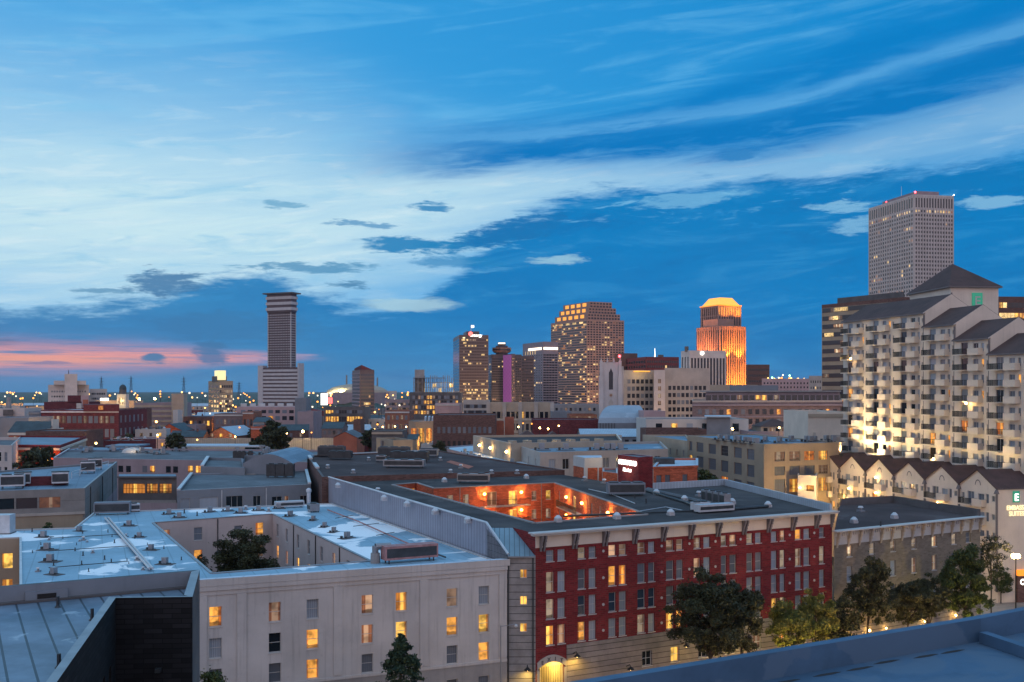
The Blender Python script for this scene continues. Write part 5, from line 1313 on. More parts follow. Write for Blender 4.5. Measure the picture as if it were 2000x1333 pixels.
# ---- street end building at far left, red building with lamplight
b = bld('grey_window_building', 'narrow grey stone building with rows of dark windows at the left frame edge', [XY(-70, 296), XY(23, 290), XY(40, 340), XY(-60, 340)], 868, 'limestone', 'roof_grey', wins={0: (7, 1.1, [(2.0, 2.6), (6.2, 2.6), (10.4, 2.6)], 'km')}, style='dh', par=1)
b = bld('red_corner_building', 'red two storey corner building with blue grey roof and orange lamplight under its cornice', [XY(23, 325), XY(118, 322), XY(168, 385), XY(40, 390)], 869, 'red_brick', 'roof_blue', wins={1: (6, 1.5, [(2.2, 3.0), (7, 3.0)], 'eemm')}, style='dh')
band(b, 0, .9, .7, .4, 'trim_white'); band(b, 1, .9, .7, .5, 'cream_plaster'); band(b, 1, 1.6, 8, .03, 'pale_tan', 'light_front', t0=20)
p, d, L = b.edge(0); b.flat(0, [(hit(36, p, d), b.z1 - 5, 2.2, 2.0, 'e')]); b.windows()
for k in (.6, .85): lamp('cornice_light', (*along(p, d, L * k, 2.0), b.z1 - 3.0), 900, (1, .36, .06), .3, b.root)
lantern(b, *along(p, d, L * .80, .8), b.z1 - 4.0, 'lamp_yellow', 500, (1, .5, .1), .3); lantern(b, *along(p, d, L * .05, 1.0), 5.5, 'lamp_orange', 700, (1, .4, .12), .25)
# ---- red sign wall and wing behind the red hotel
C0 = XY(1247, 166.5); Cl = XY(1207, 173.2); Cr = XY(1275, 168.5); Cb = (Cr[0] + Cl[0] - C0[0], Cr[1] + Cl[1] - C0[1])
b = B('sign_tower', 'square red tower with white lit lettering above the red hotel roof', [C0, Cr, Cb, Cl], 24.95)
b.walls('red_brick'); b.roof('roof_grey'); b.parapet('red_brick', .12, .25, capm='metal_grey')
p, d, L = b.edge(3); rz = math.atan2(d[1], d[0]); q = along(p, d, L * .50, .12)
text(b.root, 'COURTYARD', (*q, 23.55), rz, .82, 'sign_white', .05, .92); text(b.root, 'Marriott', (*along(p, d, L * .48, .12), 22.45), rz, .62, 'sign_white', .05, .95, .25)
lamp('sign_light', (*along(p, d, L * .5, 1.6), 22.9), 90, (1, .86, .6), .4, b.root)
w0 = (Cr[0] + .15, Cr[1] + .3); w1 = XY(1362, 172); w2 = XY(1362, 190); w3 = XY(1290, 190)
b = B('red_wing', 'low red wing with three tall dark windows right of the lit sign tower', [w0, w1, w2, w3], 23.0)
p, d, L = b.edge(0)
b.walls('court_brick', {0: [(hit(x, p, d), 20.0, 1.0, 1.9, 'm', 'dh2') for x in (1287, 1304, 1338)]}, .2); b.windows('bracket_grey'); b.roof('roof_bright'); b.parapet('court_brick', .35, .3, capm='metal_light', over=.15)
mb = MB(); mb.box(((w0[0] + w3[0]) / 2 + 1.4, 181), (1, 0), 3.4, 3, 23, 24.0, 'metal_dark'); part('plant_screen', mb, b.root)
b = B('stair_head', 'small two tone stair head, white over red, left of the lit sign tower', [XY(1143, 181), XY(1176, 182), XY(1174, 188), XY(1120, 187)], 24.0)
b.walls('court_brick'); mb = MB()
for e_ in (0, 3): p, d, L = b.edge(e_); mb.wbox(p, d, 0, L, .004, .05, 22.2, 24.0, 'trim_white')
part('white_band', mb, b.root); b.roof('roof_bright'); p, d, L = b.edge(0); mb = MB(); mb.wbox(p, d, -.3, .3, .06, .4, 18, 24, 'trim_white'); mb.wbox(p, d, L * .72, L * .78, .02, .2, 18, 22.2, 'trim_white'); part('downpipe', mb, b.root)
lamp('roof_light', (*along(p, d, L * .6, 3), 24.5), 130, (1, .75, .4), .3, b.root)
b = B('red_link', 'low red link wall with pale coping left of the lit sign tower', [XY(1177, 181), XY(1206, 177), XY(1206, 188), XY(1177, 188)], 21.4); b.walls('court_brick'); b.roof('roof_grey'); b.parapet('court_brick', .2, .3, capm='metal_light')
# ---- tan loft building
c0 = (52.9, 215); c1r = (71.7, 223); c2 = (63, 266); c3 = (44, 257)
b = B('loft_building', 'tan plastered loft building with large gridded windows, some yellow lit, left of the gabled wing', [c0, c1r, c2, c3], 24.3)
p, d, L = b.edge(3); ops3 = []
for r, (z, h) in enumerate(((20.9, 2.3), (17.2, 2.6), (13.4, 2.7), (9.6, 2.7))):
    for x, w in ((1349, 2.0), (1367, 4.3), (1391, 4.3), (1415, 4.0), (1441, 4.0), (1466, 3.6)):
        ops3.append((hit(x, p, d), z, w, h, 'y' if (r, x) == (1, 1349) else ('o' if r > 1 and x == 1415 else R.choice('mkmm')), 'grid'))
p0_, d0_, L0_ = b.edge(0); ops0 = []
for r, (z, h) in enumerate(((20.9, 2.0), (17.9, 1.9), (14.2, 2.9))):
    for x, w, c in ((1523, 2.7, 'e'), (1552, 2.7, 'e'), (1581, 2.7, 'o'), (1608, 2.5, 'y')):
        cc = c if r == 0 else ('m' if (r == 1 and x < 1590) or x < 1530 else ('y' if r == 2 else 'e'))
        ops0.append((hit(x, p0_, d0_), z, w, h, cc, 'grid'))
b.walls('tan', {3: ops3, 0: ops0}, .25); b.windows('bracket_grey'); b.roof('roof_blue'); b.parapet('tan', .3, .4, capm='pale_tan')
rr = random.Random(2)
for k in range(18): x = rr.uniform(1400, 1640); vent(b, *G(x, rr.uniform(858, 866) if x > 1480 else 853 + (x - 1343) * .11, 24.3), 24.3, 3, rr.random(), 1.3)
q = along(p0_, d0_, L0_ * .8, 5); lamp('yard_or_fill_light', (*q, 13), 1900, (1, .62, .18), .4, b.root)
q = along(p0_, d0_, L0_ * .3, 12); lamp('yard_or_fill_light', (*q, 17), 3800, (1, .66, .26), .4, b.root)
b = bld('pink_tan_block', 'pinkish tan block with small dark windows left of the tan loft building', [XY(1345, 262), XY(1350, 262), XY(1340, 300), XY(1255, 300)], 862, 'pale_tan', 'roof_blue', wins={3: (7, 1.1, [(2.6, 1.7), (6.2, 1.7)], 'mkm')}, style='cas', par=.4)
# balcony block in front of the loft building
b = B('balcony_annex', 'narrow cream annex with two dark balcony openings at the far end of the gabled wing', [XY(1558, 214), XY(1594, 212), XY(1600, 230), XY(1560, 230)], 17.9)
p, d, L = b.edge(0); b.walls('cream_plaster', {0: [(L * .66, z, 1.7, 1.3, c, 'pl') for z, c in ((14.9, 'o'), (11.2, 'm'), (7.5, 'm'))]}, .5); b.windows('trim_white'); b.roof('roof_grey'); b.parapet('cream_plaster', .3, .25)
for z in (15.6, 11.6): lantern(b, *along(p, d, L * .15, .4), z, 'lamp_warm', 45, (1, .6, .2), .15)

# unseen lights without fixtures, added to warm the front of the gabled wing
for u in (4, 16, 28, 40, 52): q = along(GW.edge(0)[0], dE, u, 9); lamp('yard_or_fill_light', (*q, 6.5), 1000, (1, .66, .34), .4, GW.root)


# brown garage front with glowing strip and pale ring on the end wall of the wing
pe, de, Le = GW.edge(1); t1 = hit(1996, pe, de)
mb = MB(); mb.wbox(pe, de, t1 - 1.3, t1 + 3, .01, .5, 0, 4.6, 'brown_brick'); part('garage_front', mb, GW.root); mb = MB(); mb.wbox(pe, de, t1 - 1.2, t1 + 3, .02, .7, 4.65, 5.6, 'lamp_yellow' if False else 'crown_orange'); part('light_strip', mb, GW.root)
mb = MB(); c = along(pe, de, t1 - .3, .55); rz_ = math.atan2(de[1], de[0])
for k in range(14):
    a0, a1 = 2 * math.pi * k / 14, 2 * math.pi * (k + 1) / 14; mb.tube((c[0] + de[0] * .42 * math.cos(a0), c[1] + de[1] * .42 * math.cos(a0), 3.6 + .42 * math.sin(a0)), (c[0] + de[0] * .42 * math.cos(a1), c[1] + de[1] * .42 * math.cos(a1), 3.6 + .42 * math.sin(a1)), .09, .09, 'sign_white', 5)
part('ring_sign', mb, GW.root)
# ================================================================ skyline
def grid_cells(b, e_, nx, nz, z0, z1, fw, fh, litp, dark='g', lits='fffw', m=.6, seed=1, rowp=None):
    """regular windows on face e_; litp = chance of a lit one; rowp = {row: chance}"""
    rr = random.Random(seed); p, d, L = b.edge(e_); cw = (L - 2 * m) / nx; ch = (z1 - z0) / nz; out = []; run = None
    for j in range(nz):
        pr = (rowp or {}).get(j, litp); prev = False
        for i in range(nx):
            q = pr if not prev else min(.75, pr * 3 + .2)
            on = rr.random() < q; prev = on and pr < .5
            out.append((m + cw * (i + .5), z0 + ch * (j + (1 - fh) / 2), cw * fw, ch * fh, rr.choice(lits) if on else dark))
    b.flat(e_, out)
def tower(name, label, fp, z1, wall, faces, roofm='gravel_dark', z0=0.0, group=None, par=.8):
    b = B(name, label, fp, z1, z0, 'skyscraper' if z1 > 60 else 'building', group)
    b.walls(wall)
    for e_, kw in faces.items(): grid_cells(b, e_, **kw)
    b.windows(limit=100); b.roof(roofm)
    if par: b.parapet(wall, par, .5)
    return b
def penthouse(b, fp, h, m, z=None, name='penthouse'):
    z = b.z1 if z is None else z; mb = MB(); mb.prism(fp, z + .02, z + h, m); return part(name, mb, b.root)
def beacon(b, x, y, z, mat='lamp_red', r=.8):
    return placed('beacon', sphere_mesh(r, mat), b.root, (x, y, z))
# office slab, tallest
fp = quad3(1697, 1785, 1863, 921, 12); zt = ZZ(382, 921)
b = B('office_skyscraper', 'tallest pale gridded office tower rising behind the pyramid roof', fp, zt); b.walls('limestone')
fh = 3.75
for e_, nx in ((3, 19), (0, 14)):
    grid_cells(b, e_, nx, 40, zt - 12 - 40 * fh, zt - 12, .52, .56, .02 if e_ == 0 else .03, 'g', 'fwp', .8, e_ + 3, {39: .4, 24: .12, 20: .35, 16: .1, 10: .5, 9: .45, 8: .3, 12: .2})
    p, d, L = b.edge(e_); cw = (L - 1.6) / nx; b.flat(e_, [(.8 + cw * (i + .5), zt - 10.6, cw * .5, 8.6, 'g') for i in range(nx)])
for e_, nx in ((3, 19), (0, 14)):
    p, d, L = b.edge(e_); cw = (L - 1.6) / nx
    for i in range(nx + 1): mb = MB(); u = .8 + cw * i; mb.wbox(p, d, max(0, u - .45), min(L, u + .45), .005, .55, 0, zt, 'limestone'); part('pier', mb, b.root)
b.windows(limit=100); b.roof('gravel_dark'); b.parapet('limestone', 1, .6)
penthouse(b, inset(b.poly, 9), 6, 'mauve'); beacon(b, b.poly[0][0] + 2, b.poly[0][1] + 2, zt + 3.2, r=.9); beacon(b, b.poly[1][0], b.poly[1][1], zt + 2, 'lamp_white', .4)
mb = MB(); mb.cyl((b.c[0] - 8, b.c[1]), .3, .1, zt + 6, zt + 16, 'metal_light', 6); part('mast', mb, b.root); beacon(b, *along(*b.edge(3)[:2], 30), zt + 2, r=.5)
# bronze banded tower behind the balcony tower
fp = quad3(1605, 1768, 1800, 400, 30); zt = ZZ(588, 400)
b = B('banded_office_tower', 'dark bronze office tower with horizontal window bands left of the balcony tower', fp, zt); b.walls('tan')
p, d, L = b.edge(3); mb = MB(); nb = 17; fh = (zt - 12) / nb
for k in range(nb):
    z = 12 + k * fh; mb.wbox(p, d, .4, L - .4, .005, .12, z + fh * .42, z + fh * .95, 'glass_brown')
part('window_band', mb, b.root)
rr = random.Random(6)
for k, us in ((15, (.62, .70, .78)), (16, (.66, .74, .82, .9)), (14, (.72, .8)), (12, (.86,)), (11, (.74, .8, .88)), (10, (.86, .92)), (8, (.5, .95)), (5, (.9,)), (3, (.85,)), (2, (.8, .9, .97)), (13, (.52, .6))):
    for u in us: b.flat(3, [((.06 + (u - .5) * .6) * L, 12 + k * fh + fh * .46, 3.0, fh * .45, rr.choice('few'))], .14)
b.flat(3, [(L * .93, 12 + 2 * fh, 3.0, 2.4, 'y')], .1)
for k in range(9): b.flat(3, [(L * (.15 + .1 * k), 2, 2.6, 8.5, 'r')])
b.windows(); b.roof('gravel_dark'); b.parapet('brown_brick', 1.5, .6)
penthouse(b, inset(b.poly, 4.5), 4.2, 'dark_concrete')
b = tower('lit_band_tower', 'brown office block with orange lit bands at the right frame edge behind the pyramid roof', quad3(1935, 1949, 2060, 470, 5), ZZ(583, 470), 'brown_brick', {0: dict(nx=14, nz=14, z0=10, z1=ZZ(586, 470), fw=.92, fh=.5, litp=.12, lits='fy', rowp={12: .85, 11: .6, 10: .3})})
# orange floodlit tower
zt1, zt2, zt3 = ZZ(637, 1226), ZZ(597, 1236), ZZ(580, 1236)
fp = quad3(1360, 1407, 1456, 1226, 26); b = B('floodlit_tower', 'granite tower with stepped top glowing orange under floodlights', fp, zt1); b.walls('granite')
fu = quad3(1368, 1404, 1447, 1236, 26)
mb = MB(); mb.prism(fu, zt1, zt2, 'granite'); part('upper_shaft', mb, b.root)
fm = quad3(1373, 1402, 1433, 1231, 26); mb = MB(); mb.prism(fm, zt1 - 2, zt1 + 9, 'granite'); part('setback', mb, b.root)
for e_, nx in ((3, 11), (0, 11)):
    p, d, L = b.edge(e_); cw = L / nx
    for i in range(nx):
        mb = MB(); mb.wbox(p, d, cw * i + cw * .62, cw * (i + 1), .004, .9, 0, zt1, 'granite'); part('pier', mb, b.root)
        for j in range(6): b.flat(e_, [(cw * i + cw * .31, 4 + j * (zt1 - 8) / 6, cw * .5, (zt1 - 8) / 6 - .6, 'g')])
pu = ccw(fu)
for e_ in (3, 0):
    p = pu[e_]; q = pu[(e_ + 1) % 4]; d, L = unit(p, q); cw = L / 9
    for i in range(9):
        mb = MB(); mb.wbox(p, d, cw * i + cw * .6, cw * (i + 1), .004, .8, zt1, zt2, 'granite'); part('pier', mb, b.root)
        b.win.append((p, d, cw * i + cw * .3, zt2 - 11, cw * .5, 8.5, 'y' if e_ == 0 else 'g', None, 0)); b.win.append((p, d, cw * i + cw * .3, zt1 + 2, cw * .5, zt2 - zt1 - 15, 'g', None, 0))
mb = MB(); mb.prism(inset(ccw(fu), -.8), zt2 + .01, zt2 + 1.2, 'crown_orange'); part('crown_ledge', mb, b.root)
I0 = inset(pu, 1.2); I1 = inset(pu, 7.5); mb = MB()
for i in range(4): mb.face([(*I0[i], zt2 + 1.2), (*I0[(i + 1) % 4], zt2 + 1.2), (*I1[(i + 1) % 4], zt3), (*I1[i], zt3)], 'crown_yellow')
mb.face([(*q, zt3) for q in I1], 'crown_orange'); part('crown', mb, b.root)  # ledge and crown emit the floodlit orange themselves
b.windows(limit=100); b.roof('gravel_dark')
p, d, L = b.edge(0)
def flood(loc, dr, w, ang=70, c=(1, .33, .03)):
    o = lamp('floodlight_beam', loc, w, c, 1.0, b.root, ang); aim(o, dr)
nrm = (d[1], -d[0])
for k in (.15, .5, .85): q = along(p, d, L * k, 16); flood((*q, 8), (-nrm[0] * .30, -nrm[1] * .30, 1), 900000, 80)
for k in (.2, .7): q = along(p, d, L * k, 9); flood((*q, 70), (-nrm[0] * .35, -nrm[1] * .35, 1), 260000, 80)
q = along(p, d, L * .35, 5); flood((*q, zt1 + 1), (-nrm[0] * .12, -nrm[1] * .12, 1), 150000, 95, (1, .34, .03))
q = along(p, d, L * .85, 5); flood((*q, zt1 + 1), (-nrm[0] * .12, -nrm[1] * .12, 1), 200000, 95, (1, .34, .03))
p3, d3, L3_ = b.edge(3); n3_ = (d3[1], -d3[0])
for k in (.3, .7): q = along(p3, d3, L3_ * k, 16); flood((*q, 10), (-n3_[0] * .3, -n3_[1] * .3, 1), 520000, 80, (1, .34, .12)); q = along(p3, d3, L3_ * k, 9); flood((*q, 70), (-n3_[0] * .3, -n3_[1] * .3, 1), 200000, 80, (1, .34, .10))
# stepped crown tower
def stepped():
    zk = [ZZ(y, 1460) for y in (624, 612, 600, 588)]
    fps = [quad3(1076 + 8 * k, 1146 + 2 * k, 1219 - 8 * k, 1460 + 4 * k, 27) for k in range(4)]
    b = B('stepped_tower', 'broad banded tower with stepped shoulders and orange lit niches near its top', fps[0], zk[0]); b.walls('granite')
    for k in range(1, 4):
        mb = MB(); mb.prism(fps[k], zk[k - 1] - .1, zk[k], 'granite'); part('setback', mb, b.root)
    grid_cells(b, 3, 22, 34, 14, zk[0] - 2, .96, .55, .11, 'g', 'fye', .5, 5, {26: .12, 20: .3, 17: .22, 16: .3, 13: .15, 9: .12, 5: .2, 6: .25, 2: .2, 31: .4})
    grid_cells(b, 0, 13, 34, 14, zk[0] - 2, .66, .55, .12, 'g', 'ffep', .5, 9, {15: .18, 3: .25, 7: .15})
    for k in range(1, 4):
        P = ccw(fps[k]); p, q = P[3], P[0]; d, L = unit(p, q)
        n = (5, 5, 4)[k - 1]
        for i in range(n): b.win.append((p, d, L * (i + .7) / (n + .6), zk[k - 1] + 2.5, L / n * .55, 5.0, 'n', None, 0))
        p, q = P[0], P[1]; d, L = unit(p, q); nx = 13 - 2 * k
        for i in range(nx):
            for j in range(2): b.win.append((p, d, L * (i + .5) / nx, zk[k - 1] + .8 + j * 4.3, L / nx * .66, 2.4, 'g', None, 0))
    PANE['n'] = 'niche_glow'  # niches emit their own orange in place of uplights
    p, d, L = b.edge(3)
    for i in range(5): b.win.append((p, d, L * (i + .6) / 5.4, zk[0] - 5.5, L / 5 * .5, 2.6, 'f', None, 0))
    b.windows(limit=100); b.roof('gravel_dark', zk[3], poly=ccw(fps[3])); return b
b = stepped()
# sign tower with red ball
zt = ZZ(656, 1100); fp = quad3(885, 897, 954, 1100, 8)
b = tower('lit_sign_tower', 'brown glass tower with many lit offices and a red and white rooftop sign', fp, zt, 'bronze', {0: dict(nx=17, nz=27, z0=6, z1=zt - 3, fw=.9, fh=.55, litp=.10, dark='r', lits='fffe', seed=3, rowp={26: .25, 15: .12, 14: .03, 13: .03, 11: .3, 9: .25, 8: .4, 7: .3, 6: .25, 5: .5, 4: .45, 3: .4, 2: .5, 1: .5, 0: .4}), 3: dict(nx=5, nz=27, z0=6, z1=zt - 3, fw=.97, fh=.85, litp=0, dark='b')})
f2 = quad3(905, 911, 936, 1106, 8); penthouse(b, f2, 5, 'bronze')
p, d, L = b.edge(0); rz = math.atan2(d[1], d[0]); mb = MB(); t1 = hit(919, p, d); c = along(p, d, t1, .5); mb.tube((c[0], c[1], zt + 2), (c[0], c[1] - .6, zt + 2), 2.4, 2.4, 'sign_red', 14); part('sign_disc', mb, b.root)
t1 = hit(930, p, d); text(b.root, 'Entergy', (*along(p, d, t1, .6), zt - .8), rz, 3.0, 'sign_white', .2)
c = XY(920, 1108); mb = MB(); mb.cyl(c, .35, .2, zt + 5, zt + 12, 'metal_light', 6); part('flagpole', mb, b.root); mb = MB(); mb.wbox(c, (1, .1), .2, 3.2, -.05, .05, zt + 9, zt + 11.6, 'sign_white'); part('flag', mb, b.root)
mb = MB(); mb.wbox(p, d, L * .12, L * .2, .02, .2, zt - 3, zt - 1.6, 'sign_cream'); part('sign_strip', mb, b.root)
# dark tower with round lookout
zt = ZZ(694, 1160); fp = quad3(952, 960, 1019, 1160, 8)
b = tower('lookout_tower', 'dark tower with wide round lookout drum on top right of the lit sign tower', fp, zt, 'granite_dark', {0: dict(nx=15, nz=24, z0=4, z1=zt - 3, fw=.8, fh=.5, litp=.07, lits='fpp', seed=8), 3: dict(nx=4, nz=24, z0=4, z1=zt - 3, fw=.8, fh=.5, litp=.03)})
c = XY(980, 1172); mb = MB(); mb.cyl(c, 7, 7, zt, zt + 3, 'granite_dark', 16); mb.cyl(c, 9, 11, zt + 3, zt + 5.5, 'granite', 18); mb.cyl(c, 11, 11, zt + 5.5, zt + 7.2, 'glass_brown', 18); mb.cyl(c, 10.5, 11, zt + 7.2, zt + 8.8, 'granite', 18); mb.cyl(c, 7, 7, zt + 8.8, zt + 11, 'granite_dark', 16); part('lookout_drum', mb, b.root)
mb = MB(); mb.cyl(c, 4.6, 4.6, zt + 11, zt + 14.6, 'granite_dark', 12); part('drum_cap', mb, b.root); mb = MB(); mb.wbox((c[0], c[1] - 4.7), (1, 0), -4, 4, 0, .3, zt + 13.0, zt + 14.4, 'strip_white'); part('light_strip', mb, b.root)
# magenta lit slab, the light put into its face as emission
zt = ZZ(693, 1125); fp = quad3(983, 999, 1006, 1125, 20)
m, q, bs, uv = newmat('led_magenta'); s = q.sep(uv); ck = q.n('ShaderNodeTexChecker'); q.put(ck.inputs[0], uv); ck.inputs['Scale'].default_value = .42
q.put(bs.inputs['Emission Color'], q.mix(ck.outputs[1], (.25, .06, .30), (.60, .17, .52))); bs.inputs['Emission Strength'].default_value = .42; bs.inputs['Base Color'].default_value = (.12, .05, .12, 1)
b = tower('magenta_tower', 'slim slab tower washed in magenta light with checkered face', fp, zt, 'granite_dark', {0: dict(nx=3, nz=20, z0=6, z1=zt - 3, fw=.6, fh=.4, litp=.5, lits='pp', seed=4)})
p, d, L = b.edge(3); mb = MB(); mb.wbox(p, d, .2, L - .2, .01, .3, 4, zt, 'led_magenta'); part('led_lit_face', mb, b.root)
# hotel tower with white strip
zt = ZZ(669, 1260); b = tower('strip_lit_tower', 'grey tower with bright white strip under its roof left of the stepped tower', quad3(1021, 1060, 1090, 1260, 20), zt, 'mauve', {3: dict(nx=9, nz=24, z0=6, z1=zt - 14, fw=.6, fh=.5, litp=.03, seed=2), 0: dict(nx=5, nz=24, z0=6, z1=zt - 14, fw=.9, fh=.6, litp=.03, seed=3)})
for e_, k0, k1 in ((3, .3, .95), (0, .05, .98)): p, d, L = b.edge(e_); mb = MB(); mb.wbox(p, d, L * k0, L * k1, .02, .5, zt - 9, zt - 6, 'strip_white'); part('light_strip', mb, b.root)
p, d, L = b.edge(3)
for k in range(5): t1 = L * (.15 + .12 * k); b.flat(3, [(t1, zt - 14, 1.4, 4.5, 'f')])
b.windows()
b = tower('dark_glass_block', 'dark glass block in front of the strip lit tower', quad3(1008, 1018, 1043, 1175, 10), ZZ(697, 1175), 'granite_dark', {0: dict(nx=9, nz=20, z0=4, z1=ZZ(700, 1175), fw=.7, fh=.5, litp=.05, lits='fp', seed=12)})
# maroon blocks behind the church
b = tower('maroon_block', 'dark maroon office block with white mast behind the gothic tower', quad3(1222, 1262, 1326, 950, 14), ZZ(699, 950), 'dark_red_brick', {0: dict(nx=14, nz=12, z0=10, z1=ZZ(702, 950), fw=.7, fh=.5, litp=.02, seed=2), 3: dict(nx=8, nz=12, z0=10, z1=ZZ(702, 950), fw=.7, fh=.5, litp=.01, seed=3)})
c = XY(1279, 955); mb = MB(); mb.cyl(c, .5, .15, b.z1, b.z1 + 9, 'sign_white', 6); part('mast', mb, b.root); penthouse(b, [XY(1285, 960), XY(1296, 960), XY(1296, 970), XY(1285, 970)], 3, 'dark_concrete')
b = tower('maroon_annex', 'low dark block with sloping roofline beside the maroon block', quad3(1200, 1215, 1245, 1000, 14), ZZ(692, 1000), 'brown_brick', {0: dict(nx=6, nz=10, z0=10, z1=60, fw=.6, fh=.5, litp=.04)})
# pale striped hotel before the orange tower
zt = ZZ(687, 760); b = tower('striped_hotel', 'pale grey striped hotel slab in front of the orange floodlit tower', quad3(1330, 1347, 1418, 760, 12), zt, 'limestone', {0: dict(nx=11, nz=1, z0=6, z1=zt - 4, fw=.62, fh=.97, litp=0, dark='g'), 3: dict(nx=3, nz=1, z0=6, z1=zt - 3, fw=.4, fh=.97, litp=0, dark='g')})
p, d, L = b.edge(0); t1 = hit(1371, p, d); c = along(p, d, t1, .4); mb = MB(); mb.tube((*c, zt - 1.2), (c[0], c[1] - .5, zt - 1.2), 1.4, 1.4, 'sign_white', 14); part('sign_disc', mb, b.root)
c = XY(1341, 766); mb = MB(); mb.cyl(c, 1.5, 1.5, zt, zt + 4, 'dark_concrete', 10); part('tank', mb, b.root)
p, d, L = b.edge(3); q = along(p, d, L * .5, 8); o = lamp('floodlight_beam', (*q, 14), 22000, (.8, .95, 1), .5, b.root, 90); aim(o, (d[1] * -.3, d[0] * .3, 1))
b = tower('brown_box_block', 'plain brown box building alone right of the orange floodlit tower', quad3(1457, 1460, 1503, 1000, 6), ZZ(714, 1000), 'brown_brick', {0: dict(nx=12, nz=10, z0=2, z1=ZZ(717, 1000), fw=.8, fh=.35, litp=0, dark='g')})
# gothic church tower
zt = ZZ(708, 450); fp = [XY(1174, 450), XY(1211, 450), XY(1211, 459), XY(1174, 459)]
b = B('gothic_tower', 'pale gothic stone church tower with tall pointed window, lamplit at its foot', fp, zt, cat='church tower'); b.walls('limestone'); b.roof('roof_grey')
p, d, L = b.edge(0)
for u in (0, L): mb = MB(); mb.wbox(p, d, u - .9, u + .9, -.8, 1.2, 0, zt - 6, 'limestone'); mb.wbox(p, d, u - .6, u + .6, -.6, .8, zt - 6, zt + .6, 'limestone'); part('buttress', mb, b.root)
for u in (0, L * .33, L * .67, L): mb = MB(); mb.cyl(along(p, d, u, .2), .45, .05, zt, zt + 2.2, 'limestone', 6); part('pinnacle', mb, b.root)
mb = MB(); t1 = L * .52; mb.face([(*along(p, d, t1 - .9, .06), zt - 12), (*along(p, d, t1 + .9, .06), zt - 12), (*along(p, d, t1 + .9, .06), zt - 4.6), (*along(p, d, t1, .06), zt - 2.6), (*along(p, d, t1 - .9, .06), zt - 4.6)], 'glass_far'); part('window', mb, b.root)
mb = MB(); c = along(p, d, t1, .02); mb.tube((*c, zt - 14.5), (c[0], c[1] - .12, zt - 14.5), 1.0, 1.0, 'stone', 14); mb.tube((c[0], c[1] - .12, zt - 14.5), (c[0], c[1] - .2, zt - 14.5), .6, .6, 'lit_pale', 14); part('rose_window', mb, b.root)
mb = MB(); mb.face([(*along(p, d, t1 - 1, .06), zt - 23), (*along(p, d, t1 + 1, .06), zt - 23), (*along(p, d, t1 + 1, .06), zt - 17.5), (*along(p, d, t1, .06), zt - 16), (*along(p, d, t1 - 1, .06), zt - 17.5)], 'stone'); part('blind_arch', mb, b.root)
mb = MB(); mb.prism([XY(1211.2, 452), XY(1218, 452), XY(1218, 458), XY(1211.2, 458)], 0, ZZ(716, 452), 'limestone'); part('stair_turret', mb, b.root)
for u in (.25, .75): q = along(p, d, L * u, 4); o = lamp('floodlight_beam', (*q, zt - 25), 2600, (1, .80, .45), .4, b.root, 90); aim(o, (0, .35, 1))
beacon(b, *XY(1210, 448), zt + 2.6, r=.55)
# beige hotel blocks with punched windows
def punched(b, e_, n, w, rows, panes, m=1.5, h=1.9):
    p, d, L = b.edge(e_); out = []
    for z in rows:
        for t in cols(L, n, w, m): out.append((t, z, w, h, R.choice(panes)))
    b.flat(e_, out); b.windows()
zt = ZZ(726, 470)
b = B('beige_hotel', 'wide beige hotel with rows of small square dark windows right of the gothic tower', [XY(1218, 470), XY(1282, 474), XY(1282, 500), XY(1218, 500)], zt); b.walls('stone'); punched(b, 0, 6, 1.5, [zt - 5.5 - 3.3 * k for k in range(7)], 'ggggm'); b.roof('roof_grey'); b.parapet('stone', .6, .4)
o = lamp('roof_light', (*XY(1252, 468), zt - .5), 500, (1, .62, .12), .4, b.root)
mb = MB(); p, d, L = b.edge(0); mb.wbox(p, d, L * .3, L * .8, .05, .4, zt - .1, zt + .3, 'lamp_yellow' if False else 'crown_yellow'); part('light_strip', mb, b.root)
zt2_ = ZZ(723, 462); b = B('beige_pier_block', 'tall beige pier block with one column of lit landings amid the beige hotel', [XY(1277, 462), XY(1299, 463), XY(1299, 500), XY(1277, 500)], zt2_); b.walls('limestone'); punched(b, 0, 1, 1.4, [zt2_ - 6 - 3.3 * k for k in range(7)], 'em', 1.0); b.roof('roof_grey')
zt3_ = ZZ(722, 474); b = B('beige_hotel_wing', 'right wing of the beige hotel with seven columns of small dark windows', [XY(1298, 470), XY(1386, 476), XY(1386, 505), XY(1298, 505)], zt3_); b.walls('stone'); punched(b, 0, 9, 1.5, [zt3_ - 9.5 - 3.3 * k for k in range(6)], 'ggggm'); b.roof('roof_grey'); b.parapet('stone', .6, .4)
# long brown terraced building
z_ = ZZ(786, 372); b = B('long_brown_building', 'long brown brick building with terrace and lit windows left of the banded tower', [XY(1352, 372), XY(1645, 380), XY(1640, 430), XY(1352, 430)], z_); b.walls('mauve_brick'); punched(b, 0, 20, 1.5, [z_ - 4.5, z_ - 8, z_ - 11.5], 'mkgmmkgo', 1.5, 1.9); b.roof('roof_grey'); b.parapet('stone', .6, .4); mb = MB(); p, d, L = b.edge(0); mb.wbox(p, d, 0, L, .01, .5, z_ - 1.4, z_ - .8, 'mauve'); mb.wbox(p, d, 0, L, .01, .4, z_ - 5.6, z_ - 5.2, 'mauve'); part('cornice', mb, b.root)
z2_ = ZZ(766, 386); b = B('brown_penthouse', 'set back upper storey with dark glazing on top of the long brown building', [XY(1378, 384), XY(1640, 392), XY(1640, 425), XY(1378, 425)], z2_, z_ + .02); b.walls('mauve'); p, d, L = b.edge(0)
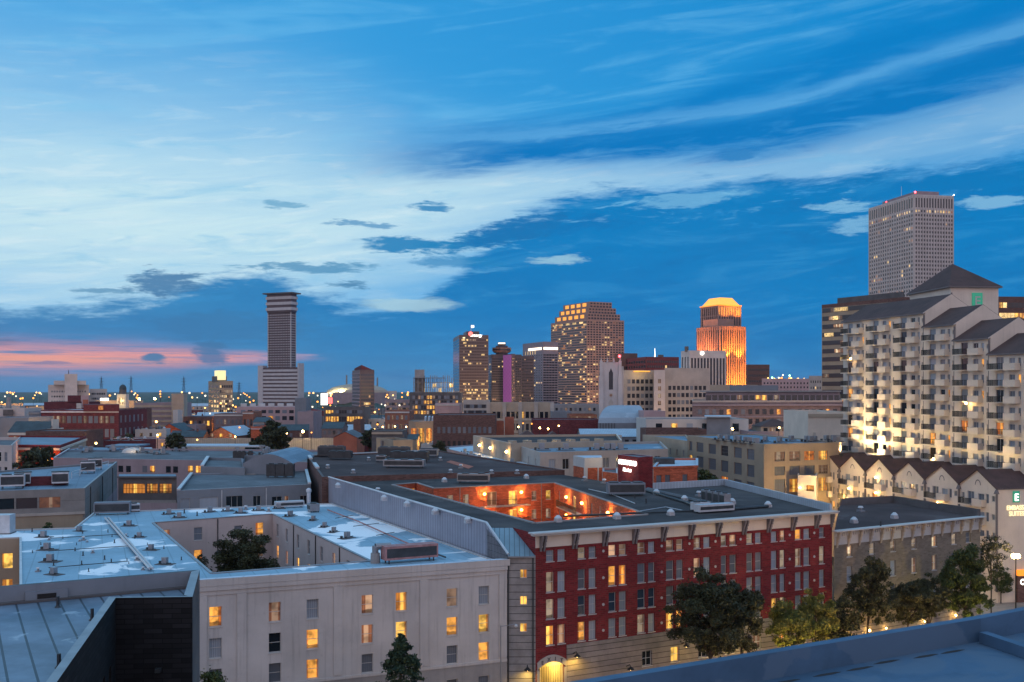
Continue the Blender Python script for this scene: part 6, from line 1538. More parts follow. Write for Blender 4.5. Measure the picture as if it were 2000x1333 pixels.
b.flat(0, [(L * (k + .5) / 22, z_ + .6, L / 22 * .8, 1.9, 'y' if k in (8, 9) else ('e' if k in (5, 11) else 'k')) for k in range(22)]); b.windows(); b.roof('roof_grey'); mb = MB(); mb.prism([along(p, d, -.5, 1.2), along(p, d, L, 1.2), along(p, d, L, -5), along(p, d, -.5, -5)], z2_ + .02, z2_ + .5, 'concrete'); part('roof_edge', mb, b.root)
mb = MB(); mb.prism([XY(1425, 400), XY(1520, 404), XY(1520, 418), XY(1425, 418)], z2_ + .5, ZZ(753, 402), 'blue_grey'); part('plant_room', mb, b.root)
b = tower('pale_pink_block', 'distant pale pink flat block with small windows under the white stadium lights', [XY(1488, 700), XY(1582, 705), XY(1580, 740), XY(1488, 740)], ZZ(742, 700), 'pink', {0: dict(nx=14, nz=5, z0=28, z1=42, fw=.4, fh=.45, litp=.02)})
b = tower('grey_green_far_block', 'small grey green block between pale pink block and banded tower', [XY(1580, 640), XY(1606, 640), XY(1606, 670), XY(1580, 670)], ZZ(737, 640), 'stone', {0: dict(nx=5, nz=6, z0=20, z1=43, fw=.4, fh=.4, litp=.05)})
b = tower('cream_strip_block', 'low cream strip block at the foot of the orange floodlit tower', [XY(1352, 560), XY(1480, 560), XY(1480, 600), XY(1352, 600)], ZZ(755, 560), 'pale_tan', {})
# hall with grey hipped roof
zt = ZZ(812, 400); b = B('auditorium', 'grey auditorium with big faceted blue grey roof below the gothic tower', [XY(1168, 400), XY(1260, 404), XY(1256, 450), XY(1172, 450)], zt - 3); b.walls('blue_grey')
P = b.poly; mb = MB(); ztt = ZZ(792, 425); zk = zt - 3; rings = [P]; NR = 5
hz_ = [zk + (ztt - zk) * math.sin(math.pi / 2 * k / NR) for k in range(NR + 1)]
cxr = [(XY(1198, 425)[0], 424), (XY(1246, 428)[0], 424), (XY(1246, 428)[0], 427), (XY(1198, 425)[0], 427)]
for k in range(NR):
    f0, f1 = 1 - math.cos(math.pi / 2 * k / NR), 1 - math.cos(math.pi / 2 * (k + 1) / NR)
    A_ = [(P[i][0] + (cxr[i][0] - P[i][0]) * f0, P[i][1] + (cxr[i][1] - P[i][1]) * f0) for i in range(4)]; B_ = [(P[i][0] + (cxr[i][0] - P[i][0]) * f1, P[i][1] + (cxr[i][1] - P[i][1]) * f1) for i in range(4)]
    for i in range(4): j = (i + 1) % 4; mb.face([(*A_[i], hz_[k]), (*A_[j], hz_[k]), (*B_[j], hz_[k + 1]), (*B_[i], hz_[k + 1])], 'roof_dome')
mb.face([(*q_, ztt) for q_ in B_], 'roof_dome'); part('hipped_roof', mb, b.root)
p, d, L = b.edge(0)
for k in range(6): mb = MB(); mb.wbox(p, d, L * .04 + k * L * .06, L * .05 + k * L * .06, .01, .2, 0, zk, 'metal_dark'); part('pilaster', mb, b.root)
# ---- left skyline : slab tower with overhanging crown
Y = 1330; zs_, zc = ZZ(610, Y), ZZ(574, Y); fp = quad3(523.5, 568, 577.5, Y, 66)
b = B('plaza_tower', 'tall dark gridded slab tower with overhanging banded crown and striped base', fp, zs_, cat='skyscraper'); b.walls('granite_dark')
for e_, nx in ((3, 14), (0, 5)):
    p, d, L = b.edge(e_); nz = 23; z0_, z1_ = ZZ(722, Y), zs_ - 1; ch = (z1_ - z0_) / nz
    mb = MB()
    for j in range(nz):
        for i in range(nx): u = L * (i + .5) / nx; mb.wbox(p, d, u - L / nx * .22, u + L / nx * .22, .01, .5, z0_ + ch * (j + .12), z0_ + ch * (j + .52), 'slab_pale')
    o = part('spandrel_panel', mb, b.root, stuff=True)
    mb = MB(); mb.wbox(p, d, -.3, .5, .0, .6, z0_, zs_, 'slab_pale'); mb.wbox(p, d, L - .5, L + .2, .0, .6, z0_, zs_, 'slab_pale'); part('corner_pier', mb, b.root)
fc = quad3(519, 569, 581.5, Y - 4, 66); zc0 = ZZ(595.5, Y); mb = MB(); n = 5
mb.prism(inset(ccw(fc), 1.0), zs_ + .01, zc, 'granite_dark'); part('crown', mb, b.root)
P = ccw(fc)
for k in range(3):
    mb = MB(); z0_ = zs_ - (0) + (zc - zs_) * (k + .35) / 3.3; mb.prism(P, z0_ - 4.4 * 0, z0_ + (zc - zs_) / 6.5, 'slab_pale', 'slab_pale', True, True); part('crown_band', mb, b.root)
mb = MB(); mb.prism(inset(P, -3), zc, zc + 1.6, 'dark_concrete', 'dark_concrete', True, True); part('crown_roof', mb, b.root)
fb = quad3(514, 581, 592, Y - 10, 66); zb = ZZ(718, Y); mb = MB(); mb.prism(fb, 0, zb, 'granite_dark'); part('base_block', mb, b.root)
Pb = ccw(fb); p, q = Pb[3], Pb[0]; d, L = unit(p, q)
for k in range(9): mb = MB(); z0_ = zb - 5.5 - k * 4.9; mb.wbox(p, d, 0, L, .02, .6, z0_, z0_ + 2.8, 'slab_pale'); part('base_band', mb, b.root)
mb = MB(); mb.wbox(p, d, -8, -.05, -8, .8, 0, ZZ(714, Y), 'slab_pale'); part('side_pier', mb, b.root)
p, q = Pb[0], Pb[1]; d, L = unit(p, q); mb = MB(); mb.wbox(p, d, .02, L, .02, 1.5, 0, ZZ(710, Y), 'slab_pale'); part('side_pier', mb, b.root)
# dark slanted tower
zt = ZZ(724, 1100); b = tower('slant_top_tower', 'dark glass tower with slanted top and pale striped left side near the white dome', quad3(688, 703, 731, 1100, 18), zt, 'granite_dark', {0: dict(nx=8, nz=13, z0=4, z1=zt - 3, fw=.85, fh=.6, litp=.05, dark='b', lits='fy', seed=21), 3: dict(nx=3, nz=13, z0=4, z1=zt - 3, fw=1.0, fh=.5, litp=.05, dark='g', lits='f', seed=4)})
mb = MB(); P = inset(b.poly, 2); za, zb = zt + .05, zt + 6
mb.face([(*P[0], za), (*P[1], za), (*P[1], za + 1), (*P[0], zb)], 'dark_red_brick'); mb.face([(*P[3], za), (*P[0], za), (*P[0], zb), (*P[3], za + 3)], 'dark_red_brick'); mb.face([(*P[0], zb), (*P[1], za + 1), (*P[2], za + 1), (*P[3], za + 3)], 'dark_red_brick'); part('slanted_top', mb, b.root)
p, d, L = b.edge(3)
for k in range(13): mb = MB(); z0_ = 4 + (zt - 7) * k / 13; mb.wbox(p, d, 0, L, .08, .5, z0_ + 3.0, z0_ + 4.4, 'mauve'); part('band', mb, b.root)
# stadium dome
c = XY(698, 1700); rw = 56; b = B('stadium', 'wide white domed stadium glowing behind the slant topped tower', [(c[0] + rw * math.cos(k * math.pi / 10), c[1] + rw * math.sin(k * math.pi / 10)) for k in range(20)], ZZ(767, 1700), cat='stadium'); b.walls('mauve')
mb = MB(); mb.ball((c[0], c[1], b.z1 - 1), rw * .92, 'pale_tan', 24, 10, .30); part('dome', mb, b.root)
for sx in (-40, -20): o = lamp('floodlight_beam', (c[0] + sx, c[1] - 52, b.z1 + 3), 60000, (1, .92, .45), 1, b.root, 120); aim(o, (.2, 1, .4))
mb = MB(); mb.wbox(XY(742, 1690), (1, 0), 0, 28, 0, 3, 10, ZZ(764, 1690), 'limestone'); part('side_hall', mb, b.root)
t = thing('led_billboard', 'tall bright white and red screen left of the white stadium dome', 'billboard', (*XY(634, 1500), 0)); mb = MB(); mb.wbox(XY(627, 1500), (1, 0), 0, 9.5, 0, 1, 14, 31, 'sign_white'); part('screen', mb, t); mb = MB(); mb.wbox(XY(638.5, 1500), (1, 0), 1, 8, 0, 1, 16, 25, 'sign_red'); part('red_panel', mb, t); mb = MB(); mb.cyl(XY(634, 1505), 1, 1, 0, 14, 'metal_dark', 6); part('post', mb, t)
# lit top tower
zt = ZZ(746, 900); b = tower('glowing_top_tower', 'mid rise tower with glowing yellow white box on its roof at left', quad3(407, 428, 455, 900, 28), zt, 'tan', {0: dict(nx=7, nz=9, z0=2, z1=zt - 2, fw=.75, fh=.5, litp=.35, lits='few', seed=6), 3: dict(nx=4, nz=9, z0=2, z1=zt - 2, fw=.6, fh=.5, litp=.15, lits='fe', seed=7)})
penthouse(b, quad3(414, 424, 443, 905, 28), 5, 'dark_concrete'); penthouse(b, quad3(419, 425, 441, 904, 28), 8.5, 'glow_box', b.z1 + 1.5, 'glowing_box')
# stepped hospital
zt = ZZ(752, 820); b = B('stepped_hospital', 'pale stepped hospital block with central tower and mast on the far left', [XY(94, 820), XY(174, 826), XY(172, 860), XY(96, 860)], zt); b.walls('limestone')
for x0, x1, y, k in ((105, 168, 744, 3), (126, 151, 731, 6)): mb = MB(); mb.prism([XY(x0, 820 - k), XY(x1, 822 - k), XY(x1, 850), XY(x0, 850)], 0 if k == 6 else zt + .02, ZZ(y, 820), 'limestone'); part('tower_block', mb, b.root)
punched(b, 0, 14, 1.2, [6, 10, 14, 18, 22, 26, 30, 34], 'mmgm', 2, 1.4); b.roof('roof_grey'); mb = MB(); mb.cyl(XY(134, 835), .4, .15, ZZ(731, 820), ZZ(722, 820), 'metal_dark', 5); part('mast', mb, b.root)
b = B('hospital_annex', 'lower pale annex with window grid right of the stepped hospital', [XY(175, 850), XY(209, 850), XY(209, 880), XY(175, 880)], ZZ(760, 850)); b.walls('limestone'); punched(b, 0, 8, 1.0, [8, 12, 16, 20, 24, 28, 32], 'gmgg', 1.5, 1.6); b.roof('roof_grey')
# lit cupola
c = XY(240, 600); b = B('cupola', 'small lit bell cupola with dark dome against the far lights', [(c[0] - 2.6, c[1] - 2.6), (c[0] + 2.6, c[1] - 2.6), (c[0] + 2.6, c[1] + 2.6), (c[0] - 2.6, c[1] + 2.6)], ZZ(770, 600), 20, cat='cupola'); b.walls('cream_plaster'); b.roof('roof_grey')
p, d, L = b.edge(0); b.flat(0, [(L * .28, b.z1 - 6, 1.4, 4, 'w'), (L * .74, b.z1 - 6, 1.4, 4, 'w')]); b.windows()
mb = MB(); mb.cyl(c, 2.2, 2.0, b.z1, ZZ(760, 600), 'dark_concrete', 10); mb.ball((*c, ZZ(760, 600)), 2.1, 'slate', 10, 8, 1.25); mb.cyl(c, .15, .05, ZZ(754, 600), ZZ(750, 600), 'metal_dark', 5); part('dome', mb, b.root)
lamp('cupola_light', (c[0], c[1] - 5, b.z1 - 4), 700, (1, .75, .3), .3, b.root)
# lit construction frame
Y = 900; b = B('concrete_frame', 'unfinished concrete frame tower lit from inside, left of the lit sign tower', [XY(807, Y), XY(882, Y), XY(882, Y + 26), XY(807, Y + 26)], ZZ(738, Y)); z1 = b.z1
for k in range(9):
    mb = MB(); z = z1 - .35 - k * 4.2; P = b.poly if k else [XY(807, Y), XY(870, Y), XY(870, Y + 26), XY(807, Y + 26)]; mb.prism(P, z, z + .35, 'concrete', 'concrete', True, True); part('floor_slab', mb, b.root)
mb = MB()
for i in range(10):
    for j in (0, 25): c = XY(807.5 + 74 * i / 9, Y); mb = MB(); mb.prism([(c[0], c[1] + j), (c[0] + .6, c[1] + j), (c[0] + .6, c[1] + j + .6), (c[0], c[1] + j + .6)], 0, z1 + (2 if i % 3 else 0), 'concrete'); part('column', mb, b.root)
mb = MB(); mb.prism([XY(810, Y + 10), XY(829, Y + 10), XY(829, Y + 22), XY(810, Y + 22)], 0, ZZ(722, Y), 'concrete'); part('core', mb, b.root)
for i, x in enumerate((815, 832, 850, 866, 878)):
    for k in (2, 3, 4): lamp('work_light', (*XY(x, Y + 14), z1 - 4.2 * k + 2.5), 2200, (1, .66, .2), .4, b.root)
mb = MB(); 
for i in range(7): mb = MB(); c = XY(812 + i * 11, Y + 20); mb.prism([(c[0], c[1]), (c[0] + 3.0, c[1]), (c[0] + 3.0, c[1] + .3), (c[0], c[1] + .3)], z1 - 4.2 * (2 + i % 3), z1 - 4.2 * (1 + i % 3) - 1.0, 'lit_far'); part('lit_partition', mb, b.root)

# ---- added warm lights without fixtures, lifting the lower walls of towers and blocks
for k, (x, Y, w) in enumerate(((900, 1020, 60000), (935, 1010, 60000), (985, 1040, 60000), (1030, 1080, 60000), (1080, 1330, 110000), (1125, 1320, 110000), (1175, 1330, 110000), (1215, 1340, 90000), (1240, 860, 50000), (1300, 860, 50000), (1380, 690, 26000), (1345, 690, 26000), (1440, 1120, 60000), (1480, 900, 30000), (1240, 440, 9000), (1320, 440, 9000), (1360, 440, 8000), (1420, 350, 5000), (1520, 352, 5000), (1600, 352, 5000), (705, 1030, 40000), (430, 840, 20000), (130, 760, 22000), (160, 770, 22000), (100, 470, 7000), (160, 470, 7000), (215, 475, 7000), (1660, 350, 4000), (1720, 360, 4000))):
    z = 14 if Y > 600 else 11
    lamp('street_or_fill_light', (*XY(x, Y), z), w, (1, .60, .30), 1.0)
# ================================================================ low town between the hotels and the skyline
LMK = []
def house(name, label, x0, x1, ytop, Y, mat, roofm='roof_grey', typ='flat', dep=18, th=None, rise=3.2, rows=(), trim=None, group=None, cat='house', style=None, z1=None, lc='mmgk', skewend=0):
    th = 0 if th is None else th
    fp = front4(x0, x1, Y, dep, th); zt = ZZ(ytop, Y) if z1 is None else z1
    ze = zt if typ == 'flat' else zt - rise
    b = B(name, label, fp, ze, 0, cat, group); b.walls(mat); LMK.append(((x0 + x1) / 2, ytop, label))
    for (dz, h, n, w, panes) in rows:
        p, d, L = b.edge(0); k = 0
        for t in cols(L, n, w, L * .05):
            b.flat(0, [(t, ze - dz - h, w, h, panes[k % len(panes)])]); k += 1
    b.windows(); P = b.poly; mb = MB()
    if typ == 'flat':
        b.roof(roofm); b.parapet(mat, .5, .3, capm=trim or mat)
    else:
        O = inset(P, -.35)
        if typ == 'hip':
            m = min(unit(P[0], P[1])[1], unit(P[1], P[2])[1]) / 2
            d, L = unit(P[0], P[1]); dd, D = unit(P[1], P[2])
            if L >= D: r0 = ((P[0][0] + P[3][0]) / 2 + d[0] * D / 2, (P[0][1] + P[3][1]) / 2 + d[1] * D / 2); r1 = ((P[1][0] + P[2][0]) / 2 - d[0] * D / 2 * .98, (P[1][1] + P[2][1]) / 2 - d[1] * D / 2 * .98)
            else: r0 = ((P[0][0] + P[1][0]) / 2 + dd[0] * L / 2, (P[0][1] + P[1][1]) / 2 + dd[1] * L / 2); r1 = ((P[3][0] + P[2][0]) / 2 - dd[0] * L / 2 * .98, (P[3][1] + P[2][1]) / 2 - dd[1] * L / 2 * .98)
            if L >= D: F = [(O[0], O[1], r1, r0), (O[1], O[2], r1), (O[2], O[3], r0, r1), (O[3], O[0], r0)]
            else: F = [(O[0], O[1], r0), (O[1], O[2], r1, r0), (O[2], O[3], r1), (O[3], O[0], r0, r1)]
            for f in F: mb.face([(*q, zt if q in (r0, r1) else ze) for q in f], roofm)
        elif typ == 'gf':      # gable end towards us
            m0 = ((O[0][0] + O[1][0]) / 2, (O[0][1] + O[1][1]) / 2); m1 = ((O[3][0] + O[2][0]) / 2, (O[3][1] + O[2][1]) / 2)
            mb.face([(*O[0], ze), (*m0, zt), (*m1, zt), (*O[3], ze)][::-1], roofm); mb.face([(*O[1], ze), (*O[2], ze), (*m1, zt), (*m0, zt)], roofm)
            gb = MB(); q0 = ((P[0][0] + P[1][0]) / 2, (P[0][1] + P[1][1]) / 2); gb.face([(*P[0], ze), (*P[1], ze), (*q0, zt - .15)], mat); part('gable', gb, b.root)
        else:                  # ridge across the view
            m0 = ((O[0][0] + O[3][0]) / 2, (O[0][1] + O[3][1]) / 2); m1 = ((O[1][0] + O[2][0]) / 2, (O[1][1] + O[2][1]) / 2)
            mb.face([(*O[0], ze), (*O[1], ze), (*m1, zt), (*m0, zt)], roofm); mb.face([(*O[2], ze), (*O[3], ze), (*m0, zt), (*m1, zt)], roofm)
            for a_, c_, m_ in ((P[3], P[0], m0), (P[1], P[2], m1)):
                gb = MB(); q0 = ((a_[0] + c_[0]) / 2, (a_[1] + c_[1]) / 2); gb.face([(*a_, ze), (*c_, ze), (*q0, zt - .1)], mat); part('gable', gb, b.root)
        part('roof', mb, b.root)
    if group and typ == 'flat':
        for k in range(R.randint(2, 5)):
            u, v_ = R.uniform(.12, .88), R.uniform(.15, .85); q0 = tuple(P[0][i] + (P[1][i] - P[0][i]) * u + (P[3][i] - P[0][i]) * v_ for i in (0, 1))
            vent(b, *q0, ze + .01, R.choice((3, 3, 1, 0)), R.random() * 3, R.uniform(1.0, 1.9))
    elif group:
        q0 = tuple(P[0][i] + (P[1][i] - P[0][i]) * R.choice((.2, .75)) + (P[3][i] - P[0][i]) * .42 for i in (0, 1)); cb = MB(); cb.box(q0, (1, 0), .8, .7, ze, zt + 1.0, 'brown_brick'); part('chimney', cb, b.root)
    if trim and typ == 'flat': p, d, L = b.edge(0); t_ = MB(); t_.wbox(p, d, 0, L, .004, .35, ze - .9, ze - .1, trim); part('cornice', t_, b.root)
    return b
# left
b = house('brick_warehouse', 'large dark red brick warehouse with three rows of pale windows on the left', 80, 232, 803, 520, 'dark_red_brick', 'roof_bright', dep=40, rows=((2.6, 3.6, 13, 2.0, 'eeeemmmemmeemm'), (9.2, 4.2, 13, 2.0, 'mmmmmeemmemmm'), (15.6, 3.4, 13, 2.0, 'mmeemeeemm')), trim='metal_light', cat='warehouse')
p, d, L = b.edge(1)
for k in range(6): b.flat(1, [(3 + k * 6, b.z1 - 6 - 6.5 * r, 2, 3.6, 'm') for r in range(2)])
b.windows()
mb = MB(); mb.prism([XY(163, 518), XY(233, 519), XY(233, 548), XY(163, 548)], b.z1 - .2, ZZ(791, 520), 'dark_red_brick'); part('upper_block', mb, b.root); mb = MB(); mb.wbox(XY(163, 518), (1, 0), 7.6, 10.0, .01, .15, b.z1 + .6, ZZ(793, 520), 'lit_yellow'); part('window', mb, b.root)
b = house('brick_annex', 'brown brick annex with pale roof edge against the right end of the dark red warehouse', 233, 264, 800, 545, 'brown_brick', 'roof_bright', dep=25, rows=((3, 3.4, 3, 1.6, 'mem'), (9, 3.4, 3, 1.6, 'mmm')), trim='metal_light')
b = house('red_mill', 'long low maroon building with two steps behind the dark red warehouse', 86, 158, 787, 640, 'dark_red_brick', 'roof_grey', dep=30); mb = MB(); mb.prism([XY(132, 640), XY(158, 640), XY(158, 660), XY(132, 660)], b.z1, ZZ(773, 640), 'dark_red_brick'); part('upper_block', mb, b.root)
t = thing('billboard', 'white billboard with orange lower half above the dark red warehouse', 'billboard', (*XY(163, 600), 0)); mb = MB(); mb.wbox(XY(160, 600), (1, 0), 0, 4.2, 0, .5, ZZ(797, 600), ZZ(773, 600), 'pink'); part('panel', mb, t); mb = MB(); mb.wbox(XY(161, 599.4), (1, 0), .3, 3.4, 0, .1, ZZ(793, 600), ZZ(781, 600), 'terracotta'); part('picture', mb, t); mb = MB(); mb.cyl(XY(163, 600.3), .25, .25, 0, ZZ(797, 600), 'metal_dark', 6); part('post', mb, t); mb = MB(); mb.wbox(XY(150, 598), (1, 0), 0, 2.8, 0, .5, ZZ(803, 600), ZZ(788, 600), 'trim_white'); part('side_panel', mb, t)
house('white_depot', 'white flat depot with dark square box on its roof at the far left', -30, 56, 818, 470, 'grey_paint', 'roof_blue', dep=25)
b = house('white_plant', 'pale grey plant block behind the white depot on the far left', -30, 48, 800, 560, 'limestone', 'roof_grey', dep=20); mb = MB(); mb.prism([XY(6, 558.5), XY(26, 558.5), XY(26, 559.9), XY(6, 559.9)], ZZ(812, 560), ZZ(800.5, 560), 'dark_concrete'); part('dark_box', mb, b.root); mb = MB(); c = XY(17, 565); mb.cyl(c, 1.6, 1.0, b.z1, ZZ(776, 565), 'concrete', 8); part('flue', mb, b.root)
house('grey_store', 'blue grey store block between white depot and dark red warehouse', 56, 78, 806, 540, 'blue_grey', 'roof_grey', dep=20, trim='concrete')
b = house('dormer_house', 'small red and cream house with dark slate roof and stepped gable at the far left', 17, 92, 824, 425, 'court_brick', 'slate', 'across', dep=14, rise=4.5, rows=((1.6, 2.6, 4, 1.2, 'emem'),)); p, d, L = b.edge(0); mb = MB(); mb.wbox(p, d, -.3, L + .2, .01, .5, b.z1 - 1.1, b.z1 - .1, 'cream_plaster'); part('cornice', mb, b.root); mb = MB(); mb.prism([along(p, d, L, .3), along(p, d, L + .5, .3), along(p, d, L + .5, -14.4), along(p, d, L, -14.4)], b.z1 - 3, b.z1 + 1.5, 'cream_plaster'); mb.prism([along(p, d, L, -4), along(p, d, L + .5, -4), along(p, d, L + .5, -10), along(p, d, L, -10)], b.z1 + 1.5, b.z1 + 5.2, 'cream_plaster'); part('stepped_gable', mb, b.root)
lamp('yard_or_fill_light', (*XY(50, 412), 9), 900, (1, .55, .22), .3)
house('long_dark_roof', 'long low block with near black roof in front of the dark red warehouse', 50, 166, 845, 400, 'brown_brick', 'dark_concrete', dep=22, th=4)
b = house('ribbed_garage', 'tan striped parking garage with open decks left of the beige slab', 262, 335, 789, 640, 'mauve', 'concrete', dep=40); p, d, L = b.edge(0)
for k in range(6): mb = MB(); mb.wbox(p, d, 0, L, .01, .4, b.z1 - 2.2 - 3.1 * k, b.z1 - .9 - 3.1 * k, 'pale_tan'); part('deck_edge', mb, b.root)
b = house('beige_slab', 'blank beige slab tower right of the striped parking garage', 335, 359, 771, 620, 'pale_tan', 'roof_grey', dep=16, th=10)
b = house('white_hut', 'small white walled hut below the blank beige slab', 338, 348, 803, 600, 'trim_white', 'roof_grey', dep=8)
house('orange_gable_house', 'orange lit brick house with broad low gable and metal roof behind the panel wall', 402, 462, 834, 545, 'orange_brick', 'pale_seam', 'gf', dep=30, rise=4.8, rows=((-1.2, 2.0, 3, 1.8, 'eye'),), th=-8)
lamp('yard_or_fill_light', (*XY(425, 532), 11), 2600, (1, .48, .10), .4); lamp('yard_or_fill_light', (*XY(450, 535), 9), 1400, (1, .5, .12), .4)
house('red_gable_house', 'red brick gabled house lit orange left of the dark conifer', 306, 356, 828, 570, 'court_brick', 'slate', 'gf', dep=25, rise=4, rows=((1.0, 2.4, 4, 1.5, 'memy'),))
lamp('yard_or_fill_light', (*XY(322, 556), 10), 1500, (1, .42, .10), .4)
house('grey_loft', 'grey stone loft with one pale roof strip right of the red gabled house', 350, 383, 832, 590, 'mauve', 'roof_grey', dep=20, rows=((2, 2, 4, 1.2, 'mgmg'),))
house('blue_brick_block', 'dark blue grey block with a row of yellow lit top windows behind the grey loft', 358, 414, 816, 620, 'brown_brick', 'roof_blue', dep=25, rows=((2.0, 2.8, 6, 1.5, 'gymgey'), (7, 2.8, 6, 1.5, 'gggmgg')))
house('cornice_block', 'three storey brick block with pale cornice behind the orange lit gable house', 418, 476, 810, 600, 'mauve_brick', 'roof_grey', dep=25, rows=((3, 2.6, 7, 1.3, 'mmemmmm'), (7.5, 2.6, 7, 1.3, 'mmmeem'), (12, 2.6, 7, 1.3, 'mmm')), trim='trim_white')
house('tall_window_block', 'narrow orange brick front with tall windows right of the cornice block', 474, 495, 806, 590, 'orange_brick', 'roof_grey', dep=20, rows=((4, 3.6, 3, 1.3, 'gmg'), (10, 3.6, 3, 1.3, 'mgm')), trim='trim_white')
b = house('pink_modern_block', 'pale pink modern block with ribbon windows and white stepped roofs under the slab tower', 462, 582, 796, 760, 'pink', 'roof_bright', dep=40, rows=((2, 2.4, 8, 3.4, 'mgmgmgmg'), (6.5, 3.0, 8, 3.4, 'ggmgymgk')))
for k in range(6): mb = MB(); x0 = 470 + k * 18; mb.prism([XY(x0, 770), XY(x0 + 12, 770), XY(x0 + 12, 785), XY(x0, 785)], b.z1, b.z1 + 2.6, 'limestone'); part('roof_box', mb, b.root)
house('pale_blue_box', 'plain pale blue box block at the foot of the slab tower', 576, 598, 779, 720, 'blue_grey', 'roof_bright', dep=18)
house('teal_roof_store', 'low store with teal slate roof behind the big dark tree', 494, 520, 816, 560, 'grey_paint', 'slate', 'across', dep=18, rise=2.5)
house('maroon_store', 'maroon low store with pale parapet left of the big dark tree', 490, 520, 836, 500, 'court_brick', 'roof_grey', dep=18, trim='pink')
house('mauve_wall_block', 'windowless mauve block right of the big dark tree', 581, 612, 806, 560, 'mauve', 'roof_grey', dep=25)
house('flood_wall', 'long pale concrete panel wall running behind the pink building', 286, 496, 858, 500, 'fence_panel', 'concrete', dep=.6, cat='wall'); house('flood_wall', 'shorter length of pale panel wall right of the big dark tree', 560, 708, 858, 480, 'fence_panel', 'concrete', dep=.6, cat='wall')
house('lit_office_row', 'dark wide office with two rows of yellow lit windows below the stadium', 632, 712, 797, 700, 'dark_concrete', 'roof_grey', dep=30, rows=((1.6, 2.2, 14, 1.6, 'yyymmgggmmggmm'), (6.0, 3.4, 14, 1.6, 'yyyyygggyyyyyy')))
house('terracotta_gable', 'terracotta hall with shallow gable facing the pale panel wall', 651, 697, 843, 430, 'terracotta', 'roof_grey', 'gf', dep=22, rise=2.6)
house('slate_house_row', 'mauve house row with brown parapets left of the small round tree', 628, 668, 826, 520, 'mauve_brick', 'slate', 'across', dep=18, rise=3, rows=((1, 2, 4, 1.2, 'mmgm'),)); house('narrow_brown_house', 'narrow brown house beside the small round tree', 690, 704, 822, 500, 'brown_brick', 'roof_grey', dep=14)
house('white_trim_hall', 'dark brick hall with white bands and pilasters left of the lamplit courtyard', 752, 800, 804, 560, 'orange_brick', 'roof_blue', dep=26, rows=((2.2, 2.4, 5, 1.4, 'memem'), (7, 2.8, 5, 1.4, 'eemem'), (12, 2.8, 5, 1.4, 'mm')), trim='trim_white')
lamp('yard_or_fill_light', (*XY(770, 548), 8), 1500, (1, .6, .3), .4)
house('low_stone_front', 'low dark building with curved stone end walls in front of the white banded hall', 726, 786, 844, 390, 'dark_concrete', 'slate', dep=18, trim='pale_tan')
b = house('skylight_shed', 'blue grey shed with white skylight stripes over an orange lit courtyard', 798, 848, 825, 500, 'tan', 'roof_blue', dep=24, rows=((3, 6.5, 3, 2.6, 'oyo'),))
for k in range(3): mb = MB(); mb.prism([XY(829 + k * 7, 503), XY(832 + k * 7, 503), XY(834 + k * 7, 522), XY(831 + k * 7, 522)], b.z1 + .5, b.z1 + 2.5, 'roof_bright'); part('skylight', mb, b.root)
for x, z in ((808, 9), (826, 11), (838, 6)): lamp('court_light', (*XY(x, 492), z), 1500, (1, .50, .10), .4)
house('brown_mill', 'long brown brick mill with a row of arched windows before the arcade building', 846, 968, 813, 430, 'brown_brick', 'roof_grey', dep=30, rows=((4.6, 2.6, 11, 1.25, 'mmmmmmmmmm'), (10.5, 2.6, 11, 1.2, 'gggg')), cat='warehouse')
b = house('arcade_building', 'ornate tan building with two rows of arched windows and notched roofline', 954, 1078, 789, 540, 'pale_tan', 'roof_blue', dep=34, rows=((4.2, 3.4, 12, 1.8, 'kkkkkkykkkkk'), (10.5, 3.4, 12, 1.6, 'gmgmkgmg')), cat='building')
p, d, L = b.edge(0)
for k in range(5): mb = MB(); mb.wbox(p, d, L * k / 4 - 1.0, L * k / 4 + 1.0, .01, .8, 0, b.z1 + .8, 'stone'); part('pier', mb, b.root)
for dz in (8.3, 14.8): mb = MB(); mb.wbox(p, d, 1.0, L - 1, .01, .5, b.z1 - dz - .4, b.z1 - dz, 'cream_plaster'); part('string_course', mb, b.root)
house('green_grid_block', 'grey green gridded office left of the arcade building', 904, 955, 784, 620, 'stone', 'roof_blue', dep=30, rows=((2, 2.2, 12, 1.5, 'mggm'), (5.6, 2.2, 12, 1.5, 'gmgg'), (9.2, 2.2, 12, 1.5, 'ggmm')), cat='building')
house('lit_grid_block', 'office block with glowing yellow grid below the concrete frame tower', 800, 900, 768, 780, 'dark_concrete', 'roof_grey', dep=30, rows=((2, 2.6, 16, 1.9, 'mgemgyyegmgm'), (5.8, 2.6, 16, 1.9, 'gmgmyyygmeg'), (9.6, 2.6, 16, 1.9, 'eymggyyy'), (13.5, 2.6, 16, 1.9, 'yyeyyegy')), cat='building')
house('pink_box_block', 'pale pink flat block with white fascia right of the glowing grid office', 850, 898, 790, 640, 'pink', 'roof_bright', dep=24, trim='trim_white')
house('mid_mauve_office', 'mauve office with warm lit bands between stadium and concrete frame', 752, 806, 782, 820, 'mauve', 'roof_grey', dep=30, rows=((2, 2.2, 9, 2.2, 'emgemg'), (6, 2.2, 9, 2.2, 'gemmee')), cat='building')
house('terracotta_box', 'plain terracotta box left of the hip roofed houses', 968, 984, 826, 455, 'terracotta', 'roof_grey', dep=12); house('terracotta_block', 'taller terracotta wall block beside the plain terracotta box', 986, 1004, 818, 470, 'terracotta', 'roof_grey', dep=12)
house('hip_roof_house', 'brown hip roofed house left of a twin behind the lamplit block', 1000, 1060, 842, 380, 'brown_brick', 'shingle', 'hip', dep=16, rise=4); house('hip_roof_house', 'brown hip roofed house right of a twin behind the lamplit block', 1056, 1106, 844, 372, 'brown_brick', 'shingle', 'hip', dep=16, rise=4)
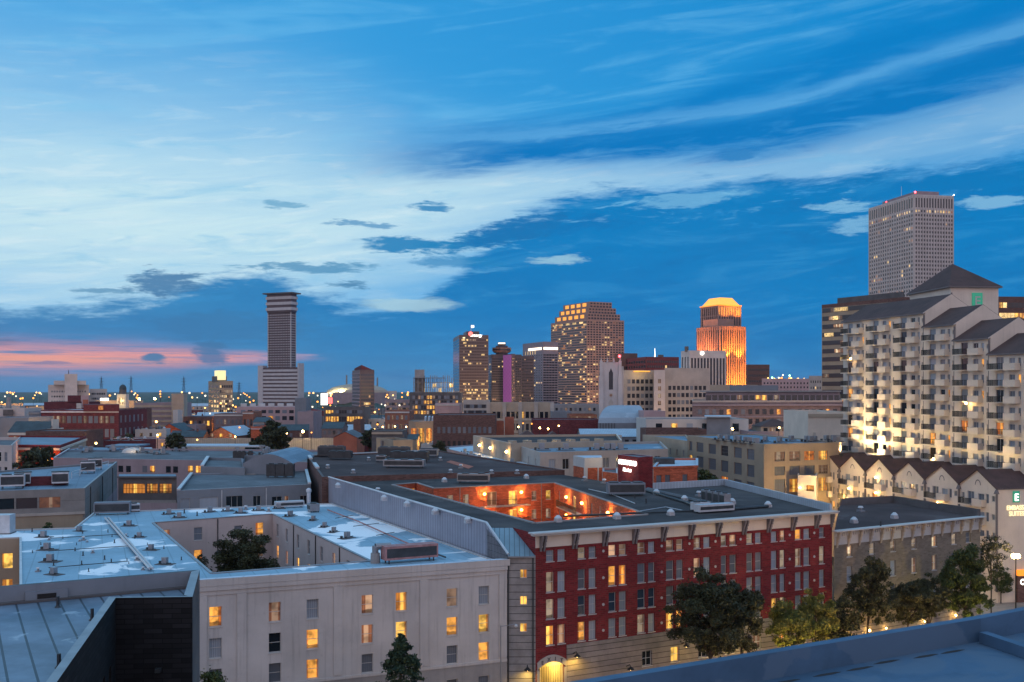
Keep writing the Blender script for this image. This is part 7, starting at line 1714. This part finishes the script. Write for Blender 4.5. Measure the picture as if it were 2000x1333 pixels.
house('maroon_hall', 'long maroon hall with small white roof boxes below the stepped tower', 1040, 1170, 822, 430, 'dark_red_brick', 'roof_grey', dep=24)
house('sign_roof_store', 'orange store front with lit cream sign band left of the auditorium', 1112, 1166, 812, 480, 'orange_brick', 'roof_grey', dep=20, rows=((.4, 1.8, 2, 6.5, 'ee'),)); house('blue_white_store', 'white and blue store roofs left of the orange store front', 1078, 1116, 806, 520, 'blue_grey', 'roof_bright', dep=20); house('mosaic_roofs', 'long low grey roof row under the stepped tower', 1078, 1170, 792, 600, 'grey_paint', 'roof_blue', dep=40, rows=((1.5, 1.8, 9, 1.4, 'gmegm'),))
b = house('blue_roof_hall', 'long hall with shallow blue metal roof and white dormer below the auditorium', 1136, 1268, 840, 360, 'blue_grey', 'pale_seam', 'across', dep=22, rise=2.4, rows=((1, 2, 8, 1.4, 'kgkk'),)); p, d, L = b.edge(0); t1 = hit(1202, p, d); mb = MB(); mb.wbox(p, d, t1 - 2.2, t1 + 2.2, -3, .5, b.z1 - 3.5, b.z1 + .6, 'trim_white'); mb.wbox(p, d, t1 - 1.6, t1 + 1.6, .5, .56, b.z1 - 3, b.z1 - .2, 'glass_blue'); part('dormer', mb, b.root)
b = house('white_roof_terrace', 'white roof terrace block with grey stair box and plants behind the loft building', 1262, 1462, 822, 330, 'trim_white', 'roof_grey', dep=26, rows=((.9, 2.6, 6, 2.0, 'kyckck'),), cat='building'); mb = MB(); mb.prism([XY(1380, 328), XY(1426, 328), XY(1426, 340), XY(1380, 340)], 0, ZZ(815, 330), 'blue_grey'); part('stair_box', mb, b.root); mb = MB(); mb.prism([XY(1376, 327), XY(1428, 327), XY(1428, 341), XY(1376, 341)], ZZ(815, 330), ZZ(813, 330), 'roof_bright'); part('stair_box_roof', mb, b.root)
lamp('terrace_light', (*XY(1332, 322), b.z1 - 1), 260, (1, .5, .12), .3, b.root)
house('pink_window_row', 'pale pink block with a row of small dark windows right of the auditorium', 1258, 1300, 806, 390, 'pink', 'roof_bright', dep=18, rows=((2.4, 2, 7, .9, 'gggggg'),)); house('brown_fence_block', 'plain brown wall block in front of the pale pink window row', 1262, 1380, 842, 300, 'brown_brick', 'roof_grey', dep=14)
b = house('pavilion', 'lamplit roof pavilion with dark hipped roof left of the blank beige stair tower', 1486, 1552, 818, 330, 'pale_tan', 'shingle', 'hip', dep=12, rise=2.6, rows=((.4, 2.2, 5, 1.3, 'kekee'),)); house('terrace_base', 'long beige terrace wall under the roof pavilion', 1462, 1600, 846, 318, 'mauve', 'roof_grey', dep=24)
b2 = b
for x in (1521, 1533, 1541, 1560, 1565): o = street_lamp(*XY(x, 316), 4.0, 'small globe lamp on the pavilion terrace, %s from the left' % {1521: 'first', 1533: 'second', 1541: 'third', 1560: 'fourth', 1565: 'fifth'}[x], 'lamp_yellow', 110, (1, .66, .25), arm=.15, r=.3, group='globe lamps on the pavilion terrace', z0=ZZ(838, 316) - 3.6)
b = house('beige_stair_tower', 'large blank beige plastered block left of the balcony tower', 1578, 1650, 808, 268, 'cream_plaster', 'roof_grey', dep=24, trim='pale_tan', cat='building'); p, d, L = b.edge(0); mb = MB(); mb.wbox(p, d, L * .15, L * .2, .01, .4, 0, b.z1 - 5, 'stone'); mb.wbox(p, d, L * .62, L, .01, .3, b.z1 - 6.2, b.z1 - 5.6, 'stone'); part('wall_rib', mb, b.root)

# ---- many smaller houses filling the blocks
WALLS = (('red brick', 'red_brick'), ('brown brick', 'brown_brick'), ('cream', 'cream_plaster'), ('tan', 'tan'), ('mauve', 'mauve'), ('grey', 'grey_paint'), ('white', 'trim_white'), ('orange brick', 'orange_brick'), ('dark brick', 'dark_red_brick'), ('stone', 'stone'))
ROOFS = (('flat grey roof', 'roof_grey', 'flat'), ('flat pale roof', 'roof_bright', 'flat'), ('flat brown roof', 'gravel_brown', 'flat'), ('slate gable roof', 'slate', 'across'), ('brown hipped roof', 'shingle', 'hip'), ('blue metal roof', 'pale_seam', 'across'), ('flat blue grey roof', 'roof_blue', 'flat'), ('dark front gable', 'slate', 'gf'))
NEAR = [(o.name, o['label']) for o in scene.objects if o.parent is None and o.type == 'EMPTY' and o.get('category') in ('house', 'building', 'skyscraper', 'warehouse', 'stadium', 'church tower', 'wall')]
NN = {'brick_warehouse': 'the dark red warehouse', 'pink_building': 'the long pink building', 'plaza_tower': 'the tall slab tower', 'slant_top_tower': 'the slant topped tower', 'stadium': 'the domed stadium', 'lit_sign_tower': 'the lit sign tower', 'stepped_tower': 'the stepped tower', 'gothic_tower': 'the gothic tower', 'auditorium': 'the auditorium', 'arcade_building': 'the arcade building', 'brown_mill': 'the brown mill', 'glowing_top_tower': 'the glowing top tower', 'ribbed_garage': 'the striped garage', 'orange_gable_house': 'the orange lit gable house', 'stepped_hospital': 'the stepped hospital', 'long_brown_building': 'the long brown building', 'lit_office_row': 'the lit office row', 'concrete_frame': 'the concrete frame tower', 'cupola': 'the lit cupola', 'pink_modern_block': 'the pink modern block', 'white_trim_hall': 'the white banded hall', 'terracotta_gable': 'the terracotta hall', 'beige_slab': 'the blank beige slab', 'loft_building': 'the tan loft building', 'blue_roof_hall': 'the blue roofed hall'}
LM = {}
for o in scene.objects:
    if o.name in NN: LM[o.name] = (1000 + 2000 * o.location.x / o.location.y, o.location.y)
used = set(); HS = []; rr = random.Random(29); occ = []
for o in scene.objects:
    if o.parent is None and o.type == 'EMPTY' and o.location.y > 300: occ.append((o.location.x, o.location.y))
def clear(x, y, r):
    return all((x - a) ** 2 + (y - b_) ** 2 > r * r for a, b_ in occ)
count = 0
for Y in (335, 365, 400, 440, 485, 535, 590, 650, 720, 800, 890, 990, 1110, 1240):
    xw = -.56 * Y
    while xw < .36 * Y:
        w = rr.uniform(9, 20) * (1 + Y / 900); dep = rr.uniform(12, 20); xc = xw + w / 2; xw += w + rr.choice((1.5, 2, 3, 12))
        X = 1000 + 2000 * xc / Y
        if not clear(xc, Y + dep / 2, w / 2 + 7): continue
        if rr.random() < .08: continue
        if X > 1250 and Y < 420 or 280 < X < 710 and Y < 510 or 780 < X < 860 and Y < 520 or 990 < X < 1270 and Y < 400: continue
        h = rr.uniform(7, 13) + Y * .0035
        cand = sorted(LM, key=lambda k: abs(LM[k][0] - X) + abs(LM[k][1] - Y) * .25)[:3]
        lab = None
        for tr in range(60):
            wl, wm = rr.choice(WALLS); rl, rm, ty = rr.choice(ROOFS); k = cand[0] if tr < 40 else cand[1]
            rel = 'left of' if X < LM[k][0] - 30 else ('right of' if X > LM[k][0] + 30 else ('beyond' if Y > LM[k][1] else 'in front of'))
            sz = 'wide low' if w > 26 else ('small' if w < 16 else 'low')
            lab = '%s %s house with %s, %s %s' % (sz, wl, rl, rel, NN[k])
            if lab not in used: break
        if lab in used: continue
        used.add(lab); x0, x1 = 1000 + 2000 * (xc - w / 2) / Y, 1000 + 2000 * (xc + w / 2) / Y
        n = max(2, int(w / 5)); rise = 0 if ty == 'flat' else rr.uniform(2, 3.6)
        panes = ''.join(rr.choice('mmggmgey') if rr.random() < .7 else rr.choice('yoey') for _ in range(n))
        rows = [(1.4, 1.9, n, 1.3, panes)] + ([(5.0, 2.0, n, 1.3, ''.join(rr.choice('mggmgoe') for _ in range(n)))] if h > 9 else [])
        house('town_house', lab, x0, x1, 0, Y + rr.uniform(-4, 4), wm, rm, ty, dep, rr.uniform(-14, 22), max(rise, 2.2), rows, group='houses of the low town', z1=h + rise)
        occ.append((xc, Y + dep / 2)); count += 1; HS.append((xc + rr.choice((-.5, .5)) * (w + 1.5), Y - 5, lab, h))
print('infill houses', count)

# ================================================================ far woods, hills, highway
rs = np.random.RandomState(3); nx, ny = 260, 70
xs = np.linspace(-1, 1, nx); ys = 1480 * (9000 / 1480) ** np.linspace(0, 1, ny); V = []; 
for j, y in enumerate(ys):
    hh = 9 + 5 * rs.rand(nx) + 4 * np.sin(xs * 60 + j * 1.7) * rs.rand(nx)
    for i in range(nx): V.append((xs[i] * y * .8, y + rs.rand() * 10, float(hh[i]) if j else 0.0))
F = [(j * nx + i, j * nx + i + 1, (j + 1) * nx + i + 1, (j + 1) * nx + i) for j in range(ny - 1) for i in range(nx - 1)]
me = bpy.data.meshes.new('woodland'); me.from_pydata(V, [], F); me.materials.append(M('leaf_dark')); me.update()
o = link('woodland', me); o['kind'] = 'stuff'; o['label'] = 'dark wooded flat land reaching to the horizon'
mb = MB(); V0 = [(-4200 + i * 60, 24 + 45 * max(0, math.sin((i - 3) / 17 * math.pi)) * (1 + .25 * math.sin(i * 2.1))) for i in range(20)]
hp_ = [(x, 11000, h) for x, h in V0]
for i in range(19):
    (x0, h0), (x1, h1) = V0[i], V0[i + 1]; x0 -= 1800; x1 -= 1800
    mb.face([(x0, 8600, 0), (x1, 8600, 0), (x1, 9000, h1 + 10), (x0, 9000, h0 + 10)], 'leaf_dark'); mb.face([(x0, 9000, h0 + 10), (x1, 9000, h1 + 10), (x1, 9800, 0), (x0, 9800, 0)], 'leaf_dark')
struct('hills', mb)
Yh = 1250; zh = ZZ(791, Yh)
t = thing('elevated_highway', 'long elevated highway deck glowing orange under its lamps at far left', 'highway', (*XY(100, Yh), 0)); mb = MB(); mb.prism([XY(-60, Yh), XY(268, Yh + 60), XY(268, Yh + 80), XY(-60, Yh + 20)], zh - 1.6, zh, 'concrete', 'concrete', True, True); part('deck', mb, t); p = XY(-60, Yh); q = XY(268, Yh + 60); d, L = unit(p, q); mb = MB(); mb.wbox(p, d, 0, L, -.3, .05, zh - .6, zh + 1.3, 'pale_tan'); part('barrier', mb, t)
for k in range(12): mb = MB(); c = along(p, d, L * (k + .5) / 12, -8); mb.cyl(c, 1, 1, 0, zh - 1.6, 'concrete', 8); part('pier', mb, t)
for k in range(11): lamp('road_light', (*along(p, d, L * (k + .3) / 11, 5), zh + 4), 4200, (1, .45, .10), .5, t)
b = house('lit_canopy', 'flat yellow lit canopy roof before the elevated highway', 56, 150, 796, 760, 'pale_tan', 'roof_grey', dep=20); lamp('yard_or_fill_light', (*XY(90, 748), b.z1 + 3), 4500, (1, .55, .12), .4); lamp('yard_or_fill_light', (*XY(122, 748), b.z1 + 3), 4500, (1, .55, .12), .4)
b = house('lit_eave_station', 'long station roof with white lit sign and orange lit eave left of the twin floodlights', 186, 262, 784, 800, 'pale_tan', 'roof_grey', dep=20); lamp('yard_or_fill_light', (*XY(235, 786), b.z1 - 1), 4500, (1, .50, .12), .4); lamp('yard_or_fill_light', (*XY(205, 786), b.z1 - 1), 3500, (1, .50, .12), .4); mb = MB(); mb.wbox(XY(196, 799), (1, 0), 0, 6.5, 0, .4, b.z1 + .5, b.z1 + 2.4, 'sign_white'); part('sign', mb, b.root)

# ---- lattice pylons on the horizon
for x, yt, lab in ((198, 738, 'leftmost distant lattice pylon, above the station roof'), (256, 737, 'distant lattice pylon right of the lit cupola'), (359, 738, 'distant lattice pylon right of the beige slab'), (467, 748, 'smallest distant lattice pylon, by the glowing top tower')):
    Y = 3200; t = thing('pylon', lab, 'pylon', (*XY(x, Y), 0), 'lattice pylons on the horizon'); zt = ZZ(yt, Y); c = XY(x, Y)
    mb = MB()
    for sx, sy in ((-1, -1), (1, -1), (1, 1), (-1, 1)): mb.tube((c[0] + sx * 5, c[1] + sy * 5, 0), (c[0] + sx * .8, c[1] + sy * .8, zt), .7, .4, 'metal_dark', 4)
    for k in range(6): z = zt * (k + .5) / 6; w = 5 - 4.2 * z / zt; mb.tube((c[0] - w, c[1] - w, z), (c[0] + w, c[1] - w, z + zt / 7), .35, .35, 'metal_dark', 4); mb.tube((c[0] + w, c[1] - w, z), (c[0] - w, c[1] - w, z + zt / 7), .35, .35, 'metal_dark', 4)
    part('lattice', mb, t); mb = MB()
    for k in (.72, .84, .95): mb.tube((c[0] - 8, c[1], zt * k), (c[0] + 8, c[1], zt * k), .45, .45, 'metal_dark', 4)
    part('crossarm', mb, t)
for x, yt, lab in ((677, 733, 'thin grey chimney standing left of the slant topped tower'), (737, 738, 'thin dark mast standing right of the slant topped tower')):
    c = XY(x, 1900); mb = MB(); mb.cyl(c, 1.8, 1.4, 0, ZZ(yt, 1900), 'concrete', 8); single('chimney_stack', mb, lab, 'chimney', loc=(*c, 0))
# ================================================================ street lamps, near and far
def far_lamp(x, y, Y, label, mat='far_orange', w=0, r=None, c=(1, .5, .14), group=None, zmin=5):
    z = ZZ(y, Y)
    if z < zmin: Y = (CAMH - zmin) * 2000 / (y - 762.0); z = zmin
    X, Yy = XY(x, Y); return street_lamp(X, Yy, z, label, mat, w, c, arm=.1, r=r or Y * .00058, group=group, pr=.12 if Y < 700 else .2)
far_lamp(591, 843, 470, 'very bright tall yellow lamp right of the big dark tree', 'lamp_warm', 16000, .55, (1, .68, .28))
far_lamp(272, 780, 900, 'left of two brilliant pale floodlights above the striped garage', 'lamp_warm', 9000, 1.0, (1, .78, .4)); far_lamp(302, 779, 900, 'right of two brilliant pale floodlights above the striped garage', 'lamp_warm', 9000, 1.0, (1, .78, .4))
far_lamp(305, 824, 600, 'orange lamp glowing among trees in front of the striped garage', 'lamp_orange', 12000, .6, (1, .38, .05)); far_lamp(278, 838, 560, 'yellow lamp above the tree left of the red gabled house', 'lamp_yellow', 9000, .5); far_lamp(270, 823, 640, 'small yellow lamp left of the glowing orange lamp', 'lamp_yellow', 1500, .45)
far_lamp(307, 850, 470, 'pale yellow lamp before the red gabled house wall', 'lamp_yellow', 6000, .45); far_lamp(187, 866, 400, 'warm lamp beside the long dark roof, in front of the brick annex', 'lamp_yellow', 6000, .4); far_lamp(425, 834, 620, 'orange lamp burning inside the small tree by the orange gable house', 'lamp_orange', 10000, .6, (1, .36, .05))
far_lamp(459, 853, 500, 'yellow lamp at the right end of the orange lit gable house', 'lamp_yellow', 900, .35); far_lamp(550, 842, 430, 'small pale lamp seen through the big dark tree', 'lamp_yellow', 300, .3); far_lamp(560, 846, 440, 'second small pale lamp right of the big dark tree', 'lamp_warm', 300, .3); far_lamp(608, 845, 470, 'faint lamp just right of the very bright tall yellow lamp', 'far_orange', 200, .35)
far_lamp(747, 834, 520, 'orange lamp in front of the white banded hall, leftmost of the line', 'lamp_orange', 700, .35); far_lamp(771, 833, 520, 'warm lamp second of the line before the white banded hall', 'lamp_yellow', 700, .35); far_lamp(793, 834, 520, 'warm lamp third of the line before the white banded hall', 'lamp_yellow', 700, .35)
for x, y, m, lab in ((1012, 834, 'lamp_yellow', 'yellow lamp left of four along the hip roofed houses'), (1021, 827, 'far_orange', 'orange lamp above the left hip roofed house'), (1038, 828, 'far_orange', 'orange lamp above the gap between the hip roofed houses'), (1054, 836, 'lamp_warm', 'white lamp between the two hip roofed houses'), (1070, 838, 'lamp_warm', 'white lamp above the right hip roofed house'), (1091, 832, 'lamp_yellow', 'pale yellow lamp right of the hip roofed houses')): far_lamp(x, y, 410, lab, m, 500, .3)
far_lamp(1430, 838, 312, 'pale yellow lamp on the white roof terrace right of the stair box', 'lamp_warm', 500, .3); far_lamp(1353, 842, 316, 'small pink white lamp at the left foot of the white roof terrace', 'far_orange', 200, .25)
for x, y, m, lab in ((1508, 738, 'lamp_green', 'green tinted stadium light above the pale pink block'), (1529, 733, 'far_white', 'white stadium light above the pale pink block, left of the green one'), (1542, 734, 'lamp_green', 'bright green white stadium light right of the white one'), (1500, 739, 'far_yellow', 'yellow stadium light at the left end of the pale pink block')): far_lamp(x, y, 1000, lab, m, 0, .8)
# a scatter of distant lamps
rr = random.Random(17)
far = []
for x, y in ((3, 786), (25, 770), (40, 779), (65, 778), (72, 794), (82, 795), (115, 775), (14, 767), (20, 767), (28, 767), (71, 767), (78, 768), (150, 795), (130, 793), (257, 765), (267, 777), (313, 765), (330, 776), (370, 768), (385, 777), (395, 768), (470, 771), (476, 790), (465, 778), (487, 776), (431, 788), (441, 789), (446, 799), (497, 792), (595, 780), (604, 768), (612, 768), (620, 785), (645, 792), (745, 790), (760, 768), (772, 768), (785, 776), (796, 772), (690, 798), (610, 795), (575, 770), (600, 790), (655, 795), (752, 792), (400, 797), (410, 808), (350, 798), (340, 799), (318, 788), (488, 786), (495, 783), (480, 783), (440, 776), (455, 780), (460, 795), (630, 796), (670, 796), (770, 786), (780, 792), (740, 800), (716, 800), (706, 815), (720, 812), (640, 812)): far.append((x, y))
for k in range(60): far.append((rr.choice((rr.uniform(0, 500), rr.uniform(590, 810), rr.uniform(0, 320))), 766 + abs(rr.gauss(0, 9))))
for k in range(26): far.append((rr.uniform(1505, 1590), rr.uniform(738, 744)))
CN = {'far_orange': 'orange', 'far_yellow': 'yellow', 'far_white': 'white'}
REG = ((90, 'left of the stepped hospital'), (232, 'between stepped hospital and lit cupola'), (336, 'between lit cupola and beige slab'), (430, 'between beige slab and glowing top tower'), (505, 'between glowing top tower and slab tower'), (690, 'between slab tower and slant topped tower'), (1000, 'right of the slant topped tower'), (3000, 'above the pale pink block'))
for x, y in far:
    m = rr.choice(('far_orange', 'far_orange', 'far_yellow', 'far_white')); rg = next(r for q_, r in REG if x < q_)
    Y = 1000 if y < 762 else min(2600, max(800, 36000 / max(y - 762 + 14, 14))); o = far_lamp(x, y, Y, 'tiny distant %s street lamp near the horizon %s' % (CN[m], rg), m, 0, rr.uniform(.5, 1.05) * Y / 1100, group='distant %s lamps %s' % (CN[m], rg), zmin=9)
rr = random.Random(23); rr.shuffle(HS); kk = 0
for x, Y, lab, h in HS:       # a lamp at the corner of many of the town houses
    lb = 'lamp by the ' + lab.replace(',', '').replace('wide low ', 'wide ')
    if len(lb.split()) > 16 or kk >= 100: continue
    kk += 1; street_lamp(x, Y, h * rr.uniform(.8, 1.3), lb, 'far_yellow' if kk % 3 else 'far_orange', 4200, (1, .50, .16), arm=.8, r=.42, group='street lamps of the low town')
rr = random.Random(41)     # taller lamps showing above the roofs of the low town
for k in range(95):
    x = rr.choice((rr.uniform(10, 520), rr.uniform(590, 900), rr.uniform(900, 1160))); y = 796 + abs(rr.gauss(0, 1)) * 26; z = rr.uniform(11, 16)
    if y > 862: continue
    Y = (CAMH - z) * 2000 / (y - 762); m = rr.choice(('far_orange', 'far_orange', 'far_yellow', 'far_white')); cx = XY(x, Y)
    kn = min(LM, key=lambda q_: abs(LM[q_][0] - x) + abs(LM[q_][1] - Y) * .2)
    far_lamp(x, y, Y, 'tall %s street lamp showing above the roofs near %s' % (CN[m], NN[kn]), m, 8000 if k % 2 else 0, max(.42, Y * .00095), (1, .48, .14), 'tall %s lamps near %s' % (CN[m], NN[kn]))
# street in front of the hotels: unseen lamps added to warm the facades
for k, (x, Y, w) in enumerate(((480, 82, 600), (700, 90, 600), (900, 96, 900), (1080, 98, 450), (1240, 103, 600), (1390, 106, 900), (1520, 109, 3600), (1640, 114, 4600), (1740, 118, 5200), (1830, 122, 5600))):
    street_lamp(*XY(x, Y), 7.0, 'unseen street lamp added across the road, %s along the hotel fronts' % ('first', 'second', 'third', 'fourth', 'fifth', 'sixth', 'seventh', 'eighth', 'ninth', 'tenth')[k], 'lamp_warm', w, (1, .60, .28), arm=1.0, r=.2, group='unseen street lamps added across the road')
street_lamp(*XY(1984, 158), 10.4, 'twin lamp post with brilliant globes on the pavement below the white letters', 'lamp_warm', 5500, (1, .68, .26), arm=.3, double=True, r=.40, pr=.11)
t = street_lamp(*XY(978, 106.5), 11.5, 'plain tall pole in front of the white hotel corner, its lamp arm turned right', 'metal_light', 0, arm=1.6, r=.18, polem='metal_grey')
for x, Y, w in ((1530, 114.5, 6500), (1655, 124, 900), (1905, 130.5, 6500)): street_lamp(*XY(x, Y), 4.2, {1530: 'short street lamp lighting the yellow green tree by the red hotel', 1655: 'short street lamp hidden among dark trees before the tan building', 1905: 'short street lamp lighting the big tree at the tan building corner'}[x], 'lamp_yellow', w, (1, .78, .20), arm=.3, r=.12)
# ================================================================ trees
tree('street_tree', 'largest dark street tree before the red hotel front', *XY(1388, 112), 16.9, 4.5, 5.0, 21, 25500, 0.17, 'leaf_dark', trunk=.22)
tree('street_tree', 'dark street tree overlapping the largest one on its right', *XY(1448, 114), 15.2, 3.1, 4.3, 22, 13600, 0.163, 'leaf_dark', trunk=.18)
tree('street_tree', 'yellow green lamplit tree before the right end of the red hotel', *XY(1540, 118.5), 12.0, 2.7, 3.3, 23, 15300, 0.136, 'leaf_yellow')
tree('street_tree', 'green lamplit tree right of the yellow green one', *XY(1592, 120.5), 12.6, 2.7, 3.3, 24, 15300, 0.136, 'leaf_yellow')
tree('street_tree', 'dark slim tree at the joint of red hotel and tan building', *XY(1640, 123), 11.6, 2.4, 3.4, 25, 11050, 0.15, 'leaf_dark')
tree('street_tree', 'tallest loose dark tree before the left half of the tan building', *XY(1692, 126), 15.6, 3.0, 4.6, 26, 12750, 0.17, 'leaf_dark', lean=.4)
tree('street_tree', 'round dark tree in the middle before the tan building', *XY(1773, 129), 12.4, 2.6, 3.0, 27, 12750, 0.15, 'leaf_dark'); tree('street_tree', 'second round dark tree, right of the middle one', *XY(1815, 131), 12.6, 2.6, 3.0, 28, 12750, 0.15, 'leaf_dark')
tree('street_tree', 'big layered tree at the tan building corner, lit yellow low down', *XY(1882, 134), 16.0, 3.2, 4.9, 29, 18700, 0.17, 'leaf_mid', lean=.3)
tree('street_tree', 'sparse thin tree behind the tan building corner', *XY(1936, 160), 14.2, 3.0, 3.4, 30, 2210, 0.177, 'leaf_dark', trunk=.12)
tree('street_tree', 'small bushy tree on the pavement by the cream end wall', *XY(1955, 172), 7.0, 2.0, 2.9, 31, 3740, 0.163, 'leaf_mid', trunk=.1)
tree('courtyard_tree', 'dark spreading tree inside the white hotel courtyard', *XY(474, 130), 18.4, 3.8, 4.0, 32, 18700, 0.163, 'leaf_dark', trunk=.2); tree('courtyard_tree', 'small dark tree at the left wall of the white hotel courtyard', *XY(388, 128), 15.4, 1.5, 2.0, 33, 3060, 0.136, 'leaf_dark')
tree('conifer', 'blue green conifer in front of the white hotel facade', *XY(783, 98), 12.6, 5.6, 6.2, 34, 22000, .17, 'needle', kind='cone', trunk=.18)
tree('street_tree', 'small green tree at the foot of the dark brick office corner', *XY(418, 90), 12.0, 1.7, 3.2, 35, 5440, 0.136, 'leaf_mid')
tree('garden_tree', 'round green bush tree in the gap behind the white hotel roof', *XY(92, 152), 16.3, 2.0, 2.2, 36, 2600, .22, 'leaf_mid')
tree('town_tree', 'wide dark tree before the red corner building at left', *XY(74, 298), 20.5, 6.2, 5.6, 37, 4500, .5, 'leaf_dark', trunk=.3); tree('town_tree', 'dark dense conical tree behind the pink building', *XY(342, 318), 23.0, 3.6, 3.8, 38, 3000, .45, 'leaf_dark', trunk=.3)
tree('town_tree', 'big dark tree in the middle of the pale panel wall', *XY(533, 335), 26.0, 6.2, 5.6, 39, 6000, .5, 'leaf_dark', trunk=.4); tree('town_tree', 'lower dark tree merging with the left side of the big dark tree', *XY(508, 330), 20.5, 4.6, 3.6, 40, 3500, .5, 'leaf_dark', trunk=.3)
tree('town_tree', 'small round dark tree right of the terracotta hall', *XY(722, 410), 20.4, 4.0, 3.6, 41, 2500, .5, 'leaf_dark', trunk=.3); tree('town_tree', 'brownish low tree behind the gravel roof, before the brown mill', *XY(860, 300), 21.0, 2.8, 3.2, 42, 2000, .42, 'leaf_dark', trunk=.25)
tree('town_tree', 'yellowish lamplit bush right of the low red wing', *XY(1378, 196), 21.0, 2.6, 3.2, 43, 2600, .3, 'leaf_mid', trunk=.2); tree('town_tree', 'dark bush beside the yellowish bush before the loft building', *XY(1405, 192), 18.6, 2.2, 2.2, 44, 1800, .3, 'leaf_dark', trunk=.2)
for k, (x, Y, h, r, lab) in enumerate(((266, 560, 17, 6, 'dark tree below the small yellow lamp before the striped garage'), (425, 630, 18, 6, 'small tree glowing orange beside the orange gable house'), (500, 560, 16, 5, 'dark tree in front of the tall window block'), (560, 600, 15, 6, 'dark tree above the right of the big dark tree'), (612, 620, 14, 6, 'dark tree behind the mauve block'), (392, 700, 16, 8, 'wide dark tree below the glowing top tower'), (245, 500, 15, 6, 'dark tree at the end of the brick annex'), (880, 560, 18, 6, 'dark tree behind the brown mill'), (700, 640, 16, 7, 'dark tree at the end of the lit office row'), (1112, 520, 14, 5, 'small dark tree by the blue and white store'), (740, 300, 16.0, 3.4, 'low dark shrub tree left of the tan annex'), (985, 330, 14.5, 3, 'small dark tree above the lamplit block'))):
    tree('town_tree', lab, *XY(x, Y), h, r, r * .8, 50 + k, 1300, .8 if Y > 400 else .4, 'leaf_dark', trunk=.3)
# a parked red car by the tan building corner
t = thing('parked_car', 'small red car parked under the big tree at the tan building corner', 'car', (*XY(1920, 139), .02)); cx, cy = XY(1920, 139); d = (.9, .436)
mb = MB(); mb.box((cx, cy), d, 4.2, 1.75, .35, .85, 'red_paint' if 'red_paint' in MATS else 'terracotta'); part('body', mb, t); mb = MB()
n_ = (-d[1], d[0]); q = lambda a, c: (cx + d[0] * a + n_[0] * c, cy + d[1] * a + n_[1] * c)
lo = [q(-1.5, -.8), q(1.0, -.8), q(1.0, .8), q(-1.5, .8)]; hi = [q(-1.1, -.65), q(.4, -.65), q(.4, .65), q(-1.1, .65)]
for i in range(4): j = (i + 1) % 4; mb.face([(*lo[i], .85), (*lo[j], .85), (*hi[j], 1.42), (*hi[i], 1.42)], 'glass_dark')
mb.face([(*p_, 1.42) for p_ in hi], 'terracotta'); part('cabin', mb, t)
for a in (-1.3, 1.3):
    for c in (-.85, .85): w = MB(); u = q(a, c * .98); v = q(a, c * 1.06); w.tube((*u, .33), (*v, .33), .32, .32, 'black_iron', 12); part('wheel', w, t)
# ================================================================ haze
HZ = 2.5e-5
if HZ > 0:
    m = bpy.data.materials.new('haze'); m.use_nodes = True; t_ = m.node_tree; t_.nodes.clear(); o_ = t_.nodes.new('ShaderNodeOutputMaterial'); v_ = t_.nodes.new('ShaderNodeVolumePrincipled'); v_.inputs['Color'].default_value = (.62, .74, .92, 1); v_.inputs['Density'].default_value = HZ; t_.links.new(v_.outputs[0], o_.inputs['Volume'])
    MATS['haze'] = m; mb = MB(); mb.prism([(-9500, -450), (9500, -450), (9500, 16500), (-9500, 16500)], -1, 240, 'haze', 'haze', True, True); o = struct('haze', mb, 'stuff')
